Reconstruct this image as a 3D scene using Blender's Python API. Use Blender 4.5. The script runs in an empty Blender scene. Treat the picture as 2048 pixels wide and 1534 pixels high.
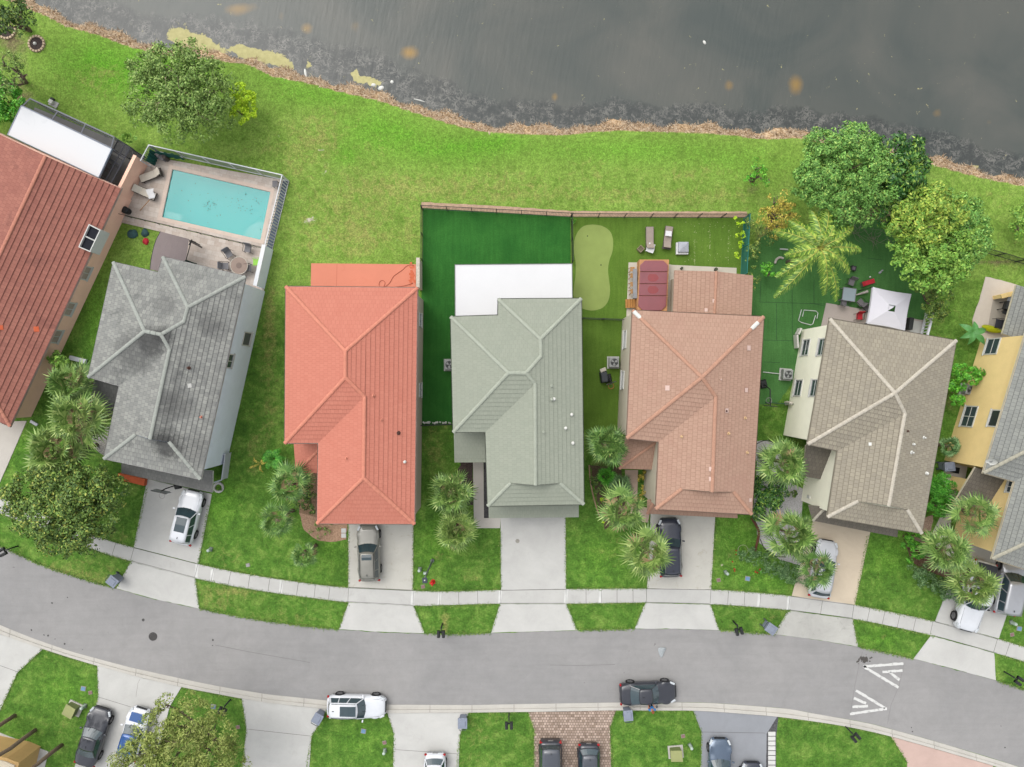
import bpy, bmesh, math, random
import numpy as np
from mathutils import Vector, Matrix, noise
from mathutils.bvhtree import BVHTree
R = math.radians
random.seed(7)
rnd = random.random
def U(a, b): return a + (b - a) * random.random()

# ------------------------------------------------------------ camera, sky, sun, exposure
H = 59.0            # drone height in metres
F = 1419.0          # focal length in pixels of a 2048 px wide frame
sc = bpy.context.scene
C = bpy.data.collections.new("Scene"); sc.collection.children.link(C)
cam_d = bpy.data.cameras.new("Camera"); cam = bpy.data.objects.new("Camera", cam_d)
C.objects.link(cam)
cam.location = (0, 0, H); cam.rotation_euler = (0, 0, 0)
cam_d.sensor_width = 36; cam_d.lens = 36 * F / 2048
cam_d.clip_end = 2000
sc.camera = cam
sc.view_settings.view_transform = 'Standard'; sc.view_settings.look = 'None'
sc.view_settings.gamma = 1; sc.view_settings.exposure = 0.90
SUN_EL, SUN_AZ = 58, 318        # azimuth clockwise from the top of the picture
w = bpy.data.worlds.new("World"); sc.world = w; w.use_nodes = True
nt = w.node_tree; nt.nodes.clear()
sky = nt.nodes.new('ShaderNodeTexSky'); sky.sky_type = 'NISHITA'; sky.sun_disc = False
sky.sun_elevation = R(SUN_EL); sky.sun_rotation = R(SUN_AZ); sky.dust_density = 4; sky.air_density = 1.2
hs = nt.nodes.new('ShaderNodeHueSaturation'); hs.inputs['Saturation'].default_value = 0.22
bg = nt.nodes.new('ShaderNodeBackground'); bg.inputs['Strength'].default_value = 0.15
wo = nt.nodes.new('ShaderNodeOutputWorld')
nt.links.new(sky.outputs[0], hs.inputs['Color']); nt.links.new(hs.outputs[0], bg.inputs['Color'])
nt.links.new(bg.outputs[0], wo.inputs['Surface'])
sl = bpy.data.lights.new("sun", 'SUN'); sl.energy = 0.55; sl.angle = R(75); sl.color = (1.0, 0.965, 0.91)
so = bpy.data.objects.new("sun", sl); C.objects.link(so)
az = R(SUN_AZ)
sd = Vector((math.sin(az) * math.cos(R(SUN_EL)), math.cos(az) * math.cos(R(SUN_EL)), math.sin(R(SUN_EL))))
so.rotation_euler = sd.to_track_quat('Z', 'Y').to_euler(); so.location = sd * 80

# ------------------------------------------------------------ pixel <-> world
def S(px, py, z=0.0):
    k = (H - z) / F
    return Vector(((px - 1024) * k, (767 - py) * k, z))
def PL(pts, z=0.0): return [S(x, y, z) for x, y in pts]

# ------------------------------------------------------------ materials
KEXP = 1.72
def lin(c):
    c = c / 255
    return c / 12.92 if c <= 0.04045 else ((c + 0.055) / 1.055) ** 2.4
def col(c, g=1.0, cap=0.85):
    return tuple(min(cap, lin(v) * g / KEXP) for v in c) + (1,)
class NT:
    def __init__(s, name):
        s.m = bpy.data.materials.new(name); s.m.use_nodes = True
        s.t = s.m.node_tree; s.n = s.t.nodes; s.l = s.t.links
        s.b = s.n['Principled BSDF']
    def node(s, t, **kw):
        n = s.n.new(t)
        for k, v in kw.items():
            if hasattr(n, k): setattr(n, k, v)
            else: n.inputs[k].default_value = v
        return n
    def link(s, a, b): s.l.new(a, b)
    def coord(s, space):
        if space == 'world': return s.node('ShaderNodeNewGeometry').outputs['Position']
        if space == 'uv': return s.node('ShaderNodeTexCoord').outputs['UV']
        return s.node('ShaderNodeTexCoord').outputs['Object']
    def noise(s, vec, scale, detail=4, rough=.6, dist=0.0):
        n = s.node('ShaderNodeTexNoise'); n.inputs['Scale'].default_value = scale
        n.inputs['Detail'].default_value = detail; n.inputs['Roughness'].default_value = rough
        n.inputs['Distortion'].default_value = dist
        s.link(vec, n.inputs['Vector']); return n.outputs['Fac']
    def ramp(s, fac, stops):
        r = s.node('ShaderNodeValToRGB'); e = r.color_ramp.elements
        while len(e) < len(stops): e.new(0.5)
        for k, (p, c) in enumerate(stops):
            e[k].position = p; e[k].color = c if len(c) == 4 else tuple(c) + (1,)
        s.link(fac, r.inputs[0]); return r.outputs[0]
    def mix(s, fac, a, b, mode='MIX'):
        m = s.node('ShaderNodeMix', data_type='RGBA', blend_type=mode)
        for v, k in ((fac, 0), (a, 6), (b, 7)):
            if hasattr(v, 'is_output'): s.link(v, m.inputs[k])
            else: m.inputs[k].default_value = v
        return m.outputs[2]
    def math(s, op, a, b=0.0, clamp=False):
        m = s.node('ShaderNodeMath', operation=op, use_clamp=clamp)
        for k, v in enumerate((a, b)):
            if hasattr(v, 'is_output'): s.link(v, m.inputs[k])
            else: m.inputs[k].default_value = v
        return m.outputs[0]
    def attr(s, name):
        a = s.node('ShaderNodeAttribute'); a.attribute_name = name; return a.outputs['Fac']
    def bump(s, h, strength, dist=0.02):
        b = s.node('ShaderNodeBump'); b.inputs['Strength'].default_value = strength
        b.inputs['Distance'].default_value = dist
        s.link(h, b.inputs['Height']); s.link(b.outputs[0], s.b.inputs['Normal'])
    def out(s, c, rough=.85, spec=.3, metal=0.0):
        if hasattr(c, 'is_output'): s.link(c, s.b.inputs['Base Color'])
        else: s.b.inputs['Base Color'].default_value = c
        s.b.inputs['Roughness'].default_value = rough
        s.b.inputs['Specular IOR Level'].default_value = spec
        s.b.inputs['Metallic'].default_value = metal
        return s.m
def shade(c, f): return tuple(min(.9, v * f) for v in c[:3]) + (1,)
MATS = {}
def M(name, rgb, rough=.8, var=.12, scale=2.0, fine=.1, fscale=30, g=1.0, space='object', spec=.3, metal=0, bump=0.0, coat=0):
    """surface with a broad and a fine variation of its own colour"""
    if name in MATS: return MATS[name]
    n = NT(name); v = n.coord(space); c = col(rgb, g)
    a = n.noise(v, scale, 5, .62)
    base = n.ramp(a, [(.3, shade(c, 1 - var)), (.7, shade(c, 1 + var))])
    f = n.noise(v, fscale, 3, .6)
    base = n.mix(1.0, base, n.ramp(f, [(.3, (1 - fine,) * 3), (.7, (1 + fine,) * 3)]), 'MULTIPLY')
    if bump: n.bump(f, bump, .02)
    if coat: n.b.inputs['Coat Weight'].default_value = coat; n.b.inputs['Coat Roughness'].default_value = .05
    MATS[name] = n.out(base, rough, spec, metal); return MATS[name]

# ------------------------------------------------------------ mesh builder
class MB:
    def __init__(s): s.v = []; s.f = []; s.uv = []
    def quad(s, *p):
        k = len(s.v); s.v += [Vector(q) for q in p]; s.f.append(tuple(range(k, k + len(p)))); return s
    def box(s, c, d, rz=0.0, rx=0.0, ry=0.0, taper=1.0):
        m = Matrix.Translation(Vector(c)) @ Matrix.Rotation(rz, 4, 'Z') @ Matrix.Rotation(ry, 4, 'Y') @ Matrix.Rotation(rx, 4, 'X')
        k = len(s.v); x, y, z = d[0] / 2, d[1] / 2, d[2] / 2
        for sz in (-1, 1):
            t = taper if sz > 0 else 1
            for sx, sy in ((-1, -1), (1, -1), (1, 1), (-1, 1)): s.v.append(m @ Vector((sx * x * t, sy * y * t, sz * z)))
        s.f += [tuple(k + i for i in q) for q in ((3, 2, 1, 0), (4, 5, 6, 7), (0, 1, 5, 4), (1, 2, 6, 5), (2, 3, 7, 6), (3, 0, 4, 7))]
        return s
    def cyl(s, p0, p1, r0, r1=None, n=10, cap=True):
        r1 = r0 if r1 is None else r1
        p0 = Vector(p0); p1 = Vector(p1); d = (p1 - p0).normalized()
        a = d.cross(Vector((0, 0, 1)));  a = Vector((1, 0, 0)) if a.length < 1e-3 else a.normalized()
        b = d.cross(a); k = len(s.v)
        for p, r in ((p0, r0), (p1, r1)):
            for i in range(n):
                t = 2 * math.pi * i / n; s.v.append(p + a * (r * math.cos(t)) + b * (r * math.sin(t)))
        for i in range(n): j = (i + 1) % n; s.f.append((k + i, k + j, k + n + j, k + n + i))
        if cap: s.f.append(tuple(k + i for i in range(n))[::-1]); s.f.append(tuple(k + n + i for i in range(n)))
        return s
    def tube(s, pts, r, n=6, r1=None):
        pts = [Vector(p) for p in pts]; m = len(pts)
        k0 = len(s.v); up = Vector((0.03, 0.05, 1)).normalized()
        for i, p in enumerate(pts):
            d = (pts[min(i + 1, m - 1)] - pts[max(i - 1, 0)]).normalized()
            a = d.cross(up)
            if a.length < 1e-3: a = Vector((1, 0, 0))
            a.normalize(); b = d.cross(a)
            rr = r if r1 is None else r + (r1 - r) * i / (m - 1)
            for j in range(n):
                t = 2 * math.pi * j / n; s.v.append(p + a * (rr * math.cos(t)) + b * (rr * math.sin(t)))
        for i in range(m - 1):
            for j in range(n):
                q = (j + 1) % n; s.f.append((k0 + i * n + j, k0 + i * n + q, k0 + (i + 1) * n + q, k0 + (i + 1) * n + j))
        s.f.append(tuple(k0 + j for j in range(n))[::-1]); s.f.append(tuple(k0 + (m - 1) * n + j for j in range(n)))
        return s
    def prism(s, pts, z0, z1, top=True, bottom=False, side=True):
        """pts: xy list; z1 may be a height"""
        k = len(s.v); n = len(pts)
        ar = sum(pts[i][0] * pts[(i + 1) % n][1] - pts[(i + 1) % n][0] * pts[i][1] for i in range(n))
        if ar < 0: pts = pts[::-1]
        for p in pts: s.v.append(Vector((p[0], p[1], z0)))
        for p in pts: s.v.append(Vector((p[0], p[1], z1)))
        if side:
            for i in range(n): j = (i + 1) % n; s.f.append((k + i, k + j, k + n + j, k + n + i))
        if top: s.f.append(tuple(range(k + n, k + 2 * n)))
        if bottom: s.f.append(tuple(range(k, k + n))[::-1])
        return s
    def dome(s, c, r, rz=None, n=12, m=5, full=False):
        rz = r if rz is None else rz; c = Vector(c); k = len(s.v)
        lo = -math.pi / 2 if full else 0
        for i in range(m + 1):
            ph = lo + (math.pi / 2 - lo) * i / m
            for j in range(n):
                t = 2 * math.pi * j / n
                s.v.append(c + Vector((r * math.cos(ph) * math.cos(t), r * math.cos(ph) * math.sin(t), rz * math.sin(ph))))
        for i in range(m):
            for j in range(n):
                q = (j + 1) % n; s.f.append((k + i * n + j, k + i * n + q, k + (i + 1) * n + q, k + (i + 1) * n + j))
        return s
    def ring(s, c, r, t, n=24, z=0.0, a0=0, a1=2 * math.pi):
        c = Vector(c); pts = [c + Vector((r * math.cos(a0 + (a1 - a0) * i / n), r * math.sin(a0 + (a1 - a0) * i / n), z)) for i in range(n + 1)]
        return s.tube(pts, t, 6)
ROOTM = {}
def obj(name, mb, mat, parent=None, world=True, smooth=False, label=None, bevel=0.0, sub=0):
    """one mesh object; mesh given in world coordinates unless world=False"""
    me = bpy.data.meshes.new(name)
    vs = mb.v
    rm = ROOTM.get(parent.name) if parent is not None else None
    if world and rm is not None:
        inv = rm.inverted(); vs = [inv @ Vector(v) for v in vs]
    me.from_pydata([tuple(v) for v in vs], [], mb.f)
    if mb.uv:
        uv = me.uv_layers.new(name="UVMap"); uv.data.foreach_set('uv', [x for q in mb.uv for x in q])
    if mat is not None: me.materials.append(mat)
    if smooth: me.polygons.foreach_set('use_smooth', [True] * len(me.polygons))
    me.update()
    o = bpy.data.objects.new(name, me); C.objects.link(o)
    if bevel:
        b = o.modifiers.new('bevel', 'BEVEL'); b.width = bevel; b.segments = 2; b.limit_method = 'ANGLE'
    if sub:
        q = o.modifiers.new('sub', 'SUBSURF'); q.levels = q.render_levels = sub
    if parent is not None:
        o.parent = parent; ROOTM[o.name] = rm if rm is not None else Matrix.Identity(4)
    if label: o['label'] = label
    return o
def thing(name, label, cat, loc=(0, 0, 0), rz=0.0, group=None):
    o = bpy.data.objects.new(name, None); C.objects.link(o); o.empty_display_size = .2
    o.location = loc; o.rotation_euler = (0, 0, rz)
    ROOTM[o.name] = Matrix.Translation(Vector(loc)) @ Matrix.Rotation(rz, 4, 'Z')
    o['label'] = label; o['category'] = cat
    if group: o['group'] = group
    return o
def tag(o, label, cat, group=None):
    o['label'] = label; o['category'] = cat
    if group: o['group'] = group
    return o
def single(name, mb, mat, label, cat, group=None, **kw):
    """a thing made of one mesh: origin moved to its base centre"""
    xs = [v[0] for v in mb.v]; ys = [v[1] for v in mb.v]; zs = [v[2] for v in mb.v]
    c = Vector(((min(xs) + max(xs)) / 2, (min(ys) + max(ys)) / 2, min(zs)))
    mb.v = [Vector(v) - c for v in mb.v]
    o = obj(name, mb, mat, **kw); o.location = c
    return tag(o, label, cat, group)
def struct(name, mb, mat, **kw):
    o = obj(name, mb, mat, **kw); o['kind'] = 'structure'; return o
def dup(root, loc, rz, label, group=None, scale=1.0):
    r = root.copy(); C.objects.link(r); r.location = loc; r.rotation_euler = (0, 0, rz); r.scale = (scale,) * 3
    r['label'] = label
    if group: r['group'] = group
    for ch in list(root.children):
        c = ch.copy(); C.objects.link(c); c.parent = r
        for g_ in list(ch.children):
            d = g_.copy(); C.objects.link(d); d.parent = c
    return r
class Protos:
    """first use moves the prototype itself, later uses copy it"""
    def __init__(s): s.d = {}
    def place(s, key, maker, loc, rz, label, group=None, scale=1.0):
        if key not in s.d:
            o = maker(); s.d[key] = o
            o.location = loc; o.rotation_euler = (0, 0, rz); o.scale = (scale,) * 3
            o['label'] = label
            if group: o['group'] = group
            return o
        return dup(s.d[key], loc, rz, label, group, scale)
PR = Protos()
def heading(a, b):
    """rotation about z of the world direction from pixel a to pixel b"""
    return math.atan2(-(b[1] - a[1]), b[0] - a[0])

# ------------------------------------------------------------ polylines
def dens(pts, step):
    out = []
    for a, b in zip(pts[:-1], pts[1:]):
        a = Vector(a); b = Vector(b); n = max(1, int((b - a).length / step))
        out += [a + (b - a) * (i / n) for i in range(n)]
    return out + [Vector(pts[-1])]
def catmull(pts, n=6):
    pts = [Vector(p) for p in pts]; P_ = [pts[0] * 2 - pts[1]] + pts + [pts[-1] * 2 - pts[-2]]; out = []
    for i in range(1, len(P_) - 2):
        p0, p1, p2, p3 = P_[i - 1:i + 3]
        for k in range(n):
            t = k / n
            out.append(.5 * ((2 * p1) + (p2 - p0) * t + (2 * p0 - 5 * p1 + 4 * p2 - p3) * t * t + (3 * p1 - p0 - 3 * p2 + p3) * t ** 3))
    return out + [pts[-1]]
def slab(name, pix, z0, z1, mat, jit=0.0, kind='structure', step=.35, bevel=0.0):
    pts = PL(pix); pts.append(pts[0])
    if jit:
        pts = dens(pts, step)
        pts = [p + Vector((noise.noise(p * 2.3), noise.noise(p * 2.3 + Vector((7, 3, 1))), 0)) * jit for p in pts]
    mb = MB().prism([(p.x, p.y) for p in pts[:-1]], z0, z1)
    return struct(name, mb, mat, bevel=bevel)
# ============================================================ LAWN (one sheet to the horizon), bank and lake
G_PIX = [(-400, -170), (-200, -90), (0, -8), (50, 13.6), (91, 29), (130, 50), (197, 68), (257, 91), (321, 106), (424, 117), (500, 128), (545, 151),
         (613, 163.5), (685, 183), (764, 201), (825, 222), (903, 247), (973, 263), (1055, 266), (1120, 268), (1160, 265), (1240, 258),
         (1330, 263), (1428, 265), (1540, 278), (1588, 273), (1640, 282), (1740, 303), (1846, 322), (1943, 349), (2048, 371), (2200, 400), (2500, 450)]
gx = np.array([S(*p).x for p in G_PIX]); gy = np.array([S(*p).y for p in G_PIX])
def shore(x): return np.interp(x, gx, gy)
def bankw(x):   # width of the tan bank strip
    return 0.66 + 0.18 * np.sin(x * .9) + 0.14 * np.sin(x * 2.3 + 1)
def axis(lo, hi, step, far):
    a = list(np.arange(lo, hi + 1e-6, step)); s_ = step; v = hi
    while v < far: s_ *= 1.35; v += s_; a.append(v)
    s_ = step; v = lo
    while v > -far: s_ *= 1.35; v -= s_; a.insert(0, v)
    return np.array(a)
def grid(name, xs, ys, zf, attrs, mat):
    X, Y = np.meshgrid(xs, ys); Z = zf(X, Y); nx, ny = len(xs), len(ys)
    co = np.stack([X, Y, Z], -1).reshape(-1, 3)
    i = np.arange(nx * ny).reshape(ny, nx)
    f = np.stack([i[:-1, :-1], i[:-1, 1:], i[1:, 1:], i[1:, :-1]], -1).reshape(-1, 4)
    me = bpy.data.meshes.new(name); me.from_pydata(co.tolist(), [], f.tolist())
    for k, fn in attrs.items():
        a = me.attributes.new(k, 'FLOAT', 'POINT'); a.data.foreach_set('value', np.clip(fn(X, Y), 0, 1).astype(np.float32).ravel())
    me.materials.append(mat); me.polygons.foreach_set('use_smooth', [True] * len(me.polygons))
    o = bpy.data.objects.new(name, me); C.objects.link(o); return o
def blobs(lst):
    def fn(X, Y):
        a = np.zeros_like(X)
        for px, py, rx, ry, v in lst:
            p = S(px, py); k = H / F
            a = a + v * np.exp(-(((X - p.x) / (rx * k)) ** 2 + ((Y - p.y) / (ry * k)) ** 2))
        return a
    return fn
def shore_d(X, Y): return (Y - shore(X)) * 0.95
WL = -0.38
POOL = [(345, 338.5), (542, 384), (522, 480), (324, 434.5)]
def in_pool(X, Y, m=.15):
    P_ = PL(POOL); r = np.ones_like(X, dtype=bool)
    for i in range(4):
        a, b = P_[i], P_[(i + 1) % 4]; d = (b - a).normalized(); r &= ((X - a.x) * -d.y + (Y - a.y) * d.x) < m
    return r
def lawn_z(X, Y):
    z = lawn_z0(X, Y); return np.where(in_pool(X, Y), -2.3, z)
def lawn_z0(X, Y):
    d = shore_d(X, Y); w_ = bankw(X)
    z = np.interp(d / w_, [-.6, 0, .25, 1.0, 2.5, 12, 60], [0, -.02, -.14, WL - .01, WL - .5, -2.2, -3.5])
    n_ = (np.sin(X * 7.1 + np.cos(Y * 5.3) * 2) * np.sin(Y * 6.7 + X * 1.3)) * .03
    return np.where(d > -.3, z + n_ * np.clip(d, 0, 1), 0.0)
LUSH = blobs([(300, 150, 130, 55, .9), (180, 120, 90, 60, .6), (640, 190, 120, 25, .7), (760, 260, 90, 45, .8), (900, 300, 110, 40, .7), (1250, 300, 220, 30, .6),
              (690, 310, 30, 20, .7), (1000, 285, 60, 18, .5), (560, 150, 50, 20, .6), (1500, 330, 120, 35, .4), (1180, 380, 80, 20, .3),
              (440, 1000, 45, 60, .8), (1110 - 240, 1080, 40, 60, .6), (1200, 1120, 60, 60, .5), (1480, 1060, 45, 50, .6), (1780, 1110, 60, 60, .6),
              (190, 640, 30, 90, .7), (40, 900, 30, 60, .5), (1880, 600, 60, 60, .4), (1765, 1275, 40, 25, .7), (1660, 1290, 60, 30, .3), (130, 1380, 60, 40, .5),
              (720, 1480, 60, 40, .4), (1300, 1480, 70, 40, .3), (1540, 1150, 90, 40, .6), (660, 1090, 40, 60, .5), (270, 1060, 30, 40, .4)])
DRY = blobs([(540, 720, 16, 120, .6), (510, 900, 22, 60, .55), (545, 590, 12, 50, .4), (590, 330, 30, 30, .5), (545, 300, 40, 14, .45), (210, 150, 40, 24, .5), (720, 480, 50, 40, .6), (820, 470, 18, 40, .6), (760, 300, 30, 14, .4), (1010, 350, 60, 14, .4), (1350, 350, 60, 12, .45), (1880, 640, 20, 50, .4), (1230, 1100, 30, 30, .3), (450, 1110, 30, 30, .3), (630, 270, 60, 45, .8), (700, 420, 130, 80, .55), (860, 370, 160, 28, .55), (1100, 390, 250, 22, .6), (1400, 395, 150, 22, .5), (620, 500, 60, 40, .4),
             (540, 640, 14, 60, .45), (540, 850, 20, 70, .3), (120, 1150, 120, 30, .8), (230, 1180, 60, 16, .8), (430, 1200, 60, 30, .55), (600, 1235, 90, 14, .4),
             (1180, 340, 60, 30, .35), (170, 170, 70, 40, .35), (2000, 400, 60, 30, .3), (2010, 520, 60, 30, .4), (870, 900, 25, 40, .7), (240, 1075, 25, 14, .6),
             (1660, 300 + 100, 120, 12, 0), (1420, 340, 80, 20, .3), (480, 1180, 80, 14, .5), (890, 1245, 8, 22, 1.3), (877, 1110, 8, 9, 1.2), (945, 1155, 20, 8, .8),
             (120, 1445, 40, 30, .3), (985, 1440, 20, 12, .4), (950, 1480, 25, 50, .4), (1480, 1190, 60, 12, .5), (1560, 1230, 60, 12, .5), (20, 985, 26, 12, .7)])
SAND = blobs([(643, 298, 9, 4, 1.3), (648, 345, 6, 9, .9), (622, 440, 14, 10, 1.0), (790, 480, 18, 6, .6), (605, 445, 10, 6, .6), (1800, 1165, 5, 5, .0), (560, 272, 8, 5, .7),
              (795, 445, 12, 6, .5), (655, 330, 6, 8, .8), (1445, 1130, 8, 4, .9), (530, 690, 4, 10, .0)])
DIRT = blobs([(175, 850, 40, 60, .8), (1700, 420, 60, 16, 1.2), (1770, 440, 50, 22, 1.3), (1540, 480, 40, 40, .8), (1560, 560, 40, 30, .5), (1840, 600, 30, 60, .7),
              (40, 200, 30, 60, .8), (20, 70, 50, 60, .8), (610, 900, 30, 60, .6), (1870, 1120, 50, 26, .8), (1500, 380, 20, 12, .7), (1895, 800, 14, 60, .5),
              (1990, 525, 60, 7, .9), (1465, 1110, 30, 16, .5), (120, 950, 40, 30, .5), (1215, 960, 36, 60, .9), (1545, 1000, 40, 60, .3), (360, 1500, 60, 20, .3)])
FRONT = lambda X, Y: np.clip((S(0, 520).y - Y) / 7, 0, 1)
SHADY = blobs([(870, 750, 26, 120, .0)])
n = NT('lawn'); v = n.coord('world')
big = n.noise(v, .16, 5, .6); med = n.noise(v, .9, 6, .68, .6); fin = n.noise(v, 7.5, 5, .75, .5); vf = n.noise(v, 26, 3, .8)
rear = n.ramp(med, [(.30, col((110, 146, 58))), (.5, col((132, 166, 72))), (.70, col((156, 180, 92)))])
frnt = n.ramp(med, [(.30, col((74, 114, 44))), (.5, col((96, 138, 54))), (.68, col((132, 160, 78)))])
g0 = n.mix(n.attr('front'), rear, frnt)
lush = n.ramp(fin, [(.25, col((78, 138, 36))), (.7, col((122, 186, 56)))])
lf = n.math('ADD', n.attr('lush'), n.math('MULTIPLY', n.math('SUBTRACT', med, .5), 2.2))
lf = n.math('MULTIPLY', n.math('MULTIPLY', n.math('SUBTRACT', lf, .12), .95, True), n.math('SUBTRACT', 1.0, n.math('MULTIPLY', n.attr('front'), .4)))
g1 = n.mix(lf, g0, lush)
dr = n.ramp(fin, [(.25, col((128, 124, 66))), (.7, col((182, 176, 110)))])
df = n.math('ADD', n.attr('dry'), n.math('MULTIPLY', n.math('SUBTRACT', n.noise(v, 1.6, 6, .7, .8), .56), 3.2))
df = n.math('MULTIPLY', n.math('SUBTRACT', df, .12), .85, True)
g2 = n.mix(df, g1, dr)
dirt = n.ramp(fin, [(.3, col((92, 84, 58))), (.7, col((150, 136, 104)))])
dm = n.math('MULTIPLY', n.math('SUBTRACT', n.math('ADD', n.attr('dirt'), n.math('MULTIPLY', n.math('SUBTRACT', med, .5), 1.6)), .35), 1.6, True)
g3 = n.mix(dm, g2, dirt)
sm = n.math('MULTIPLY', n.math('SUBTRACT', n.math('ADD', n.attr('sand'), n.math('MULTIPLY', n.math('SUBTRACT', n.noise(v, 4, 5, .7), .5), 2.4)), .62), 2.2, True)
g4 = n.mix(sm, g3, col((208, 200, 178)))
tan = n.ramp(n.noise(v, 6, 5, .7), [(.32, col((120, 92, 62))), (.5, col((196, 166, 130))), (.72, col((232, 210, 180)))])
tm = n.math('MULTIPLY', n.math('SUBTRACT', n.math('ADD', n.attr('bank'), n.math('MULTIPLY', n.math('SUBTRACT', fin, .5), .35)), .42), 5, True)
g5 = n.mix(tm, g4, tan)
fr = n.ramp(fin, [(.25, (.55,) * 3), (.5, (1.0,) * 3), (.75, (1.5,) * 3)])
g6 = n.mix(1.0, g5, fr, 'MULTIPLY')
g6 = n.mix(1.0, g6, n.ramp(n.noise(v, 3.2, 7, .78, .4), [(.34, (.70,) * 3), (.5, (1.0,) * 3), (.64, (1.28,) * 3)]), 'MULTIPLY')
g7 = n.mix(1.0, g6, n.ramp(vf, [(.3, (.72,) * 3), (.7, (1.28,) * 3)]), 'MULTIPLY')
g8 = n.mix(1.0, g7, n.ramp(big, [(.3, (.9,) * 3), (.7, (1.1,) * 3)]), 'MULTIPLY')
n.bump(fin, .5, .08)
lawn_m = n.out(g8, .95, .1)
xs = axis(-47, 47, .3, 420); ys = axis(-34, 34, .3, 420)
ys = np.array(sorted(set(np.round(ys, 4))))
bank_a = lambda X, Y: np.interp(shore_d(X, Y), [-.5, -.05, .12, 3], [0, .45, 1, 1])
lawn = grid('lawn', xs, ys, lawn_z, dict(lush=LUSH, dry=DRY, sand=SAND, dirt=DIRT, front=FRONT, bank=bank_a), lawn_m)
lawn['kind'] = 'structure'

# lake
ALG = [(352, 62, 18, 11, 1.2), (375, 76, 24, 13, 1.3), (402, 86, 26, 13, 1.3), (430, 98, 18, 8, 1.1), (345, 70, 10, 8, 1), (478, 92, 13, 8, 1.1), (500, 104, 24, 11, 1.3), (535, 112, 24, 11, 1.3), (560, 120, 16, 9, 1.1),
       (578, 128, 8, 10, .9), (706, 144, 8, 6, 1.2), (722, 155, 17, 6, 1.3), (745, 162, 12, 6, 1.1), (615, 125, 6, 7, .8), (455, 100, 12, 6, .4), (690, 148, 4, 5, .5), (1795, 283, 5, 3, 0), (1955, 331, 10, 4, .9)]
NEST = [(611, 52, 12, 12, .8), (818, 101, 17, 13, 1.15), (1110, 190, 7, 9, .8), (1461, 167, 10, 11, .75), (1595, 166, 15, 20, .95), (1880, 222, 11, 12, .5), (1985, 241, 9, 10, .3),
        (470, 15, 26, 12, .75), (560, 28, 10, 16, .35), (708, 48, 14, 16, .4), (945, 100, 18, 12, .18), (1280, 20, 30, 12, 0), (1735, 52, 14, 12, 0), (500, 8, 30, 10, .3)]
def deb(X, Y):
    d = shore_d(X, Y) - bankw(X)
    wid = np.interp(X, [-45, -30, -22, -12, 0, 12, 22, 28, 34, 45], [2.2, 2.4, 3.0, 3.2, 2.0, 1.6, 1.7, 2.0, 2.2, 1.8])
    return np.interp(d / wid, [-.2, .05, .12, .6, 1.0, 1.25], [.2, .3, .8, 1.0, .55, 0])
n = NT('lake_water'); v = n.coord('world')
wb = n.ramp(n.noise(v, .12, 4, .55, .8), [(.3, col((92, 99, 96), .9)), (.7, col((113, 114, 108), .9))])
nz = n.noise(v, 1.4, 6, .7, .5)
nm = n.math('MULTIPLY', n.math('SUBTRACT', n.math('ADD', n.attr('nest'), n.math('MULTIPLY', n.math('SUBTRACT', n.noise(v, 2.2, 4, .7), .5), .35)), .22), 1.15, True)
w1 = n.mix(nm, wb, col((172, 140, 84), .9))
wisp = n.math('SUBTRACT', 1.0, n.math('MULTIPLY', n.math('ABSOLUTE', n.math('SUBTRACT', n.noise(v, 1.7, 5, .62, 2.2), .5)), 9), True)
wisp = n.math('MULTIPLY', wisp, n.math('MULTIPLY', n.math('SUBTRACT', n.noise(v, 1.1, 4, .7), .36), 4.5), True)
dk = n.ramp(wisp, [(.0, col((80, 84, 84), .8)), (.3, col((90, 93, 92), .8)), (.95, col((148, 146, 140), .9))])
dmk = n.math('MULTIPLY', n.math('SUBTRACT', n.math('ADD', n.attr('debris'), n.math('MULTIPLY', n.math('SUBTRACT', nz, .5), 1.5)), .3), 1.9, True)
w2 = n.mix(n.math('MULTIPLY', dmk, .75), w1, dk)
am = n.math('MULTIPLY', n.math('SUBTRACT', n.math('ADD', n.attr('algae'), n.math('MULTIPLY', n.math('SUBTRACT', nz, .5), 2.2)), .36), 7, True)
w3 = n.mix(am, w2, n.ramp(n.noise(v, 3, 4, .7), [(.3, col((182, 176, 122), 1.05)), (.7, col((208, 200, 146), 1.05))]))
ap = n.node('ShaderNodeVectorMath', operation='MULTIPLY'); ap.inputs[1].default_value = (1.0, .16, 1)
rot = n.node('ShaderNodeVectorRotate'); rot.inputs['Angle'].default_value = .2
n.link(v, rot.inputs['Vector']); n.link(rot.outputs[0], ap.inputs[0])
n.bump(n.noise(ap.outputs[0], 2.6, 3, .5), .35, .05)
lake_m = n.out(w3, .12, .3)
n.link(n.math('MULTIPLY', am, .6), n.b.inputs['Roughness']); n.b.inputs['IOR'].default_value = 1.33
n.link(n.math('ADD', n.math('MULTIPLY', am, .6), .13), n.b.inputs['Roughness'])
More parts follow.
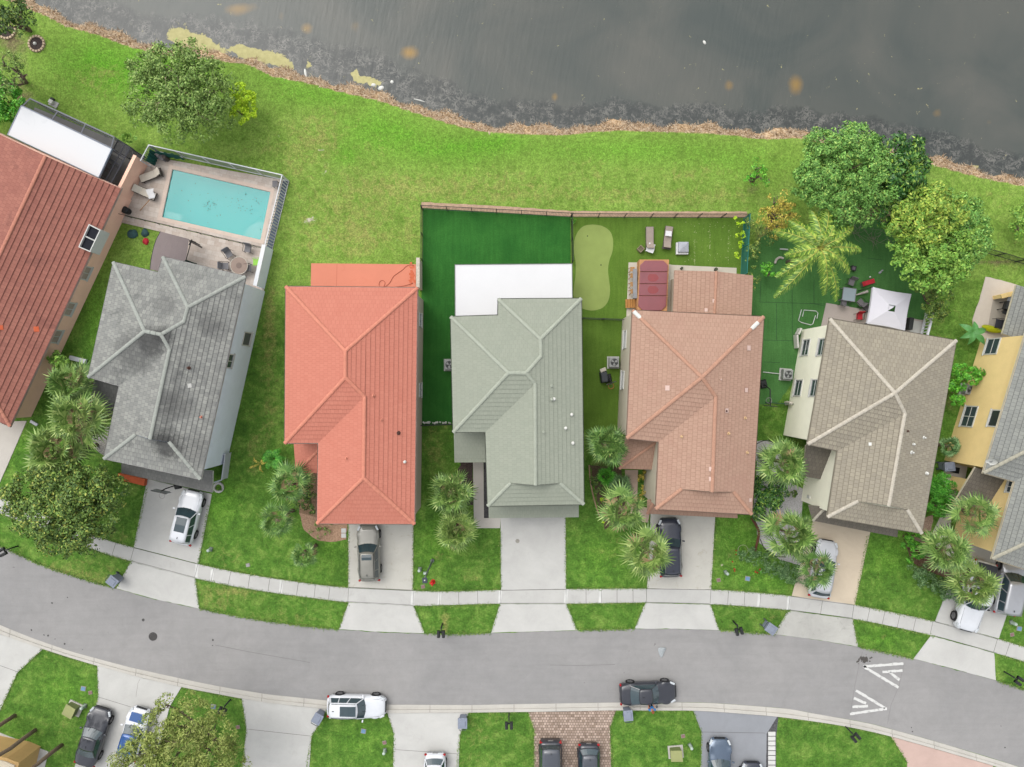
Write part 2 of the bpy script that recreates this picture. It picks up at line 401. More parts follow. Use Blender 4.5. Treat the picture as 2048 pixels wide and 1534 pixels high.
def build_lake():
    xs_ = axis(-47, 47, .22, 420); off = [0.0]; s_ = .2
    while off[-1] < 400:
        if off[-1] > 20: s_ *= 1.25
        off.append(off[-1] + s_)
    off = np.array(off)
    X = np.repeat(xs_[None], len(off), 0); Y = shore(X) + .25 + off[:, None]; Z = np.full_like(X, WL)
    co = np.stack([X, Y, Z], -1).reshape(-1, 3); ny, nx = X.shape; i = np.arange(nx * ny).reshape(ny, nx)
    f = np.stack([i[:-1, :-1], i[:-1, 1:], i[1:, 1:], i[1:, :-1]], -1).reshape(-1, 4)
    me = bpy.data.meshes.new('lake'); me.from_pydata(co.tolist(), [], f.tolist())
    for k, fn in dict(algae=blobs(ALG), nest=blobs(NEST), debris=deb).items():
        a = me.attributes.new(k, 'FLOAT', 'POINT'); a.data.foreach_set('value', np.clip(fn(X, Y), 0, 1.3).astype(np.float32).ravel())
    me.materials.append(lake_m); o = bpy.data.objects.new('lake_water', me); C.objects.link(o); o['kind'] = 'structure'
build_lake()

# dry reed thatch along the bank: countless stalks, one object
def thatch():
    mb = MB()
    for i in range(15000):
        x = U(-46, 46); d = U(.0, 1.0); wdt = float(bankw(x))
        if noise.noise(Vector((x * 1.1, d, 0))) < -.28 + d * .25 - .1: continue
        y = float(shore(x)) + d * wdt * 1.12 / .95; z = float(lawn_z(np.array(x), np.array(y)))
        z = max(z, WL) + .01
        a = U(0, 6.28); L = U(.12, .34); wd = U(.012, .03); t = Vector((math.cos(a), math.sin(a), U(-.1, .45))) * L
        s_ = Vector((-math.sin(a), math.cos(a), 0)) * wd; p = Vector((x, y, z))
        mb.quad(p - s_, p + s_, p + t + s_ * .3, p + t - s_ * .3)
    n = NT('dry_reed'); g_ = n.node('ShaderNodeNewGeometry')
    c = n.ramp(g_.outputs['Random Per Island'], [(0, col((104, 76, 54))), (.3, col((176, 146, 112))), (1, col((236, 216, 188)))])
    o = obj('dry_reeds', mb, n.out(c, .9, .1)); o['kind'] = 'stuff'
    tag(o, 'tan dead reed thatch lying along the lake bank', 'dry reeds')
thatch()

# ============================================================ ROAD, KERB, PAVEMENT, DRIVEWAYS
def line_y(pts): return pts
RN = [(-300, 960), (-120, 1043), (0, 1093), (36, 1109), (91, 1134), (194, 1167), (233, 1177), (303, 1197), (400, 1218), (496, 1237), (613, 1253), (676, 1259), (760, 1264), (849, 1267), (903, 1269), (982, 1266), (1155, 1261),
      (1270, 1258), (1350, 1258), (1439, 1261), (1549, 1269), (1640, 1281), (1716, 1294), (1828, 1318), (1991, 1361), (2048, 1380), (2160, 1424), (2400, 1530)]
RS = [(-300, 1110), (-120, 1196), (0, 1250), (60, 1274), (130, 1299), (194, 1317), (263, 1335), (394, 1364), (469, 1378), (540, 1389), (655, 1401), (776, 1409), (934, 1410), (1100, 1407), (1221, 1405), (1354, 1404.5), (1428, 1406),
      (1524, 1413), (1579, 1418), (1645, 1430), (1731, 1445), (1800, 1463), (1882, 1486), (2033, 1532), (2160, 1580), (2400, 1690)]
KS = [(-300, 1128), (-120, 1213), (0, 1267), (60, 1288), (130, 1311), (194, 1330), (263, 1349), (363, 1373), (484, 1396), (540, 1405), (655, 1417), (779, 1425), (934, 1424), (1100, 1422), (1232, 1419.5), (1388, 1420), (1440, 1423),
      (1554, 1432), (1645, 1444), (1720, 1457), (1782, 1472), (1882, 1500), (1985, 1530), (2033, 1547), (2160, 1595), (2400, 1705)]
def band(name, A, B, z0, z1, mat, jit=0.0):
    a = catmull(PL(A), 5); b = catmull(PL(B), 5)
    pts = a + b[::-1]
    if jit:
        pts = dens(a, .35); pts = [p + Vector((0, noise.noise(p * 2.1) * jit, 0)) for p in pts]; pts = pts + b[::-1]
    return struct(name, MB().prism([(p.x, p.y) for p in pts], z0, z1), mat)
n = NT('asphalt'); v = n.coord('world')
a_ = n.noise(v, .11, 5, .6, .5); b_ = n.noise(v, 1.2, 6, .7); c_ = n.noise(v, 24, 3, .7)
ca = n.ramp(a_, [(.3, col((157, 156, 155))), (.7, col((170, 168, 166)))])
ca = n.mix(1.0, ca, n.ramp(b_, [(.25, (.93,) * 3), (.75, (1.05,) * 3)]), 'MULTIPLY')
ca = n.mix(1.0, ca, n.ramp(c_, [(.3, (.91,) * 3), (.7, (1.09,) * 3)]), 'MULTIPLY')
ca = n.mix(1.0, ca, n.ramp(n.noise(v, .45, 7, .75, 1.2), [(.3, (.93,) * 3), (.5, (1.0,) * 3), (.7, (1.05,) * 3)]), 'MULTIPLY')
stv = n.node('ShaderNodeVectorMath', operation='MULTIPLY'); stv.inputs[1].default_value = (.07, 1, 1); n.link(v, stv.inputs[0])
ca = n.mix(1.0, ca, n.ramp(n.noise(stv.outputs[0], 2.2, 5, .65, .4), [(.3, (.95,) * 3), (.5, (1.0,) * 3), (.7, (1.03,) * 3)]), 'MULTIPLY')
sp = n.math('GREATER_THAN', n.noise(v, 2.4, 2, .5), .765)
ca = n.mix(n.math('MULTIPLY', sp, .45), ca, col((92, 90, 88)))
n.bump(c_, .25, .01); asphalt = n.out(ca, .9, .25)
band('road', RN, RS, -.05, .006, asphalt, .09)
def concrete(name, rgb, stain=.35, stain_rgb=(150, 146, 128), big=.10, sscale=.35):
    n = NT(name); v = n.coord('world'); c = col(rgb)
    a_ = n.noise(v, .5, 6, .65, .4); f_ = n.noise(v, 20, 3, .7)
    k = n.ramp(a_, [(.3, shade(c, 1 - big)), (.7, shade(c, 1 + big * .6))])
    s_ = n.math('MULTIPLY', n.math('SUBTRACT', n.noise(v, sscale * 3, 7, .75, 1.5), .56), 5, True)
    k = n.mix(n.math('MULTIPLY', s_, stain), k, col(stain_rgb))
    k = n.mix(1.0, k, n.ramp(f_, [(.3, (.95,) * 3), (.7, (1.05,) * 3)]), 'MULTIPLY')
    n.bump(f_, .15, .01)
    return n.out(k, .9, .25)
cc_kerb = concrete('kerb_concrete', (212, 208, 199), .35, (160, 155, 142))
cc_walk = concrete('pavement_concrete', (211, 210, 205), .45, (172, 170, 164))
cc_dry = concrete('driveway_concrete', (214, 213, 208), .3, (178, 175, 164))
cc_dry2 = concrete('driveway_stained', (216, 213, 203), .6, (168, 160, 128))
cc_apr = concrete('apron_concrete', (215, 214, 209), .15, (186, 183, 170))
cc_apr2 = concrete('apron_stained', (200, 199, 192), .75, (140, 139, 132), .14, .22)
cc_cream = concrete('driveway_cream', (226, 210, 186), .2, (205, 186, 156))
cc_gpaint = concrete('driveway_grey_paint', (160, 163, 168), .2, (150, 152, 156))
cc_pink = concrete('driveway_pink', (214, 186, 174), .35, (196, 165, 152))
cc_warm = concrete('driveway_warm', (214, 208, 198), .3, (196, 190, 178))
joint_m = M('joint_dark', (96, 94, 90), .95)
# kerb: flat gutter then a raised lip, each with cross joints
kb = [((a[0] + b[0] * 1.0) / 2, (a[1] + b[1]) / 2) for a, b in zip(RS, RS)]
def interp_line(L, x):
    xs_ = [p[0] for p in L]; return float(np.interp(x, xs_, [p[1] for p in L]))
gut = [(x, interp_line(RS, x) * .42 + interp_line(KS, x) * .58) for x in range(-300, 2400, 40)]
rsb = [(x, interp_line(RS, x)) for x in range(-300, 2400, 40)]; ksb = [(x, interp_line(KS, x)) for x in range(-300, 2400, 40)]
band('gutter', rsb, gut, -.05, .022, cc_kerb)
band('kerb', gut, ksb, -.05, .11, cc_kerb)
mbj = MB()
for i in range(0, 24):
    x = 20 + i * 84
    p = S(x, interp_line(RS, x) + .5, .027); q = S(x, interp_line(KS, x) - .5, .027)
    d = (q - p).normalized(); s_ = Vector((-d.y, d.x, 0)) * .012
    m_ = p + (q - p) * .57
    mbj.quad(p - s_, p + s_, m_ + s_, m_ - s_)
    u = Vector((0, 0, .088)); mbj.quad(m_ - s_ + u, m_ + s_ + u, q + s_ + u, q - s_ + u)
struct('kerb_joints', mbj, joint_m)

WN = [(-300, 880), (-120, 948), (0, 995), (90, 1030), (200, 1075), (268, 1095), (397, 1128), (500, 1149), (620, 1167), (697, 1175), (826, 1181), (888, 1183), (1002, 1180), (1132, 1178), (1294, 1177), (1422, 1179), (1500, 1184), (1582, 1192), (1710, 1210), (1870, 1243), (1997, 1278), (2048, 1294), (2200, 1345), (2400, 1420)]
WS = [(-300, 910), (-120, 978), (0, 1026), (90, 1062), (200, 1103), (262, 1122), (391, 1156), (500, 1178), (620, 1195), (697, 1204), (828, 1211), (888, 1210), (1000, 1207), (1133, 1207), (1291, 1205), (1421, 1208), (1500, 1213), (1577, 1220), (1705, 1237), (1862, 1270), (1988, 1305), (2048, 1323), (2200, 1374), (2400, 1449)]
band('pavement', WN, WS, -.05, .05, cc_walk)
mbj = MB()
for x in [30, 85, 232, 268, 396, 428, 462, 500, 540, 565, 597, 631, 660, 697, 827, 880, 917, 955, 1001, 1132, 1172, 1203, 1234, 1266, 1293, 1422, 1457, 1490, 1522, 1580, 1645, 1708, 1740, 1770, 1800, 1832, 1866, 1995, 2020]:
    p = S(x, interp_line(WN, x) + .4, .054); xs2 = x - (interp_line(WN, x + 1) - interp_line(WN, x)) * 28
    q = S(xs2, interp_line(WS, xs2) - .4, .054); d = (q - p).normalized(); s_ = Vector((-d.y, d.x, 0)) * .014
    mbj.quad(p - s_, p + s_, q + s_, q - s_)
# driveway/pavement long joints
def jline(a, b, z=.054, w=.014):
    p = S(*a, z); q = S(*b, z); d = (q - p).normalized(); s_ = Vector((-d.y, d.x, 0)) * w
    mbj.quad(p - s_, p + s_, q + s_, q - s_)
for x0, x1 in ((268, 397), (697, 826), (1002, 1132), (1294, 1422), (1582, 1709), (1870, 1997)):
    n_ = 4
    for i in range(n_):
        a, b = x0 + (x1 - x0) * i / n_, x0 + (x1 - x0) * (i + 1) / n_
        jline((a, interp_line(WN, a) + .8), (b, interp_line(WN, b) + .8)); jline((a - 3, interp_line(WS, a - 3) - .8), (b - 3, interp_line(WS, b - 3) - .8))
struct('pavement_joints', mbj, joint_m)
# pale broom-finished strips on the pavement
mbp = MB()
for x in (394, 425, 563, 826, 880, 1001, 1133, 1202, 1519, 1578):
    s_ = 3; p = [(x - s_, interp_line(WN, x - s_) + 1), (x + s_, interp_line(WN, x + s_) + 1), (x + s_ - 2, interp_line(WS, x + s_ - 2) - 1), (x - s_ - 2, interp_line(WS, x - s_ - 2) - 1)]
    mbp.quad(*PL(p, .0525)[::-1])
struct('pavement_repair_strips', mbp, M('repair_white', (232, 232, 228), .9))

def drive(name, pix, mat, z=.045): return slab(name, pix, -.05, z, mat, .02)
def aprn(name, pix, mat): return slab(name, pix, -.05, .04, mat, .04)
drive('driveway', [(295, 958), (424, 988), (397, 1127), (268, 1094)], cc_dry); aprn('driveway_apron', [(262, 1123), (391, 1157), (399, 1217), (303, 1196), (233, 1176)], cc_apr)
drive('driveway', [(697, 1030), (827, 1030), (826, 1180.5), (697, 1174.5)], cc_dry2); aprn('driveway_apron', [(697, 1205), (828, 1212), (849, 1266), (760, 1263), (678, 1258)], cc_apr)
drive('driveway', [(1001, 1020), (1131, 1020), (1132, 1177.5), (1002, 1179.5)], cc_dry); aprn('driveway_apron', [(1000, 1208), (1133, 1208), (1154, 1260), (982, 1265)], cc_apr)
drive('driveway', [(1302, 1010), (1431, 1015), (1422, 1178.5), (1294, 1176.5)], cc_dry2); aprn('driveway_apron', [(1290, 1206), (1421, 1209), (1438, 1260), (1350, 1257), (1269, 1257)], cc_apr)
drive('driveway', [(1632, 1020), (1745, 1040), (1709.5, 1209), (1583, 1191.5)], cc_cream); aprn('driveway_apron', [(1576, 1221), (1705, 1238), (1716, 1293), (1640, 1280), (1548, 1268)], cc_apr2)
drive('driveway', [(1940, 1065), (2062, 1085), (1997, 1276.5), (1870, 1242)], cc_dry); aprn('driveway_apron', [(1862, 1271), (1988, 1306), (1991, 1360), (1910, 1338), (1827, 1317)], cc_apr)
drive('driveway', [(-150, 845), (54, 842), (-2, 970), (-60, 1090), (-160, 1040)], cc_warm)
# south side
drive('driveway', [(-90, 1240), (0, 1268), (86, 1298), (36, 1344), (0, 1421), (-50, 1500), (-200, 1480)], cc_apr)
drive('driveway', [(195, 1331), (263, 1350), (363, 1374), (340, 1412), (300, 1560), (240, 1640), (120, 1620), (192, 1410), (197, 1394)], cc_dry)
drive('driveway', [(484, 1397), (540, 1406), (655, 1418), (623, 1473), (614, 1600), (478, 1600), (493, 1457)], cc_dry)
drive('driveway', [(775, 1426), (937, 1425), (920, 1470), (914, 1600), (785, 1600), (788, 1467)], cc_dry)
n = NT('brick_pavers'); v = n.coord('world')
br = n.node('ShaderNodeTexBrick'); n.link(v, br.inputs['Vector']); br.inputs['Scale'].default_value = 1
br.inputs['Brick Width'].default_value = .22; br.inputs['Row Height'].default_value = .22; br.offset = .5
br.inputs['Mortar Size'].default_value = .018; br.inputs['Color1'].default_value = col((160, 140, 124)); br.inputs['Color2'].default_value = col((214, 192, 176)); br.inputs['Mortar'].default_value = col((120, 104, 92))
k = n.mix(1.0, br.outputs['Color'], n.ramp(n.noise(v, 2.1, 5, .7), [(.3, (.82,) * 3), (.7, (1.14,) * 3)]), 'MULTIPLY')
pavers = n.out(k, .9, .2)
drive('driveway', [(1056, 1424), (1232, 1420.5), (1220, 1454), (1224, 1600), (1068, 1600), (1068, 1458)], pavers)
drive('driveway', [(1386, 1421), (1440, 1424), (1554, 1433), (1533, 1467), (1530, 1600), (1400, 1600), (1403, 1464)], cc_gpaint)
drive('driveway', [(1782, 1473), (1882, 1501), (1985, 1531), (2000, 1620), (1812, 1620), (1814, 1524)], cc_pink)
def djoint(name, a, b, z=.0495):
    global mbj
    mbj = MB(); jline(a, b, z, .013); struct(name, mbj, joint_m)
for a, b in (((197, 1394), (262, 1414)), ((493, 1458), (620, 1472)), ((788, 1499), (918, 1508)), ((0, 1331), (36, 1344)), ((1403, 1464), (1530, 1466)),
             ((697, 1174), (826, 1180))): djoint('driveway_joint', a, b)
# crack in the driveway
mbj = MB()
cr = [(280, 1358), (276, 1366), (275, 1374), (273, 1384), (272, 1394)]
for a, b in zip(cr[:-1], cr[1:]): jline(a, b, .0493, .011)
struct('driveway_crack', mbj, M('crack', (140, 138, 132)))

# road paint: worn speed-hump chevrons, manhole, oil patch, hump outline
n = NT('road_paint'); v = n.coord('world')
k = n.ramp(n.noise(v, 5, 5, .75), [(.37, col((172, 170, 166))), (.44, col((232, 232, 228)))])
paint = n.out(k, .8, .2)
mbp = MB()
def stripe(a, b, w_):
    p = S(*a, .0105); q = S(*b, .0105); d = (q - p).normalized(); s_ = Vector((-d.y, d.x, 0)) * w_
    N = max(3, int((q - p).length / .12)); L = []; Rr = []
    for i in range(N + 1):
        c = p + (q - p) * i / N; e = noise.noise(c * 4) * .045; f_ = noise.noise(c * 4 + Vector((9, 9, 9))) * .045
        L.append(c + s_ * (1 + e / w_)); Rr.append(c - s_ * (1 + f_ / w_))
    for i in range(N): mbp.quad(Rr[i], Rr[i + 1], L[i + 1], L[i])
for a, b in (((1727, 1333), (1807, 1327)), ((1727, 1333), (1797, 1375)), ((1765, 1344), (1805, 1341)), ((1780, 1345), (1799, 1360)),
             ((1712, 1381), (1770, 1416)), ((1700, 1428), (1774, 1417)), ((1708, 1396), (1732, 1407)), ((1705, 1414), (1736, 1412))):
    stripe(a, b, .105)
struct('road_marking', mbp, paint)
mbj = MB()
for L in ([(1725, 1303), (1718, 1330), (1708, 1380), (1700, 1432)], [(1808, 1327), (1798, 1372), (1782, 1410), (1775, 1447)]):
    for a, b in zip(L[:-1], L[1:]): jline(a, b, .0098, .012)
for L in ([(1100, 1330), (1160, 1331), (1230, 1329)], [(430, 1290), (500, 1304), (620, 1325)]):
    for a, b in zip(L[:-1], L[1:]): jline(a, b, .0098, .02)
struct('road_cracks', mbj, M('road_seam', (134, 132, 130)))
mh = thing('manhole_cover', 'round dark iron manhole cover in the grey asphalt road', 'manhole cover', S(306, 1273, .006))
mb = MB(); c0 = S(306, 1273, .006); mb.cyl(c0, c0 + Vector((0, 0, .012)), .32, .32, 24); obj('cover', mb, M('iron', (84, 82, 80), .6, .25, 12, .3, 40, metal=.3), mh)
mb = MB(); mb.ring(c0 + Vector((0, 0, .008)), .34, .014, 24); obj('frame', mb, M('iron_rim', (70, 68, 66), .7), mh)
for k in range(5): 
    mb2 = MB(); mb2.box(c0 + Vector((U(-.18, .18), U(-.18, .18), .016)), (.1, .03, .01), U(0, 3)); obj('lug', mb2, MATS['iron_rim'], mh)
c0 = S(1035, 1082, .045); single('drain_cover', MB().cyl(c0, c0 + Vector((0, 0, .01)), .17, .17, 20), M('cover_grey', (164, 160, 150)), 'small round grey cover set in the concrete driveway of the sage green house', 'drain cover')
def splat(name, cx, cy, rx, ry, rgb, nblob, z, smin, smax, label, cat):
    mb = MB()
    for i in range(nblob):
        a = U(0, 6.28); r_ = abs(random.gauss(0, .5)); c = S(cx + math.cos(a) * r_ * rx, cy + math.sin(a) * r_ * ry, z + i * .00007); s_ = U(smin, smax)
        k = random.randint(5, 8); t0 = U(0, 6); mb.quad(*[c + Vector((math.cos(t0 + 6.283 * j / k), math.sin(t0 + 6.283 * j / k), 0)) * s_ * U(.6, 1.2) for j in range(k)])
    o = obj(name, mb, M(name, rgb, .8, .2)); o['kind'] = 'stuff'; return tag(o, label, cat)
splat('oil_patch', 1728, 1319, 13, 7, (88, 84, 80), 70, .012, .03, .12, 'dark blotch of oily dirt above the white chevrons', 'oil stain')
mb = MB()
for x, y, s_ in ((63, 1260, .09), (96, 1271, .11), (88, 1270, .07), (129, 1288, .1), (165, 1299, .05), (110, 1278, .05), (426, 1280, .1), (425, 1291, .05), (1823, 1455, .06), (1825, 1463, .07), (2010, 1495, .07), (286, 1240, .14), (1310, 1288, .07), (135, 1195, .06), (104, 1206, .08)):
    c = S(x, y, .0125); mb.quad(*[c + Vector((math.cos(j), math.sin(j), 0)) * s_ * U(.6, 1.1) for j in range(6)])
struct('road_oil_spots', mb, M('oil_spot', (86, 84, 82)))
# mulch, stones, gravel beds, turf
def turf(name, rgb_a, rgb_b, seams=False):
    n = NT(name); v = n.coord('world'); f_ = n.noise(v, 9, 4, .75); b_ = n.noise(v, .5, 5, .6, .5)
    k = n.ramp(b_, [(.3, col(rgb_a)), (.7, col(rgb_b))])
    k = n.mix(1.0, k, n.ramp(f_, [(.25, (.78,) * 3), (.75, (1.22,) * 3)]), 'MULTIPLY')
    st = n.node('ShaderNodeVectorMath', operation='MULTIPLY'); st.inputs[1].default_value = (1, .08, 1); n.link(v, st.inputs[0])
    k = n.mix(1.0, k, n.ramp(n.noise(st.outputs[0], 5, 3, .6), [(.3, (.9,) * 3), (.7, (1.1,) * 3)]), 'MULTIPLY')
    n.bump(f_, .3, .03); return n.out(k, .95, .1)
t_dark = turf('turf_dark', (48, 106, 44), (62, 122, 52)); t_olive = turf('turf_olive', (92, 124, 46), (108, 140, 56)); t_teal = turf('turf_teal', (76, 124, 66), (90, 140, 76))
slab('artificial_turf', [(846, 416), (1141, 433), (1142, 640), (1000, 700), (905, 700), (907, 846), (843, 850), (843, 600)], -.02, .012, t_dark)
slab('artificial_turf', [(1141.5, 433), (1492, 435), (1486, 548), (1300, 640), (1250, 660), (1238, 850), (1167, 860), (1142.5, 700)], -.02, .012, t_olive)
slab('artificial_turf', [(1494, 500), (1530, 470), (1640, 440), (1760, 440), (1850, 560), (1850, 660), (1620, 720), (1556, 805), (1500, 812), (1486, 700), (1487, 560)], -.02, .013, t_teal, .15)
mbj = MB()
for a, b in (((1520, 604), (1650, 608)), ((1520, 604), (1522, 560)), ((1584, 540), (1585, 690)), ((1628, 560), (1628, 608)), ((1650, 612), (1620, 606)), ((1527, 680), (1605, 682)), ((1553, 607), (1553, 680)), ((1735, 516), (1765, 520)), ((1560, 725), (1527, 724)), ((1660, 540), (1662, 600))):
    jline(a, b, .0165, .018)
struct('turf_seams', mbj, M('turf_seam', (44, 84, 50)))
pg = [(1185, 449), (1204, 452), (1220, 463), (1226, 480), (1225, 502), (1219, 520), (1216, 540), (1218, 560), (1220, 580), (1217, 600), (1206, 615), (1188, 621), (1170, 619), (1154, 610), (1147, 592), (1148, 572), (1151, 550), (1151, 525), (1148, 503), (1149, 480), (1156, 463), (1168, 452)]
pgc = catmull([Vector((x, y, 0)) for x, y in pg + [pg[0]]], 5)[:-1]
slab('putting_green', [(p.x, p.y) for p in pgc], -.02, .03, M('putting_turf', (150, 168, 92), .95, .08, .8, .06, 30, space='world'))
for i, (x, y) in enumerate(((1175, 472), (1202, 530))):
    c = S(x, y, .031); single('putting_cup', MB().cyl(c, c + Vector((0, 0, .004)), .055, .055, 12), M('cup_black', (40, 42, 30)), ('small dark hole near the top of the putting green', 'small dark hole in the waist of the putting green')[i], 'golf hole', 'holes of the putting green')
# ============================================================ HOUSES
def tile_mat(name, c1, c2, mortar, blot, blot_amt=.3, vj=.55, msize=.05, contrast=1.0, tile=.5, bw=.9, spots=None, at=()):
    n = NT(name); uv = n.coord('uv'); wv = n.coord('world')
    br = n.node('ShaderNodeTexBrick'); n.link(uv, br.inputs['Vector']); br.offset = .5
    br.inputs['Scale'].default_value = 1; br.inputs['Brick Width'].default_value = bw; br.inputs['Row Height'].default_value = 1
    br.inputs['Mortar Size'].default_value = msize; br.inputs['Mortar Smooth'].default_value = .4; br.inputs['Bias'].default_value = -.15
    br.inputs['Color1'].default_value = col(c1); br.inputs['Color2'].default_value = col(c2); br.inputs['Mortar'].default_value = col(mortar)
    k = n.mix(1 - vj, br.outputs['Color'], n.mix(.5, col(c1), col(c2)))
    b_ = n.noise(wv, .45, 6, .7, .8)
    bm_ = n.math('MULTIPLY', n.math('SUBTRACT', b_, .5), 4, True)
    k = n.mix(n.math('MULTIPLY', bm_, blot_amt), k, col(blot))
    if spots:
        s2 = n.math('MULTIPLY', n.math('SUBTRACT', n.noise(wv, .8, 7, .8, .5), .53), 6, True)
        k = n.mix(n.math('MULTIPLY', s2, spots[1]), k, col(spots[0]))
    for x, y, z, r_, amt, rgb in at:      # mildew with a place and shape of its own
        dn = n.node('ShaderNodeVectorMath', operation='DISTANCE'); n.link(wv, dn.inputs[0]); dn.inputs[1].default_value = S(x, y, z)
        m_ = n.math('SUBTRACT', 1.0, n.math('DIVIDE', dn.outputs['Value'], r_), True)
        m_ = n.math('MULTIPLY', n.math('SUBTRACT', n.math('ADD', m_, n.math('MULTIPLY', n.noise(wv, 2.6, 5, .75, .6), 1.1)), .62), 2.0, True)
        gate_ = n.math('MULTIPLY', n.math('SUBTRACT', 1.0, n.math('DIVIDE', dn.outputs['Value'], r_ * 1.15), True), 3.0, True)
        k = n.mix(n.math('MULTIPLY', n.math('MULTIPLY', m_, gate_), amt), k, col(rgb))
    k = n.mix(1.0, k, n.ramp(n.noise(wv, 14, 4, .7), [(.3, (.93,) * 3), (.7, (1.07,) * 3)]), 'MULTIPLY')
    return n.out(k, .85, .25)
def inset(poly, d):
    """poly: list of Vector (any winding) -> list inset by d"""
    n_ = len(poly); ar = sum(poly[i].x * poly[(i + 1) % n_].y - poly[(i + 1) % n_].x * poly[i].y for i in range(n_))
    sg = 1 if ar > 0 else -1; out = []
    for i in range(n_):
        a, b, c = poly[i - 1], poly[i], poly[(i + 1) % n_]
        d1 = (b - a); d1.z = 0; d1.normalize(); d2 = (c - b); d2.z = 0; d2.normalize()
        n1 = Vector((-d1.y, d1.x, 0)) * sg; n2 = Vector((-d2.y, d2.x, 0)) * sg
        m = n1 + n2; q = m.dot(n1); m = m / max(q, .15)
        out.append(b + m * d)
    return out
def tile_face(mb, pts, e0, e1, course, t=.035):
    """real overlapping courses: every course lifts at its lower edge and shows a butt"""
    nrm = Vector((0, 0, 0))
    for i in range(len(pts)): nrm += pts[i].cross(pts[(i + 1) % len(pts)])
    if nrm.z < 0: pts = pts[::-1]; nrm = -nrm
    nrm.normalize(); u = (e1 - e0); u = (u - nrm * u.dot(nrm)).normalized(); v = nrm.cross(u)
    if v.z < 0: v = -v; u = -u
    if v.z < .02: # flat: slope unknown
        pass
    vs = [(p - e0).dot(v) for p in pts]; k0 = math.floor(min(vs) / course + .02); k1 = math.ceil(max(vs) / course)
    bm = bmesh.new(); bv = [bm.verts.new(p) for p in pts]; bm.faces.new(bv)
    for k in range(k0 + 1, k1):
        bmesh.ops.bisect_plane(bm, geom=bm.verts[:] + bm.edges[:] + bm.faces[:], plane_co=e0 + v * (k * course), plane_no=v)
    for f in bm.faces:
        c = f.calc_center_median(); k = math.floor((c - e0).dot(v) / course)
        i0 = len(mb.v); L = [l.vert.co.copy() for l in f.loops]
        for p in L:
            h = (p - e0).dot(v); off = t * (1 - (h - k * course) / course) + .003
            mb.v.append(p + nrm * off)
        mb.f.append(tuple(range(i0, i0 + len(L))))
        mb.uv += [((p - e0).dot(u) / .33, (p - e0).dot(v) / course) for p in L]
        for i in range(len(L)):
            a, b = L[i], L[(i + 1) % len(L)]
            ha = (a - e0).dot(v) / course; hb = (b - e0).dot(v) / course
            if abs(ha - k) < .02 and abs(hb - k) < .02 and (a - b).length > .02:
                i0 = len(mb.v); mb.v += [a + nrm * (t + .003), b + nrm * (t + .003), b - nrm * .004, a - nrm * .004]
                mb.f.append((i0, i0 + 3, i0 + 2, i0 + 1)); mb.uv += [((q - e0).dot(u) / .33, k + .02) for q in (a, a, b, b)]
    bm.free()
def cap_run(mb, p0, p1, r=.135, seg=.40, lift=.05):
    d = p1 - p0; L = d.length; d.normalize(); n_ = max(1, round(L / seg)); side = d.cross(Vector((0, 0, 1))).normalized(); up = side.cross(d)
    if up.z < 0: up = -up
    for i in range(n_):
        a = p0 + d * (L * i / n_ - .02); b = p0 + d * (L * (i + 1) / n_ + .03)
        k = len(mb.v)
        for q, rr, lf in ((a, r * 1.1, lift + .025), (b, r * .93, lift)):
            for j in range(7):
                t = math.pi * (j / 6) ; mb.v.append(q + side * (rr * math.cos(t)) + up * (rr * .62 * math.sin(t) + lf - .06))
        for j in range(6): mb.f.append((k + j, k + j + 1, k + 8 + j, k + 7 + j))
        mb.f.append(tuple(k + j for j in range(7)))
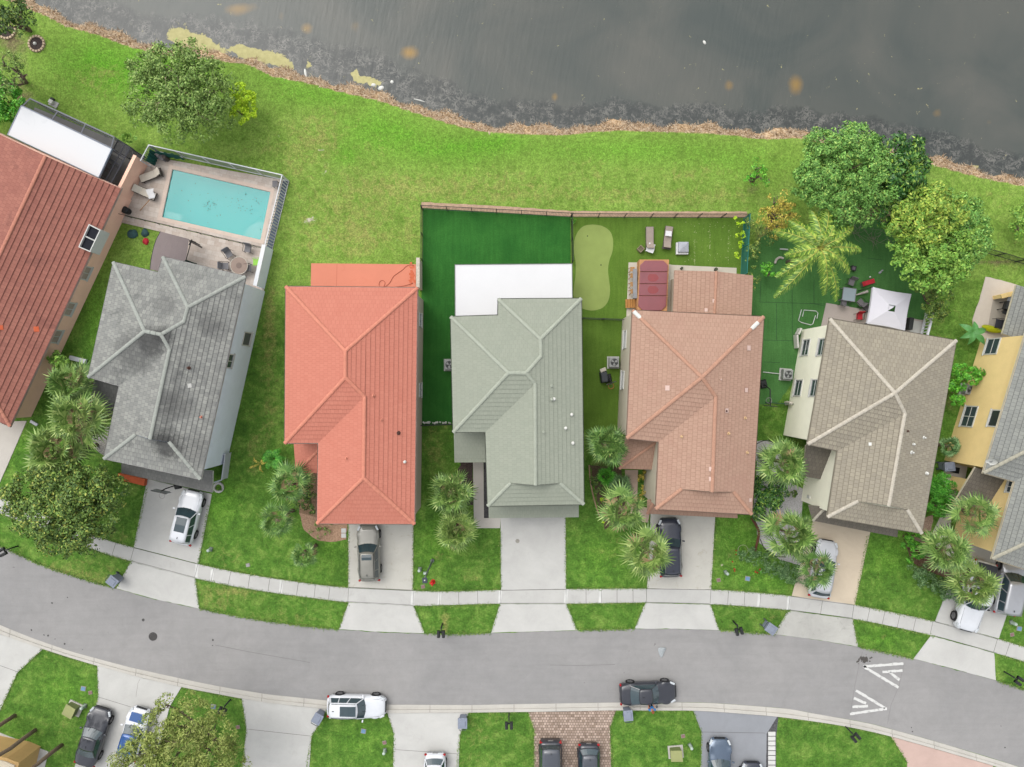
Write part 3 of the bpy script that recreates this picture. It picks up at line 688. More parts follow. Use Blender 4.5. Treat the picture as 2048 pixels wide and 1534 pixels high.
class House:
    def __init__(s, name, label, cat, e, verts, pitch=.40, group=None, oh=.45, wall=None, ring=None, course=.345, base=0.0):
        s.e = e; s.P = {}
        for k, (x, y, d) in verts.items():
            h = e + d * .0375 * pitch
            s.P[k] = S(x, y, h)
        s.ringp = [s.P[k] for k in ring]; c = sum(s.ringp, Vector()) / len(s.ringp)
        s.root = thing(name, label, cat, (c.x, c.y, 0), 0, group)
        s.course = course; s.tris = []; s.oh = oh; s.wtris = []
    def roof(s, faces, mat, caps, capmat, ring=None, name='roof', fascia=None, t=.035, capr=.135):
        mb = MB()
        for f in faces:
            pts = [s.P[k] for k in f]; tile_face(mb, pts, pts[0], pts[1], s.course, t)
            for i in range(1, len(pts) - 1): s.tris.append((pts[0], pts[i], pts[i + 1]))
        rf = obj(name, mb, mat, s.root)
        for a, b in caps: mb = MB(); cap_run(mb, s.P[a], s.P[b], capr); obj('ridge_tiles', mb, capmat, rf)
        s.rf = rf
        rg = [s.P[k] for k in ring] if ring else s.ringp
        z = s.P[ring[0]].z if ring else s.e
        if fascia is not None: s.fascia(rg, fascia)
        return rf
    def fascia(s, rg, mat, drop=.2, w_=.035, out=.03):
        o = inset(rg, -out); o2 = inset(rg, -out - .05); i_ = inset(rg, .03); mb = MB(); n_ = len(rg)
        for k in range(n_):
            j = (k + 1) % n_; a, b, c, d = o[k].copy(), o[j].copy(), i_[j].copy(), i_[k].copy(); a2, b2 = o2[k].copy(), o2[j].copy()
            u = Vector((0, 0, .02)); dn = Vector((0, 0, -drop))
            mb.quad(a + u, b + u, c + u * .2, d + u * .2); mb.quad(a + dn, b + dn, b + u, a + u)
            # a gutter: small lip outside
            mb.quad(a2 + Vector((0, 0, -.02)), b2 + Vector((0, 0, -.02)), b2 + Vector((0, 0, -.13)), a2 + Vector((0, 0, -.13)))
            mb.quad(a2 + Vector((0, 0, -.13)), b2 + Vector((0, 0, -.13)), b + Vector((0, 0, -.13)), a + Vector((0, 0, -.13)))
        obj('fascia', mb, mat, s.root)
        mb = MB(); mb.quad(*[p + Vector((0, 0, -drop + .01)) for p in (i_ if True else rg)]); obj('soffit', mb, mat, s.root)
    def walls(s, mat, ring=None, z0=-.02, z1=None, oh=None, name='wall'):
        rg = inset([s.P[k] for k in ring] if ring else s.ringp, s.oh if oh is None else oh)
        z1 = (s.e - .19) if z1 is None else z1
        mb = MB().prism([(p.x, p.y) for p in rg], z0, z1, top=False); n_ = len(rg)
        for k in range(n_):
            a, b = rg[k], rg[(k + 1) % n_]
            A, B, Cc, D = Vector((a.x, a.y, z0)), Vector((b.x, b.y, z0)), Vector((b.x, b.y, z1)), Vector((a.x, a.y, z1))
            s.wtris += [(A, B, Cc), (A, Cc, D)]
        return obj(name, mb, mat, s.root)
    def hit(s, px, py, tris):
        vv = []; ff = []
        for t in tris: k = len(vv); vv += list(t); ff.append((k, k + 1, k + 2))
        bv = BVHTree.FromPolygons([tuple(v) for v in vv], ff)
        o = Vector((0, 0, H)); d = (S(px, py, 0) - o).normalized()
        best = bv.ray_cast(o, d); return best[0], best[1]
    def window(s, px, py, w_, h_, fm, pm, bars=1, hb=0, name='window', label=None, tris=None):
        p, nr = s.hit(px, py, tris or s.wtris)
        if p is None: return
        nr = Vector((nr.x, nr.y, 0)).normalized()
        if nr.dot(Vector((-p.x, -p.y, 0))) < 0: nr = -nr
        u = Vector((-nr.y, nr.x, 0)); z = Vector((0, 0, 1)); rz = math.atan2(u.y, u.x); f = .055
        mb = MB(); q = p + nr * .03
        for sx in (-1, 1): mb.box(q + u * (sx * w_ / 2), (f * 1.6, .07, h_ + f * 1.6), rz)
        for sz in (-1, 1): mb.box(q + z * (sz * h_ / 2), (w_ - f * 1.6, .08, f * 1.6), rz)
        for b in range(bars): mb.box(q + u * (w_ * ((b + 1) / (bars + 1) - .5)) - nr * .004, (f, .05, h_ - f * 1.6), rz)
        for b in range(hb): mb.box(q + z * (h_ * ((b + 1) / (hb + 1) - .5)) - nr * .008, (w_ - f * 1.6, .04, f), rz)
        mb.box(q - z * (h_ / 2 + .075) + nr * .03, (w_ + .2, .12, .06), rz)
        wo_ = obj('window', mb, fm, s.root)
        mb = MB(); mb.box(p + nr * .012, (w_ - .06, .012, h_ - .06), rz); obj('pane', mb, pm, wo_)
        return wo_
    def vent(s, px, py, kind='pipe', mat=None, sz=1.0):
        p, nr = s.hit(px, py, s.tris)
        if p is None: return
        if nr.z < 0: nr = -nr
        mb = MB()
        if kind == 'pipe':
            mb.cyl(p - Vector((0, 0, .05)), p + Vector((0, 0, .30 * sz)), .055 * sz, .055 * sz, 10); mb.cyl(p + nr * .03, p + nr * .06, .13 * sz, .1 * sz, 10)
        elif kind == 'hood':
            mb.cyl(p - Vector((0, 0, .05)), p + Vector((0, 0, .22)), .10 * sz, .09 * sz, 10); mb.dome(p + Vector((0, 0, .2)), .14 * sz, .1 * sz, 10, 3)
            mb.cyl(p + nr * .03, p + nr * .055, .17 * sz, .15 * sz, 10)
        else:
            u = Vector((1, 0, 0)); u = (u - nr * u.dot(nr)).normalized(); v = nr.cross(u)
            mb.quad(*[p + nr * .055 + u * (a * .17 * sz) + v * (b * .2 * sz) for a, b in ((-1, -1), (1, -1), (1, 1), (-1, 1))])
            mb.quad(*[p + nr * .05 + u * (a * .2 * sz) + v * (b * .23 * sz) for a, b in ((-1, -1), (1, -1), (1, 1), (-1, 1))])
        obj('vent' if kind != 'patch' else 'replacement_tile', mb, mat, s.rf)
    def gable(s, pts, mat, name='gable_wall'):
        mb = MB(); P_ = [s.P[k] for k in pts]; mb.quad(*P_); mb.quad(*[p + Vector((0, -.03, 0)) for p in P_][::-1]); obj(name, mb, mat, s.root)

glass_w = M('window_glass', (70, 84, 92), .08, .1, 1, .02, 5, spec=.8)
frame_w = M('window_white', (222, 222, 216), .6, .04, 4, .03, 20)
pale_f = M('fascia_pale', (206, 200, 190), .7, .08, 2, .05, 20)
GF = [(x,) for x in ()]
vent_white = M('vent_white', (236, 236, 228), .6, .05, 5, .05, 20)
def std_caps(dutch=True):
    c = [('A3', 'R1'), ('B', 'R1'), ('R1', 'R2'), ('R2', 'R3'), ('R3', 'R4'), ('A', 'R4'), ('F', 'R4'), ('R3', 'R5'), ('R5', 'G')]
    if dutch: c += [('D', 'GL'), ('C', 'GR')]
    return c
STD_FACES = [('A3', 'B', 'R1'), ('A2', 'A3', 'R1', 'R2'), ('A', 'A2', 'R2', 'R3', 'R4'), ('F', 'A', 'R4'), ('E', 'F', 'R4', 'R3', 'R5'),
             ('D', 'E', 'R5', 'G', 'GL'), ('B', 'C', 'GR', 'G', 'R5', 'R3', 'R2', 'R1'), ('C', 'D', 'GL', 'GR')]
STD_RING = ['A', 'A2', 'A3', 'B', 'C', 'D', 'E', 'F']
def garage(h, a, b, w_, mat, e=2.3):
    """sectional door on the front wall between pixel feet a and b"""
    p, q = S(*a), S(*b); u = (q - p).normalized(); c = (p + q) / 2; rz = math.atan2(u.y, u.x); nr = Vector((u.y, -u.x, 0))
    if nr.y > 0: nr = -nr
    mb = MB()
    for k in range(4): mb.box(c + nr * .03 + Vector((0, 0, .05 + e / 4 * (k + .5))), (w_, .05, e / 4 - .02), rz)
    obj('garage_door', mb, mat, h.root)

# ---------- house: sage green, centre
sage = tile_mat('sage_tiles', (160, 166, 150), (170, 175, 159), (128, 134, 118), (152, 160, 146), .3, msize=.03)
sage_cap = M('sage_cap', (178, 184, 168), .85, .08, 2, .06, 14)
h3 = House('house', 'sage green tiled two-storey house with flat white porch roof, between the coral and brown houses', 'house', 5.8, {
    'A': (902, 634, 0), 'A2': (996.5, 631, 0), 'A3': (997, 598.5, 0), 'B': (1162, 597.5, 0), 'C': (1167, 1008, 0), 'D': (976, 1011.5, 0), 'E': (971.5, 863.5, 0), 'F': (907, 864, 0),
    'R1': (1081, 678, 83), 'R2': (1082, 712, 83), 'R3': (1052, 746, 113), 'R4': (1017, 745.5, 113), 'R5': (1070, 767, 95), 'G': (1071, 970, 95), 'GL': (1021, 966, 46), 'GR': (1120, 966, 46),
}, ring=STD_RING)
h3.roof(STD_FACES, sage, std_caps(), sage_cap, fascia=M('sage_fascia', (150, 156, 142), .7))
sage_wall = M('sage_wall', (190, 190, 176), .9, .05, 1, .04, 18)
h3.walls(sage_wall); h3.gable(['GL', 'G', 'GR'], sage_wall)
for x, y in ((1103, 772),): h3.vent(x, y, 'pipe', sage_cap)
for x, y in ((1103, 799),): h3.vent(x, y, 'hood', sage_cap, .8); h3.vent(x + 5, y - 1, 'pipe', vent_white)
for x, y in ((1143, 829), (1131, 856), (1145.5, 886)): h3.vent(x, y, 'hood', vent_white, .8)
h3.vent(1087, 864, 'pipe', sage_cap)
# lower roofs: porch and garage pent
def lowroof(h, name, verts, face_list, mat, caps=(), capmat=None, fas=None, ring=None, t=.03, wall=None, woh=.3, capr=.11, posts=False):
    for k, (x, y, z) in verts.items(): h.P[k] = S(x, y, z)
    mb = MB()
    for f in face_list:
        pts = [h.P[k] for k in f]; tile_face(mb, pts, pts[0], pts[1], h.course, t)
        for i in range(1, len(pts) - 1): h.tris.append((pts[0], pts[i], pts[i + 1]))
    r_ = obj(name, mb, mat, h.root)
    for a, b in caps: mb = MB(); cap_run(mb, h.P[a], h.P[b], capr); obj('ridge_tiles', mb, capmat or mat, r_)
    if fas is not None:
        rg = [h.P[k] for k in ring]; mb = MB()
        for i in range(len(rg)):
            a, b = rg[i], rg[(i + 1) % len(rg)]; dn = Vector((0, 0, -.2)); u = Vector((0, 0, .01))
            mb.quad(a + dn, b + dn, b + u, a + u)
        mb.quad(*[p + Vector((0, 0, -.19)) for p in rg]); obj('fascia', mb, fas, h.root)
    if wall is not None:
        rg = inset([Vector((h.P[k].x, h.P[k].y, 0)) for k in ring], woh)
        zt = min(h.P[k].z for k in ring) - .18
        if posts:
            for p in rg: 
                mb = MB().box((p.x, p.y, zt / 2), (.28, .28, zt)); obj('post', mb, wall, h.root)
        else:
            mb = MB().prism([(p.x, p.y) for p in rg], -.02, zt, top=False); obj('wall', mb, wall, h.root)
            n_ = len(rg)
            for k in range(n_):
                a, b = rg[k], rg[(k + 1) % n_]; A, B, Cc, D = Vector((a.x, a.y, 0)), Vector((b.x, b.y, 0)), Vector((b.x, b.y, zt)), Vector((a.x, a.y, zt)); h.wtris += [(A, B, Cc), (A, Cc, D)]
    return r_
sgf = M('sage_fascia', (150, 156, 142), .7)
lowroof(h3, 'porch_roof', {'p1': (909, 924.5, 2.9), 'p2': (973, 924.5, 2.9), 'p3': (972, 858, 4.0), 'p4': (907.5, 858, 4.0)}, [('p1', 'p2', 'p3', 'p4')], sage, fas=sgf, ring=['p1', 'p2', 'p3', 'p4'])
mbx = [h3.P[k] for k in ('p1', 'p2')]
for p in mbx: obj('post', MB().box((p.x + (.3 if p is mbx[0] else -.5), p.y + .3, 1.3), (.3, .3, 2.75)), sage_wall, h3.root)
lowroof(h3, 'garage_roof', {'g1': (977.5, 1036, 3.0), 'g2': (1157.5, 1034, 3.0), 'g3': (1157.5, 1003, 3.6), 'g4': (977, 1005, 3.6)}, [('g1', 'g2', 'g3', 'g4')], sage, fas=sgf, ring=['g1', 'g2', 'g3', 'g4'])
gar_m = M('garage_white', (214, 212, 204), .6, .04)
garage(h3, (1003, 1017), (1130, 1016), 4.9, gar_m)
# white pan roof behind
def panroof(h, pix, z, mat, name='flat_roof', posts=True, th=.12, edge=None, pm=None, slope=0.0):
    pts = [S(x, y, z) for x, y in pix]
    mb = MB().prism([(p.x, p.y) for p in pts], z - th, z); 
    r_ = obj(name, mb, mat, h.root)
    mb = MB(); n_ = len(pts); o_ = inset(pts, -.05)
    for i in range(n_):
        a, b = o_[i], o_[(i + 1) % n_]; mb.quad(a + Vector((0, 0, -.17)), b + Vector((0, 0, -.17)), b + Vector((0, 0, .03)), a + Vector((0, 0, .03)))
        c, d = pts[i], pts[(i + 1) % n_]; mb.quad(a + Vector((0, 0, .03)), b + Vector((0, 0, .03)), d + Vector((0, 0, .03)), c + Vector((0, 0, .03)))
        mb.quad(c + Vector((0, 0, .03)), d + Vector((0, 0, .03)), d + Vector((0, 0, .0)), c + Vector((0, 0, .0)))
    obj('roof_edge', mb, edge or frame_w, r_)
    if posts:
        i_ = inset(pts, .25)
        for p in i_[:posts if isinstance(posts, int) and posts > 1 else n_]: obj('post', MB().box((p.x, p.y, (z - th) / 2), (.12, .12, z - th)), pm or frame_w, h.root)
    return r_
white_roof = M('white_roof', (238, 238, 239), .7, .02, .6, .015, 10)
panroof(h3, [(910.5, 530), (1143.5, 528), (1144.5, 620), (1000, 645), (911, 640)], 2.9, white_roof, 'porch_roof', 2, edge=M('edge_dark', (120, 124, 118), .6))
slab('porch_floor', [(914, 534), (1138, 533), (1138, 620), (914, 650)], -.02, .08, cc_warm)
for x in (930, 985, 1040, 1095):
    p = S(x, 868, 0)
h3.window(1171.5, 720, 1.0, 1.2, frame_w, glass_w)

# ---------- house: coral red
red = tile_mat('coral_tiles', (210, 132, 112), (219, 142, 121), (176, 102, 86), (206, 130, 111), .35, msize=.05, spots=((198, 112, 92), .25))
red_cap = M('coral_cap', (224, 146, 122), .85, .09, 3, .06, 14)
h2 = House('house', 'coral red tiled two-storey house with a painted coral patio behind', 'house', 5.8, {
    'A': (572, 573.5, 0), 'B': (834.5, 576, 0), 'C': (828.5, 1047.5, 0), 'D': (634.5, 1046.5, 0), 'E': (637, 885.5, 0), 'F': (570, 886, 0),
    'R1': (690.5, 702, 129), 'R2': (690.5, 755, 129), 'R5': (729, 793, 99), 'G': (727, 956, 99)}, ring=['A', 'B', 'C', 'D', 'E', 'F'], oh=.25)
h2.roof([('A', 'B', 'R1'), ('F', 'A', 'R1', 'R2'), ('E', 'F', 'R2', 'R5'), ('D', 'E', 'R5', 'G'), ('C', 'D', 'G'), ('B', 'C', 'G', 'R5', 'R2', 'R1')], red,
        [('A', 'R1'), ('B', 'R1'), ('R1', 'R2'), ('F', 'R2'), ('R2', 'R5'), ('R5', 'G'), ('D', 'G'), ('C', 'G')], red_cap, fascia=M('coral_fascia', (212, 190, 178), .7))
h2_wall = M('greige_wall', (206, 192, 176), .9, .05, 1, .04, 18, g=1.3)
h2.walls(h2_wall)
lowroof(h2, 'porch_roof', {'p1': (592, 945.5, 2.9), 'p2': (636.5, 946, 2.9), 'p3': (637, 900, 3.7), 'p4': (587, 886, 2.9), 'p5': (637, 878, 4.0), 'p6': (587, 876, 2.95)}, [('p1', 'p2', 'p3'), ('p6', 'p1', 'p3', 'p5')], red, [('p1', 'p3')], red_cap, fas=h2_wall, ring=['p1', 'p2', 'p5', 'p6'], posts=True, wall=h2_wall)
for x, y, k, m_, z in ((747, 791, 'pipe', red_cap, 1), (763, 840, 'pipe', red_cap, .8), (797, 866, 'pipe', M('soot', (90, 60, 50), .8), 1.2), (693, 916, 'pipe', red_cap, 1), (809.5, 923.5, 'hood', vent_white, .7)): h2.vent(x, y, k, m_, z)
h2.window(840, 780, 1.1, 1.2, frame_w, glass_w); h2.window(840, 640, 1.0, 1.1, frame_w, glass_w)
garage(h2, (706, 1015.5), (822, 1015.5), 4.9, gar_m)
slab('patio', [(623, 527), (832, 529), (832, 620), (621.5, 620)], -.02, .10, concrete('coral_patio', (232, 148, 122), .25, (206, 112, 84), .06))
mbj = MB(); jline((674, 528), (673, 575), .104, .014); struct('patio_joint', mbj, M('coral_joint', (190, 104, 82)))
splat('rust_stain', 824, 552, 7, 22, (214, 112, 78), 60, .105, .04, .14, 'rusty orange stain on the coral patio beside the side wall', 'stain')
mb = MB(); pw = [S(x, y, .12) for x, y in ((828, 531), (820, 530), (812, 533), (805, 540), (796, 546), (787, 553), (781, 563), (775, 570), (768, 574), (770, 566), (766, 561), (760, 563), (758, 570), (762, 576))]
mb.tube(catmull(pw, 5), .022, 5); mb.tube(catmull([S(*q, .12) for q in ((826, 566), (815, 570), (800, 573), (788, 574))], 5), .02, 5)
single('garden_hose', mb, M('hose', (176, 84, 58), .6), 'thin reddish hose snaking across the coral patio', 'hose', smooth=True)
def wall_thing(name, label, pix, w_, h, mat, cap=None, cat='wall', group=None):
    """freestanding wall along ground pixels"""
    p = PL(pix); c = sum(p, Vector()) / len(p)
    t = thing(name, label, cat, (c.x, c.y, 0), 0, group); mb = MB(); mc = MB()
    for a, b in zip(p[:-1], p[1:]):
        d = (b - a); L = d.length; rz = math.atan2(d.y, d.x); m_ = (a + b) / 2
        mb.box((m_.x, m_.y, h / 2 - .01), (L + w_ * .98, w_, h - .02), rz); mc.box((m_.x, m_.y, h + .025), (L + w_ + .06, w_ + .06, .07), rz)
    obj('wall', mb, mat, t); obj('coping', mc, cap or mat, t); return t
wall_thing('side_wall', 'tall narrow rendered wall along the right edge of the coral patio', [(842, 527), (842, 578)], .22, 1.9, h2_wall, M('coping_worn', (214, 204, 188), .9, .2, 6, .15, 20), 'wall')

# ---------- house: grey weathered, left
grey = tile_mat('grey_tiles', (138, 139, 135), (176, 177, 169), (110, 111, 110), (150, 152, 149), .35, msize=.06, spots=((84, 85, 85), .6), vj=.72, at=((330, 893, 6.8, 1.7, .75, (62, 62, 62)), (300, 684, 7.3, 1.5, .75, (66, 66, 66)), (328, 672, 7.3, 1.0, .7, (62, 62, 62)), (268, 705, 6.8, 2.2, .5, (78, 78, 78)), (420, 650, 6.6, 1.3, .45, (84, 84, 84)), (350, 810, 6.8, 1.6, .5, (80, 80, 80)), (395, 900, 6.2, 1.6, .4, (88, 88, 88)), (330, 610, 6.8, 1.2, .4, (92, 92, 92))))
grey_cap = M('grey_cap', (172, 176, 168), .85, .1, 2, .08, 12)
h1 = House('house', 'weathered grey tiled house beside the swimming pool, white car in its driveway', 'house', 5.8, {
    'A': (227, 525, 0), 'A2': (317, 546, 0), 'A3': (326, 514.5, 0), 'B': (490.5, 553.5, 0), 'C': (400.5, 958, 0), 'D': (208.5, 917, 0), 'E': (239, 771, 0), 'F': (177, 753.5, 0),
    'R1': (375.5, 614.5, 83), 'R2': (367.5, 643, 83), 'R3': (322, 669, 113), 'R4': (289, 662.5, 113), 'R5': (339, 699, 95), 'G': (300, 878, 95), 'GL': (271, 869, 46), 'GR': (338, 884, 46)}, ring=STD_RING)
h1.roof(STD_FACES, grey, std_caps(), grey_cap, fascia=M('white_fascia', (214, 214, 210), .7))
h1_wall = M('bluegrey_wall', (178, 186, 196), .9, .04, 1, .03, 18, g=2.4)
h1.walls(h1_wall); h1.gable(['GL', 'G', 'GR'], h1_wall)
dgrey = tile_mat('dark_grey_tiles', (112, 112, 110), (136, 136, 132), (84, 84, 84), (100, 100, 98), .6, msize=.05)
lowroof(h1, 'garage_roof', {'g1': (243, 927, 3.55), 'g2': (243, 946, 3.0), 'g3': (424.5, 985, 3.0), 'g4': (425.5, 942, 3.9), 'g5': (300, 915, 3.9)}, [('g2', 'g3', 'g4', 'g1')], dgrey, fas=M('white_fascia', (214, 214, 210), .7), ring=['g2', 'g3', 'g4', 'g1'])
lowroof(h1, 'porch_roof', {'p1': (176, 822, 2.9), 'p2': (226, 834, 2.9), 'p3': (239, 764, 4.1), 'p4': (190, 752, 4.1)}, [('p1', 'p2', 'p3', 'p4')], dgrey, fas=M('white_fascia', (214, 214, 210), .7), ring=['p1', 'p2', 'p3', 'p4'], wall=h1_wall, posts=True)
for x, y, k, m_, z in ((379, 771, 'patch', vent_white, .7), (378, 736, 'pipe', M('soot', (90, 60, 50), .8), 1), (404, 834, 'pipe', red_cap, 1.1)): h1.vent(x, y, k, m_, z)
gdark = M('gutter_grey', (110, 116, 116), .6)
h1.window(493, 678, 1.05, 1.5, frame_w, gdark, 0); h1.window(458, 722, 1.05, 1.2, frame_w, glass_w, 1)
garage(h1, (308, 932), (402, 954), 4.6, gar_m)
obj('planter_front', MB().prism([(p.x, p.y) for p in PL([(243, 945), (296, 957), (294, 970), (241, 957)])], -.02, .5), M('orange_paint', (214, 104, 62), .85, .12), h1.root)
# pool wall beyond the house
wall_thing('side_wall', 'white capped blue-grey wall closing the pool patio beside the grey house', [(543, 502), (527, 574)], .25, 1.85, h1_wall, M('white_cap', (240, 242, 244), .7, .03), 'wall')

# ---------- house: pinkish brown
brn = tile_mat('brown_tiles', (184, 149, 129), (198, 163, 142), (140, 104, 88), (180, 138, 122), .45, msize=.05, spots=((172, 130, 112), .35))
brn_cap = M('brown_cap', (198, 152, 128), .85, .1, 3, .08, 14)
h5 = House('house', 'pinkish brown tiled two-storey house with a long red spa cover behind', 'house', 5.8, {
    'A': (1265.5, 621, 0), 'B': (1527, 634, 0), 'C': (1503, 1028, 0), 'D': (1312, 1017.5, 0), 'E': (1318.5, 883, 0), 'F': (1254, 876, 0),
    'R1': (1404, 755, 129), 'R5': (1431.5, 793, 98), 'G': (1424.5, 983.5, 98), 'GL': (1363.5, 978, 46), 'GR': (1467, 983.5, 46)}, ring=['A', 'B', 'C', 'D', 'E', 'F'], oh=.12)
h5.roof([('A', 'B', 'R1'), ('F', 'A', 'R1'), ('E', 'F', 'R1', 'R5'), ('D', 'E', 'R5', 'G', 'GL'), ('C', 'D', 'GL', 'GR'), ('B', 'C', 'GR', 'G', 'R5', 'R1')], brn,
        [('A', 'R1'), ('B', 'R1'), ('F', 'R1'), ('R1', 'R5'), ('R5', 'G'), ('D', 'GL'), ('C', 'GR')], brn_cap, fascia=M('brown_fascia', (196, 168, 150), .7))
h5_wall = M('sand_wall', (206, 198, 178), .9, .05, 1, .04, 18, g=1.3)
h5.walls(h5_wall); h5.gable(['GL', 'G', 'GR'], h5_wall)
bf = M('brown_fascia', (196, 168, 150), .7)
lowroof(h5, 'porch_roof', {'p1': (1239, 937, 2.9), 'p2': (1310, 939, 2.9), 'p3': (1317, 881, 4.1), 'p4': (1252, 872, 3.0)}, [('p1', 'p2', 'p3'), ('p4', 'p1', 'p3')], brn, [('p1', 'p3')], brn_cap, fas=bf, ring=['p1', 'p2', 'p3', 'p4'], wall=h5_wall, posts=True)
lowroof(h5, 'garage_roof', {'g1': (1295, 1027, 3.0), 'g2': (1475, 1036, 3.0), 'g3': (1474, 1005, 3.7), 'g4': (1312, 998, 3.7), 'g5': (1294.5, 1000, 3.0)}, [('g1', 'g2', 'g3', 'g4'), ('g5', 'g1', 'g4')], brn, [('g1', 'g4')], brn_cap, fas=bf, ring=['g1', 'g2', 'g3', 'g4', 'g5'])
lowroof(h5, 'lanai_roof', {'l1': (1349, 540.5, 2.8), 'l2': (1433, 543, 3.25), 'l3': (1506, 551, 2.8), 'l4': (1502, 650, 2.8), 'l5': (1428, 650, 3.25), 'l6': (1345, 650, 2.8)}, [('l6', 'l1', 'l2', 'l5'), ('l3', 'l4', 'l5', 'l2')], brn, [('l2', 'l5')], M('brown_cap', (0, 0, 0)), fas=bf, ring=['l1', 'l3', 'l4', 'l6'], wall=h5_wall, woh=.35)
pk = M('pink_patch', (226, 196, 184), .85, .05); cr_ = M('cement_dab', (222, 186, 142), .85, .1)
for x, y, k, m_, z in ((1335, 776, 'patch', pk, .8), (1492, 780, 'patch', pk, .7), (1497, 696, 'patch', pk, .8), (1500, 812, 'patch', pk, .01), (1422, 938, 'patch', pk, .7), (1422, 958, 'patch', pk, .7), (1428, 602, 'patch', pk, .6), (1412, 620, 'patch', pk, .6),
                       (1453, 821, 'patch', pk, .7), (1452.5, 822, 'pipe', M('soot', (90, 60, 50), .8), .8), (1363, 873, 'hood', cr_, .6), (1490, 836, 'pipe', cr_, 1), (1457, 867, 'pipe', cr_, 1), (1494, 905, 'pipe', cr_, 1), (1500, 1000, 'patch', pk, .6), (1442, 759, 'pipe', pk, .5)): h5.vent(x, y, k, m_, z)
# white replaced hip tiles
mb = MB(); A_, R_, B_ = h5.P['A'], h5.P['R1'], h5.P['B']
cap_run(mb, A_ + (R_ - A_) * .02, A_ + (R_ - A_) * .12, .15, .4, .07); cap_run(mb, B_ + (R_ - B_) * .10, B_ + (R_ - B_) * .20, .15, .4, .07); obj('white_ridge_tile', mb, vent_white, h5.rf)
for x, y, w_, hh in ((1250.5, 679, 1.4, 1.2), (1246, 760, 1.4, 1.2)): h5.window(x, y, w_, hh, frame_w, glass_w, 0, 1)
garage(h5, (1306, 1009), (1430, 1015), 4.8, gar_m)
slab('paved_terrace', [(1257, 525), (1278, 525), (1300, 500 + 22), (1345, 530), (1473, 536), (1472, 560), (1440, 620), (1290, 650), (1252, 650)], -.02, .05, concrete('terrace_tile', (214, 206, 190), .3, (188, 180, 160)))

# ---------- house: taupe, right
tau = tile_mat('taupe_tiles', (158, 150, 134), (178, 170, 150), (112, 104, 92), (150, 144, 132), .35, msize=.055, spots=((140, 132, 118), .3), vj=.7)
tau_cap = M('taupe_cap', (206, 198, 182), .85, .12, 3, .1, 12)
h6 = House('house', 'taupe tiled two-storey house with pale ridge lines and white gazebo behind', 'house', 5.8, {
    'A': (1660, 638, 0), 'B': (1912, 681.5, 0), 'C': (1843, 1066, 0), 'D': (1655.5, 1033.5, 0), 'E': (1676, 901, 0), 'F': (1616, 888, 0),
    'R1': (1790, 786, 127), 'R5': (1810, 827, 97), 'G': (1777.5, 1011.5, 97), 'GL': (1715.5, 1002.5, 46), 'GR': (1814.5, 1019, 46)}, ring=['A', 'B', 'C', 'D', 'E', 'F'], oh=.32)
h6.roof([('A', 'B', 'R1'), ('F', 'A', 'R1'), ('E', 'F', 'R1', 'R5'), ('D', 'E', 'R5', 'G', 'GL'), ('C', 'D', 'GL', 'GR'), ('B', 'C', 'GR', 'G', 'R5', 'R1')], tau,
        [('A', 'R1'), ('B', 'R1'), ('F', 'R1'), ('R1', 'R5'), ('R5', 'G'), ('D', 'GL'), ('C', 'GR')], tau_cap, fascia=M('taupe_fascia', (186, 178, 160), .7))
h6_wall = M('cream_wall', (214, 212, 194), .9, .04, 1, .03, 18, g=1.95)
h6.walls(h6_wall); h6.gable(['GL', 'G', 'GR'], h6_wall)
dtau = tile_mat('dark_taupe_tiles', (118, 112, 102), (140, 132, 120), (84, 78, 70), (104, 98, 90), .5, msize=.06)
tf = M('taupe_fascia', (186, 178, 160), .7)
lowroof(h6, 'porch_roof', {'p1': (1606, 952, 2.9), 'p2': (1646.5, 959, 2.9), 'p3': (1673, 899, 4.1), 'p4': (1612, 890, 4.1)}, [('p1', 'p2', 'p3', 'p4')], dtau, fas=tf, ring=['p1', 'p2', 'p3', 'p4'])
lowroof(h6, 'garage_roof', {'g1': (1626, 1041, 3.0), 'g2': (1794.5, 1074, 3.0), 'g3': (1798, 1040, 3.8), 'g4': (1652, 1014, 3.8), 'g5': (1618, 1010, 3.0)}, [('g1', 'g2', 'g3', 'g4'), ('g5', 'g1', 'g4')], dtau, [('g1', 'g4')], tau_cap, fas=tf, ring=['g1', 'g2', 'g3', 'g4', 'g5'])
for x, y, k, m_, z in ((1740, 888, 'patch', vent_white, .5), (1847, 875, 'pipe', vent_white, 1), (1826, 888, 'hood', vent_white, .6), (1822.5, 904.5, 'pipe', vent_white, 1.1), (1852, 946, 'hood', vent_white, .8), (1815, 862, 'pipe', M('soot', (90, 60, 50), .8), .7)): h6.vent(x, y, k, m_, z)
for x, y in ((1612, 695), (1597, 776)): h6.window(x, y, 1.3, 1.35, frame_w, glass_w, 0, 1)
for x, y in ((1644.5, 694), (1629.5, 776)): h6.window(x, y, 1.3, 1.3, frame_w, glass_w, 0, 1)
garage(h6, (1640, 1024), (1740, 1044), 4.8, gar_m)
obj('utility_box', MB().box(S(1620, 994, 1.4), (.3, .25, .5), -.17), vent_white, h6.root)

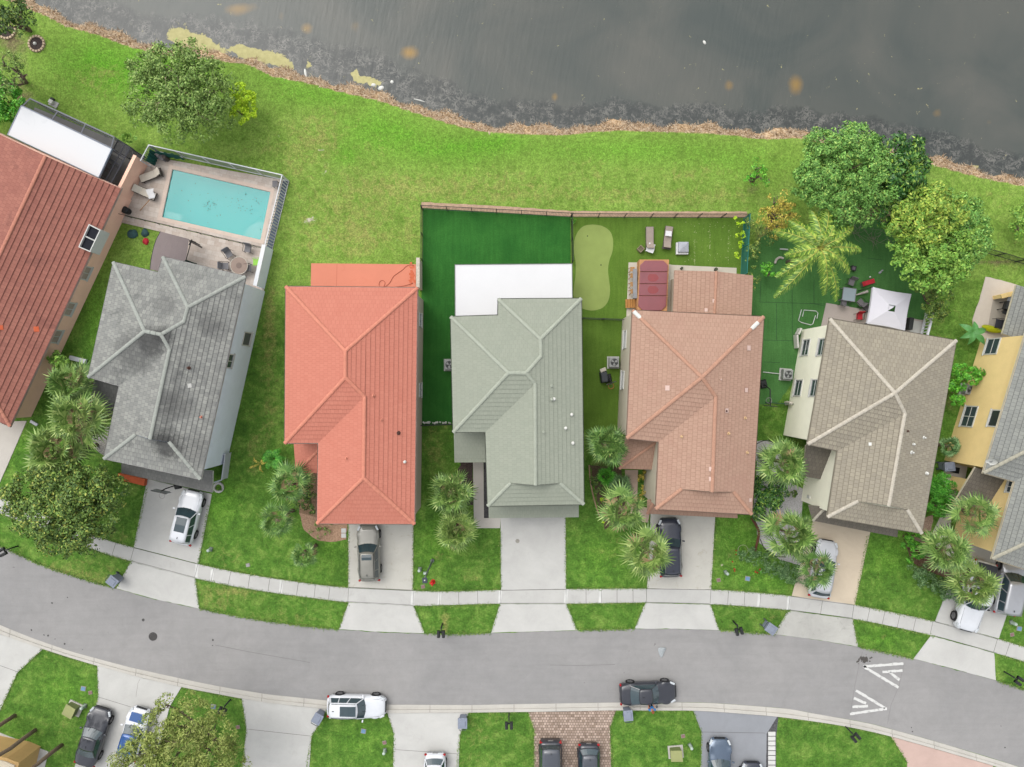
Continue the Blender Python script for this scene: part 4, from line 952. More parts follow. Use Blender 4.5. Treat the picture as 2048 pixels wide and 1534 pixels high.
# ---------- house: yellow, far right
gr2 = tile_mat('slate_tiles', (140, 142, 138), (164, 166, 158), (84, 86, 86), (146, 148, 140), .35, msize=.06, spots=((112, 114, 112), .35))
gr2_cap = M('slate_cap', (182, 178, 160), .85, .1, 3, .08, 12)
h7 = House('house', 'yellow rendered house under dark grey tiles at the right edge', 'house', 5.8, {
    'A': (2056, 655, 0), 'B': (2310, 716, 0), 'C': (2180, 1180, 0), 'D': (1985, 1117, 0), 'E': (2030, 963, 0), 'F': (1967.5, 945.5, 0),
    'R1': (2160, 820, 125), 'R5': (2172, 860, 97), 'G': (2110, 1090, 97), 'GL': (2048, 1088, 46), 'GR': (2145, 1118, 46)}, ring=['A', 'B', 'C', 'D', 'E', 'F'])
h7.P['R1'] = h7.P['F'] + (S(2047, 904, 0) - S(1967.5, 945.5, 0)) * 2.4; h7.P['R1'] = S(2150, 852, 7.75)
h7.roof([('A', 'B', 'R1'), ('F', 'A', 'R1'), ('E', 'F', 'R1', 'R5'), ('D', 'E', 'R5', 'G', 'GL'), ('C', 'D', 'GL', 'GR'), ('B', 'C', 'GR', 'G', 'R5', 'R1')], gr2,
        [('A', 'R1'), ('B', 'R1'), ('F', 'R1'), ('R1', 'R5'), ('R5', 'G'), ('D', 'GL'), ('C', 'GR')], gr2_cap, fascia=M('cream_fascia', (232, 222, 196), .7))
h7_wall = M('yellow_wall', (224, 198, 140), .9, .05, 1, .04, 18, g=1.6)
h7.walls(h7_wall); h7.gable(['GL', 'G', 'GR'], h7_wall)
lowroof(h7, 'porch_roof', {'p1': (1911.5, 1001, 2.9), 'p2': (1986, 1026, 2.9), 'p3': (2018, 960, 4.1), 'p4': (1951.5, 934, 4.0)}, [('p1', 'p2', 'p3', 'p4')], dtau, fas=M('cream_fascia', (232, 222, 196), .7), ring=['p1', 'p2', 'p3', 'p4'], wall=h7_wall, woh=.9)
lowroof(h7, 'lanai_roof', {'l1': (2033, 570, 2.8), 'l2': (2120, 592, 3.4), 'l3': (2092, 700, 3.4), 'l4': (2005, 667, 2.8)}, [('l4', 'l1', 'l2', 'l3')], gr2, fas=M('cream_fascia', (232, 222, 196), .7), ring=['l1', 'l2', 'l3', 'l4'])
for x, y in ((1985, 693),): h7.window(x, y, 1.3, 1.5, frame_w, glass_w, 0, 1)
h7.window(1939, 833, 1.7, 1.5, frame_w, glass_w, 1, 1); h7.window(1992, 837, 1.3, 1.3, frame_w, M('dark_opening', (60, 66, 66), .3), 0); h7.window(2023, 974, .9, .8, frame_w, glass_w)
wall_thing('low_wall', 'short yellow rendered wall across the sandy patio by the grill', [(1988, 595), (2034, 584)], .3, 1.1, h7_wall, M('yellow_cap', (236, 206, 140), .9, .05))
slab('paved_terrace', [(1971, 553), (2010, 563), (2034, 570), (2080, 585), (2060, 680), (1990, 690), (1962, 680), (1947, 664), (1944, 640), (1958, 600)], -.02, .05, concrete('sand_patio', (220, 208, 192), .4, (196, 182, 168)), jit=.06)
slab('paved_terrace', [(1986, 594), (2046, 590), (2020, 670), (1974, 660)], .0, .07, concrete('grey_patio', (180, 172, 158), .3, (160, 152, 140)))
slab('paved_path', [(1879, 950), (1905, 928), (1935, 928), (1925, 985), (1905, 1000)], -.02, .06, cc_warm)
slab('paved_path', [(1882, 1030), (1903, 1024), (1900, 1060), (1925, 1090), (1970, 1120), (1955, 1140), (1895, 1110), (1865, 1085), (1866, 1062)], -.02, .05, cc_warm)
# satellite dish standing off the eave
t = thing('satellite_dish', 'small white satellite dish at the eave corner of the yellow house', 'satellite dish', S(1981, 930, 5.75))
c = S(1983, 924, 6.2); q = Matrix.Rotation(R(60), 4, 'X') ; mb = MB()
mb.dome((0, 0, 0), .42, .1, 16, 4); mb.v = [c + (Matrix.Rotation(R(-38), 3, 'Z') @ (Matrix.Rotation(R(62), 3, 'X') @ Vector((v.x * .8, v.y, -v.z)))) for v in mb.v]
obj('dish', mb, vent_white, t, smooth=True); obj('arm', MB().tube([c, c + Vector((.3, .35, .1)), c + Vector((.55, .33, .15))], .02), M('galv', (150, 152, 154), .5, metal=.5), t); obj('mast', MB().cyl(c - Vector((0, 0, .5)), c, .03), MATS['galv'], t)

# ---------- house: long rust tiled, far left, single storey, gable to the north
rust = tile_mat('rust_tiles', (162, 104, 91), (188, 128, 111), (104, 50, 44), (144, 88, 80), .5, msize=.05, spots=((104, 68, 64), .55), vj=.45)
rust_cap = M('rust_cap', (206, 140, 118), .85, .08, 3, .08, 12)
hA = House('house', 'long rust-tiled single-storey house at the left edge with white lanai roof', 'house', 2.8, {
    'A': (6, 269, 0), 'M': (91, 312, 0), 'B': (242, 377, 0), 'C': (20, 852, 0), 'K': (-140, 800, 0), 'L': (-165, 205, 0), 'R1': (91, 312, 170), 'R2': (-28, 560, 170), 'X': (-118, 478, 0), 'D': (-290, 720, 0)}, ring=['A', 'B', 'C', 'D'], pitch=.34)
# true ridge: midway line from the gable to the hip end
hA.P['A'] = S(-78, 232, 2.8); hA.P['D'] = S(-300, 712, 2.8); hA.P['R1'] = S(91, 312, 4.95); hA.P['R2'] = S(-80, 680, 4.95)
hA.ringp = [hA.P[k] for k in ('A', 'B', 'C', 'D')]
hA.course = .41
hA.roof([('B', 'C', 'R2', 'R1'), ('D', 'A', 'R1', 'R2'), ('C', 'D', 'R2')], rust, [('R1', 'R2'), ('C', 'R2'), ('D', 'R2')], rust_cap, t=.05)
hA.fascia([hA.P[k] for k in ('A', 'B', 'C', 'D')], M('pink_fascia', (222, 196, 182), .7))
hA_wall = M('pink_wall', (206, 166, 146), .9, .05, 1, .04, 18, g=2.1)
hA.walls(hA_wall)
mb = MB(); mb.quad(hA.P['A'], hA.P['B'], hA.P['R1']); obj('gable_wall', mb, hA_wall, hA.root)
for x, y in ((171, 546), (138.5, 618), (112.5, 673)): hA.window(x, y, 1.1, .9, frame_w, M('sheer', (190, 170, 158), .5), 1)
hA.vent(73, 658, 'patch', M('orange_patch', (226, 110, 70), .8), .9); hA.vent(2, 655, 'patch', MATS['orange_patch'], .8)
# boxed dormer with dark glass in the eave
def dormer():
    q = [(156.5, 494), (177.5, 448), (201, 460), (180, 504)]
    P0 = [S(x, y, 3.6) for x, y in q]; c = sum(P0, Vector()) / 4
    mb = MB(); i_ = inset(P0, .07)
    for k in range(4):
        j = (k + 1) % 4; mb.quad(P0[k], P0[j], i_[j], i_[k]); mb.quad(Vector((P0[k].x, P0[k].y, 2.3)), Vector((P0[j].x, P0[j].y, 2.3)), P0[j], P0[k]); mb.quad(i_[k], i_[j], i_[j] - Vector((0, 0, .3)), i_[k] - Vector((0, 0, .3)))
    d = obj('dormer', mb, frame_w, hA.root)
    mb = MB(); mb.quad(*[p - Vector((0, 0, .2)) for p in i_]); obj('pane', mb, M('dormer_glass', (30, 33, 42), .6, spec=.1), d)
    mb = MB()
    a = (i_[0] + i_[1]) / 2; b = (i_[2] + i_[3]) / 2; mb.tube([a - Vector((0, 0, .1)), b - Vector((0, 0, .1))], .05, 4)
    obj('glazing_bar', mb, frame_w, d)
dormer()
# white lanai roof and the screen cage beyond
lan = [(43, 212), (222.5, 298), (197, 354), (16, 269)]
wr = NT('lanai_white'); v_ = wr.coord('world'); k_ = wr.math('MULTIPLY', wr.math('SUBTRACT', wr.noise(v_, .9, 6, .7, 1), .62), 5, True)
lw = wr.out(wr.mix(wr.math('MULTIPLY', k_, .35), col((232, 234, 236)), col((176, 182, 190))), .7, .3)
panroof(hA, lan, 3.0, lw, 'lanai_roof', 0, edge=M('edge_blue', (150, 160, 176), .6))
dkb = M('bronze_frame', (84, 84, 90), .5, .08, 4, .05, 20)
screen = bpy.data.materials.new('screen_mesh'); screen.use_nodes = True; sb = screen.node_tree.nodes['Principled BSDF']; sb.inputs['Base Color'].default_value = (.03, .03, .035, 1); sb.inputs['Alpha'].default_value = .42; sb.inputs['Roughness'].default_value = .9
def cage(label, pix, z, xs_, mat, wallmat=None, name='screen_enclosure', cross=()):
    P0 = [S(x, y, z) for x, y in pix]; c = sum(P0, Vector()) / 4; t = thing(name, label, 'screen enclosure', (c.x, c.y, 0)); mb = MB()
    for k in range(4): mb.tube([P0[k], P0[(k + 1) % 4]], .055, 4)
    for f_ in xs_: mb.tube([P0[0] + (P0[1] - P0[0]) * f_, P0[3] + (P0[2] - P0[3]) * f_], .05, 4)
    for f_ in cross: mb.tube([P0[0] + (P0[3] - P0[0]) * f_, P0[1] + (P0[2] - P0[1]) * f_], .05, 4)
    for p in P0: mb.cyl((p.x, p.y, 0), p, .05, .05, 4)
    for f_ in xs_: p = P0[0] + (P0[1] - P0[0]) * f_; mb.cyl((p.x, p.y, 0), p, .04, .04, 4)
    for k in (0, 1):
        a, b = P0[k], P0[(k + 1) % 4]; mb.tube([Vector((a.x, a.y, .9)), Vector((b.x, b.y, .9))], .035, 4)
    obj('frame', mb, mat, t); ms = MB(); ms.quad(*[p - Vector((0, 0, .03)) for p in P0])
    for k in (0, 1): a, b = P0[k], P0[(k + 1) % 4]; ms.quad(Vector((a.x, a.y, .03)), Vector((b.x, b.y, .03)), b, a)
    obj('screen', ms, screen, t); return t
cage('grey framed screen cage in three bays along the white lanai roof', [(60, 197), (228, 274), (222.5, 296), (45, 212)], 2.9, (.33, .66), M('silver_frame', (150, 152, 160), .5, .08, 4, .05, 20))
cage('dark framed screen cage over chairs at the end of the lanai', [(236, 281), (260, 296), (222, 366), (198, 353)], 2.3, (.55,), dkb, cross=(.28, .5))
slab('lanai_floor', [(70, 215), (236, 283), (290, 312), (283, 330), (238, 385), (180, 370), (60, 250)], -.02, .06, concrete('lanai_concrete', (176, 174, 168), .35, (150, 148, 142)))
wall_thing('side_wall', 'pink rendered wall running between the rust house and the pool deck', [(295, 329), (240, 441)], .2, 2.0, hA_wall, hA_wall)
# small yellow roof at the lower left corner
hy = thing('porch', 'orange-yellow rendered porch corner at the bottom left edge', 'porch', S(5, 1545, 0)); 
P0 = [S(x, y, 2.6) for x, y in ((-60, 1500), (14, 1516), (38, 1526), (30, 1560), (-70, 1600))]
obj('wall', MB().prism([(p.x, p.y) for p in P0], -.02, 2.6), M('ochre_wall', (226, 186, 124), .9, .06, 1), hy)
obj('trim', MB().prism([(p.x, p.y) for p in inset(P0, .25)], 2.6, 2.7), M('cream_trim', (236, 222, 196), .8), hy)
slab('paved_path', [(-60, 1445), (0, 1465), (97, 1503), (82, 1570), (-60, 1570)], -.02, .05, cc_walk)
# ============================================================ VEGETATION
def leaf_mat(name, stops, rough=.6, clump=.25, csc=1.2, trans=.0):
    n = NT(name); g_ = n.node('ShaderNodeNewGeometry')
    k = n.ramp(g_.outputs['Random Per Island'], [(p, col(c, 1.35)) for p, c in stops])
    k = n.mix(1.0, k, n.ramp(n.noise(n.coord('object'), csc, 3, .6), [(.3, (1 - clump,) * 3), (.7, (1 + clump,) * 3)]), 'MULTIPLY')
    return n.out(k, rough, .35)
def quads_obj(name, co, mat, parent, inv=None):
    """co: (N,4,3) world quads"""
    co = np.asarray(co, dtype=np.float64); N = len(co); v = co.reshape(-1, 3)
    rm = ROOTM.get(parent.name) if parent is not None else None
    if rm is not None: A = np.array(rm.inverted()); v = v @ A[:3, :3].T + A[:3, 3]
    me = bpy.data.meshes.new(name); me.vertices.add(4 * N); me.vertices.foreach_set('co', v.astype(np.float32).ravel())
    me.loops.add(4 * N); me.loops.foreach_set('vertex_index', np.arange(4 * N, dtype=np.int32))
    me.polygons.add(N); me.polygons.foreach_set('loop_start', np.arange(0, 4 * N, 4, dtype=np.int32)); me.polygons.foreach_set('loop_total', np.full(N, 4, dtype=np.int32))
    me.materials.append(mat); me.update(calc_edges=True)
    o = bpy.data.objects.new(name, me); C.objects.link(o)
    if parent is not None: o.parent = parent; ROOTM[o.name] = rm if rm is not None else Matrix.Identity(4)
    return o
def crown_quads(blobs_, rs, dens_=2.2, per=46, leaf=.2, asp=.5, rc=.45, shell=.86, low=-.25, flat=.75, gap=0.0):
    """leaf quads in clumps over the shells of lobes (cx,cy,cz,r,rz)"""
    out = []
    for (cx, cy, cz, r, rz) in blobs_:
        nC = max(4, int(dens_ * 4 * math.pi * r * r * .62)); d = rs.normal(size=(nC, 3)); d /= np.linalg.norm(d, axis=1)[:, None]
        d = d[d[:, 2] > low]; nC = len(d); rad = shell + (1 - shell) * rs.rand(nC, 1) - .35 * (rs.rand(nC, 1) ** 4)
        if gap: keep = rs.rand(nC) > gap; d = d[keep]; rad = rad[keep]; nC = len(d)
        cc = np.array([cx, cy, cz]) + d * rad * np.array([r, r, rz])
        rcs = rc * (.6 + .8 * rs.rand(nC))
        e = rs.normal(size=(nC, per, 3)); e += d[:, None, :] * .9; e /= np.linalg.norm(e, axis=2)[:, :, None]
        pos = cc[:, None, :] + e * rcs[:, None, None] * (.55 + .5 * rs.rand(nC, per, 1)) * np.array([1, 1, flat])
        pos = pos.reshape(-1, 3); e = e.reshape(-1, 3); N = len(pos)
        nr = e + rs.normal(size=(N, 3)) * .55 + np.array([0, 0, .35]); nr /= np.linalg.norm(nr, axis=1)[:, None]
        t = np.cross(nr, rs.normal(size=(N, 3))); t /= np.linalg.norm(t, axis=1)[:, None] + 1e-9; b = np.cross(nr, t)
        L = leaf * (.6 + .8 * rs.rand(N, 1)); W = L * asp
        out.append(np.stack([pos - t * L * .5, pos + b * W * .5 - t * L * .05, pos + t * L * .5, pos - b * W * .5 - t * L * .05], 1))
    return np.concatenate(out)
bark = M('bark', (128, 112, 96), .95, .2, 6, .2, 30); bark_pale = M('bark_pale', (176, 156, 136), .95, .15, 6, .15, 30)
def tree(label, lobes, h, mat, seed=0, cat='tree', name='broadleaf_tree', group=None, bk=None, trunk=True, branches=0, squash=.8, topz=None, **kw):
    """lobes in pixels: (px,py,r_px[,dz]) with crown centre at height h"""
    rs = np.random.RandomState(seed + 11); bl = []
    for q in lobes:
        px, py, rp = q[:3]; dz = q[3] if len(q) > 3 else 0; z = h + dz; c = S(px, py, z); r = rp * (H - z) / F
        bl.append((c.x, c.y, c.z, r, r * squash))
    cx = sum(b[0] * b[3] for b in bl) / sum(b[3] for b in bl); cy = sum(b[1] * b[3] for b in bl) / sum(b[3] for b in bl)
    lean = .55 * h / (H - h) if trunk else 0; bx, by = cx * (1 + lean), cy * (1 + lean)
    t = thing(name, label, cat, (bx, by, 0), 0, group)
    kw['dens_'] = kw.get('dens_', 2.2) * 1.5; kw['per'] = int(kw.get('per', 46) * 1.45); kw['leaf'] = kw.get('leaf', .2) * 1.22; kw['gap'] = kw.get('gap', 0) * .75
    quads_obj('foliage' if not trunk else 'crown', crown_quads(bl, rs, **kw), mat, t)
    if trunk:
        mb = MB(); r0 = .11 + .025 * h; top = Vector((cx, cy, h * .5)); random.seed(seed)
        mb.tube([(bx, by, -.05), (bx + (cx - bx) * .4 + U(-.1, .1), by + (cy - by) * .4 + U(-.1, .1), h * .25), top], r0, 8, r0 * .7)
        for b in bl:
            e = Vector((b[0], b[1], b[2] + b[4] * (.45 if bk else -.1))); m_ = (top + e) / 2 + Vector((U(-.3, .3), U(-.3, .3), U(-.1, .3)))
            mb.tube(catmull([top - Vector((0, 0, .2)), m_, e], 4), r0 * .55, 6, .03)
            for k in range(branches):
                a = U(0, 6.28); s_ = m_ + (e - m_) * U(.1, .9); f_ = s_ + Vector((math.cos(a) * b[3] * U(.5, 1), math.sin(a) * b[3] * U(.5, 1), U(.1, .9) * b[4])); g_ = (s_ + f_) / 2 + Vector((U(-.2, .2), U(-.2, .2), U(0, .3)))
                mb.tube(catmull([s_, g_, f_], 3), .06, 5, .015)
        obj('trunk', mb, bk or bark, t, smooth=True)
    return t
lf_dark = leaf_mat('leaf_dark', [(0, (48, 76, 34)), (.45, (74, 104, 44)), (.8, (104, 134, 58)), (1, (150, 168, 72))])
lf_oak = leaf_mat('leaf_oak', [(0, (62, 90, 40)), (.4, (90, 120, 50)), (.8, (122, 150, 66)), (1, (170, 172, 80))])
lf_olive = leaf_mat('leaf_olive', [(0, (84, 116, 48)), (.5, (116, 148, 66)), (1, (158, 182, 100))])
lf_yel = leaf_mat('leaf_yellow_green', [(0, (140, 184, 16)), (.5, (180, 220, 26)), (1, (214, 240, 70))])
lf_mid = leaf_mat('leaf_mid', [(0, (80, 126, 52)), (.5, (108, 160, 70)), (.85, (142, 188, 92)), (1, (176, 204, 100))])
lf_gloss = leaf_mat('leaf_glossy', [(0, (36, 78, 34)), (.55, (62, 110, 46)), (.85, (110, 154, 66)), (1, (170, 196, 80))], .35)
lf_top = leaf_mat('leaf_yellow_top', [(0, (92, 138, 50)), (.45, (130, 164, 60)), (.8, (160, 182, 70)), (1, (192, 204, 92))])
lf_lime = leaf_mat('leaf_lime', [(0, (86, 134, 46)), (.5, (116, 162, 60)), (1, (160, 194, 84))])
lf_bright = leaf_mat('leaf_bright', [(0, (56, 128, 30)), (.5, (84, 164, 40)), (1, (136, 204, 70))], .45)
lf_willow = leaf_mat('leaf_willow', [(0, (96, 112, 46)), (.5, (130, 146, 66)), (1, (168, 176, 98))])
lf_gold = leaf_mat('leaf_gold', [(0, (120, 116, 40)), (.5, (172, 158, 62)), (1, (216, 196, 90))])
lf_jun = leaf_mat('leaf_juniper', [(0, (60, 96, 52)), (.5, (94, 132, 78)), (1, (134, 164, 110))])
lf_fern = leaf_mat('leaf_fern', [(0, (46, 120, 24)), (.5, (70, 148, 36)), (1, (110, 180, 60))])

tree('large dark leafy tree shading the pavement at the lower left', [(66, 985, 42), (120, 962, 50, .4), (180, 985, 50, .3), (100, 1030, 52, .6), (160, 1045, 48, .2), (222, 985, 30, -.6), (50, 1025, 30, -.5), (185, 1082, 24, -1), (115, 1082, 34, -.8), (205, 1035, 34, -.4), (30, 1000, 20, -1), (140, 1000, 40, 1)], 4.8, lf_oak, 1, branches=1, leaf=.18, per=52, dens_=2.4, gap=.12, rc=.55)
tree('wide grey-green tree with bare pale limbs showing, on the lawn near the lake', [(300, 150, 38, -.3), (345, 140, 46), (398, 150, 42), (316, 195, 46), (372, 190, 50, .3), (422, 195, 38), (345, 235, 42, -.3), (402, 238, 38, -.4), (288, 215, 28, -.6), (380, 108, 24, -1), (440, 232, 26, -.8), (450, 180, 26, -.8), (318, 122, 22, -1)], 4.8, lf_olive, 2, bk=bark_pale, branches=4, leaf=.16, per=40, dens_=2.2, gap=.2, rc=.55, low=-.3)
tree('small vivid yellow-green tree tucked against the wide grey-green tree', [(478, 186, 17), (490, 205, 20, .2), (484, 228, 18), (474, 210, 14), (494, 225, 12)], 2.2, lf_yel, 3, branches=1, leaf=.16, per=40, dens_=3, rc=.3)
tree('dark olive tree cut by the top left corner', [(-10, 10, 50), (36, 40, 26), (0, 45, 22), (42, 18, 16, -.6)], 5.5, lf_dark, 4, branches=2, leaf=.17, per=34, dens_=1.8, gap=.25)
tree('thin dull green tree at the left edge around a stone ring', [(0, 130, 34), (30, 125, 22, -.6), (45, 150, 16, -1), (5, 165, 26)], 4.5, lf_olive, 5, branches=3, leaf=.14, per=26, dens_=1.6, gap=.4)
tree('dense bright green bush at the left edge above the lanai', [(5, 185, 34), (25, 200, 24), (0, 225, 26), (28, 180, 16), (-20, 210, 40)], 2.4, lf_bright, 6, cat='bush', name='bush', leaf=.17, per=44, dens_=2.6, rc=.35)
tree('huge rounded mid-green tree on the lake bank at the right', [(1650, 310, 46), (1705, 298, 46, .3), (1735, 330, 44), (1685, 348, 74, .7), (1650, 345, 46, .2), (1640, 360, 46, .2), (1745, 375, 40, .1), (1690, 405, 44, .1), (1620, 345, 32, -.6), (1650, 395, 34, -.3), (1680, 430, 24, -1), (1715, 270, 22, -.8), (1600, 365, 22, -1.2), (1720, 420, 28, -.6)], 5.4, lf_mid, 7, branches=2, leaf=.16, per=44, dens_=2.2)
tree('dark glossy large-leaved tree behind the huge rounded tree at the lake', [(1775, 305, 32), (1812, 305, 32), (1795, 345, 38, .4), (1825, 340, 26, -.2), (1820, 375, 26, -.4), (1785, 390, 30, -.4), (1765, 425, 24, -.8), (1750, 300, 18, -.8)], 5.2, lf_gloss, 8, branches=2, leaf=.27, asp=.42, per=28, dens_=2.4)
tree('yellow-topped broad tree at the right end of the green turf', [(1830, 418, 32, .2), (1872, 408, 32, .4), (1898, 430, 30, .2), (1815, 450, 30, 0), (1850, 455, 34, .5)], 5.6, lf_top, 9, branches=2, leaf=.2, per=40, dens_=2.3)
tree('lime green tree in front of the yellow-topped tree', [(1800, 470, 28, -.4), (1835, 495, 36, .3), (1880, 500, 40, .5), (1850, 540, 36, .2), (1820, 530, 26, -.2), (1900, 540, 28, -.3), (1875, 560, 26, -.4), (1915, 490, 28, 0)], 5.0, lf_lime, 10, branches=2, leaf=.2, per=40, dens_=2.3)
tree('blue-green tree on the far side of the yellow-topped tree', [(1925, 425, 30), (1945, 455, 30), (1950, 490, 24), (1925, 520, 26), (1905, 400, 20)], 4.6, lf_mid, 11, branches=2, leaf=.16, per=38, dens_=2.2)
tree('tangle of dark green shrub between the lime tree and the white gazebo', [(1878, 590, 20), (1865, 575, 18), (1860, 608, 18, -.2), (1880, 615, 16, -.3), (1845, 575, 12, -.5), (1868, 630, 14, -.6)], 2.2, lf_oak, 12, cat='shrub', name='shrub', leaf=.14, per=34, dens_=2.6, rc=.35)
tree('lime green bush cut by the right edge of the picture', [(2046, 440, 26), (2060, 460, 26), (2035, 460, 14)], 1.9, lf_lime, 13, cat='bush', name='bush', leaf=.16, per=40, dens_=2.4, rc=.35)
tree('golden yellow thin bush left of the coconut palm', [(1548, 405, 20), (1575, 405, 20, .3), (1560, 430, 24, .2), (1585, 425, 16), (1535, 435, 18), (1555, 455, 16, -.4), (1530, 460, 12, -.5)], 2.8, lf_gold, 14, cat='bush', name='bush', branches=3, leaf=.13, per=26, dens_=2.6, gap=.3, rc=.35)
tree('small loose bright green sapling on the lawn left of the lake trees', [(1510, 335, 12, .4), (1518, 350, 14, .2), (1500, 365, 12), (1535, 362, 10), (1495, 350, 8, -.3)], 2.0, lf_bright, 15, cat='sapling', name='sapling', branches=2, leaf=.13, per=26, dens_=3, gap=.3, rc=.3)
tree('small bright green shrub on the turf beside the curved edging', [(1528, 537, 12), (1540, 545, 11), (1548, 550, 9)], 1.4, lf_bright, 16, cat='shrub', name='shrub', leaf=.15, per=30, dens_=3.5, rc=.25)
tree('ragged mixed hedge running along the teal mesh fence', [(1510, 450, 15), (1515, 475, 15), (1503, 500, 10), (1518, 500, 13), (1506, 525, 11), (1510, 550, 10), (1500, 570, 8), (1530, 480, 12), (1545, 470, 12)], 1.3, lf_oak, 17, cat='hedge', name='hedge', trunk=False, leaf=.13, per=30, dens_=3, gap=.25, rc=.3)
tree('fresh green creeper hanging on the inner side of the teal mesh fence', [(1482, 450, 6), (1481, 470, 6), (1479, 490, 6), (1477, 510, 5), (1470, 440, 6)], .8, lf_yel, 18, cat='creeper', name='creeper', trunk=False, leaf=.12, per=20, dens_=5, gap=.2, rc=.18)
tree('big sprawling yellow-olive tree over the cars at the bottom left', [(330, 1450, 38), (385, 1440, 42, .4), (435, 1465, 34), (300, 1490, 40), (360, 1490, 52, .8), (425, 1510, 44, .3), (265, 1520, 34, -.4), (330, 1540, 50, .4), (400, 1560, 50, .2), (465, 1520, 24, -.6), (332, 1408, 13, -.6), (240, 1530, 20, -.8), (475, 1490, 14, -1)], 6.2, lf_willow, 19, branches=3, leaf=.2, asp=.26, per=48, dens_=1.9, rc=.5, gap=.12)
tree('small round yellow-green shrub against the pink wall of the rust house', [(105, 712, 11), (118, 716, 14), (112, 725, 11), (128, 722, 8)], 1.6, lf_lime, 20, cat='shrub', name='shrub', leaf=.13, per=34, dens_=4, rc=.25)
tree('dark dense shrub by the left front corner of the coral house', [(606, 965, 13), (612, 985, 18), (606, 1005, 16), (622, 1000, 12), (618, 1020, 10)], 1.5, lf_dark, 21, cat='shrub', name='shrub', leaf=.12, per=40, dens_=4, rc=.25)
tree('dark green rounded shrub between two palms left of the taupe house', [(1530, 972, 26), (1552, 985, 24), (1520, 1000, 25), (1532, 1020, 19), (1514, 1022, 14), (1560, 975, 14), (1540, 1000, 22)], 2.2, lf_gloss, 22, cat='shrub', name='shrub', leaf=.15, per=40, dens_=3.5, rc=.3)
tree('bright green bushy shrub touching the upper yellow wall', [(1922, 745, 18), (1942, 752, 16), (1910, 765, 16), (1905, 785, 14), (1915, 800, 12), (1955, 748, 10), (1900, 770, 10)], 1.8, lf_bright, 23, cat='shrub', name='shrub', leaf=.15, per=36, dens_=3.6, rc=.28)
tree('feathery fresh green shrub right of the taupe house', [(1880, 968, 24), (1892, 985, 25), (1872, 995, 24), (1885, 1014, 19), (1866, 1008, 16), (1864, 980, 16)], 1.7, lf_fern, 24, cat='shrub', name='shrub', leaf=.14, asp=.3, per=48, dens_=4, rc=.28)
tree('low spiky dark shrub at the foot of the palm in the right-hand bed', [(1828, 1078, 16), (1835, 1098, 16), (1818, 1088, 12), (1848, 1082, 13), (1828, 1114, 10), (1858, 1100, 10)], .8, lf_bright, 25, cat='shrub', name='shrub', trunk=False, leaf=.26, asp=.22, per=22, dens_=4, rc=.25)
tree('sprawling blue-green juniper mat leading to the white pickup', [(1838, 1150, 13), (1858, 1160, 14), (1878, 1172, 14), (1898, 1182, 13), (1918, 1192, 12), (1932, 1200, 9), (1822, 1140, 9), (1845, 1140, 9), (1850, 1158, 16), (1890, 1178, 17), (1870, 1166, 16)], .6, lf_jun, 26, cat='ground cover', name='juniper', trunk=False, leaf=.14, asp=.3, per=36, dens_=3.6, rc=.3)
tree('sprawling juniper mat beside the curved bed left of the silver sedan', [(1500, 1108, 12), (1522, 1118, 13), (1545, 1130, 14), (1568, 1142, 13), (1590, 1152, 12), (1608, 1160, 9), (1484, 1118, 9), (1500, 1124, 8), (1535, 1126, 16), (1580, 1148, 16), (1558, 1138, 16)], .6, lf_jun, 27, cat='ground cover', name='juniper', trunk=False, leaf=.14, asp=.3, per=36, dens_=3.4, rc=.3, gap=.15)
tree('dark bed of leafy plants left of the brown house wall', [(1190, 960, 9), (1195, 980, 9), (1228, 990, 10), (1245, 975, 11), (1232, 960, 10), (1205, 1000, 9)], .6, lf_dark, 28, cat='shrub', name='shrub', trunk=False, leaf=.16, asp=.3, per=24, dens_=4, rc=.25)
tree('narrow yellow-flecked hedge beside the cream garage wall', [(1283, 945, 7), (1284, 958, 7), (1283, 971, 7), (1282, 984, 7), (1281, 994, 6)], .8, lf_gold, 29, cat='hedge', name='hedge', trunk=False, leaf=.12, per=26, dens_=6, rc=.16)
tree('yellow-green ground plants at the foot of the palm beside the brown house driveway', [(1210, 1000, 8), (1218, 1025, 9), (1215, 1040, 8), (1240, 1000, 8)], .5, lf_yel, 30, cat='shrub', name='shrub', trunk=False, leaf=.13, per=22, dens_=4, rc=.2, gap=.2)
tree('pale low ground cover in the woodchip bed before the coral house', [(628, 1055, 11), (645, 1065, 11), (662, 1060, 10), (640, 1048, 9), (655, 1048, 8)], .25, lf_olive, 31, cat='ground cover', name='ground_cover_plant', trunk=False, leaf=.11, per=22, dens_=4, rc=.2, gap=.3)
tree('loose green shrub cut by the right edge beside the silver van', [(2052, 1195, 10), (2050, 1212, 10)], .9, lf_bright, 32, cat='shrub', name='shrub', leaf=.13, per=30, dens_=4, rc=.2)
tree('bright green weedy tuft at the corner post between the two turf lawns', [(1146, 440, 4.5)], .4, lf_bright, 33, cat='plant', name='plant', trunk=False, leaf=.1, per=20, dens_=12, rc=.12)
tree('bushy flower clump with red blooms inside the wire ring on the lawn', [(1487, 1100, 9), (1478, 1112, 8), (1496, 1112, 8)], .5, lf_jun, 34, cat='flower bed', name='flower_clump', trunk=False, leaf=.12, per=24, dens_=4, rc=.2, gap=.2)

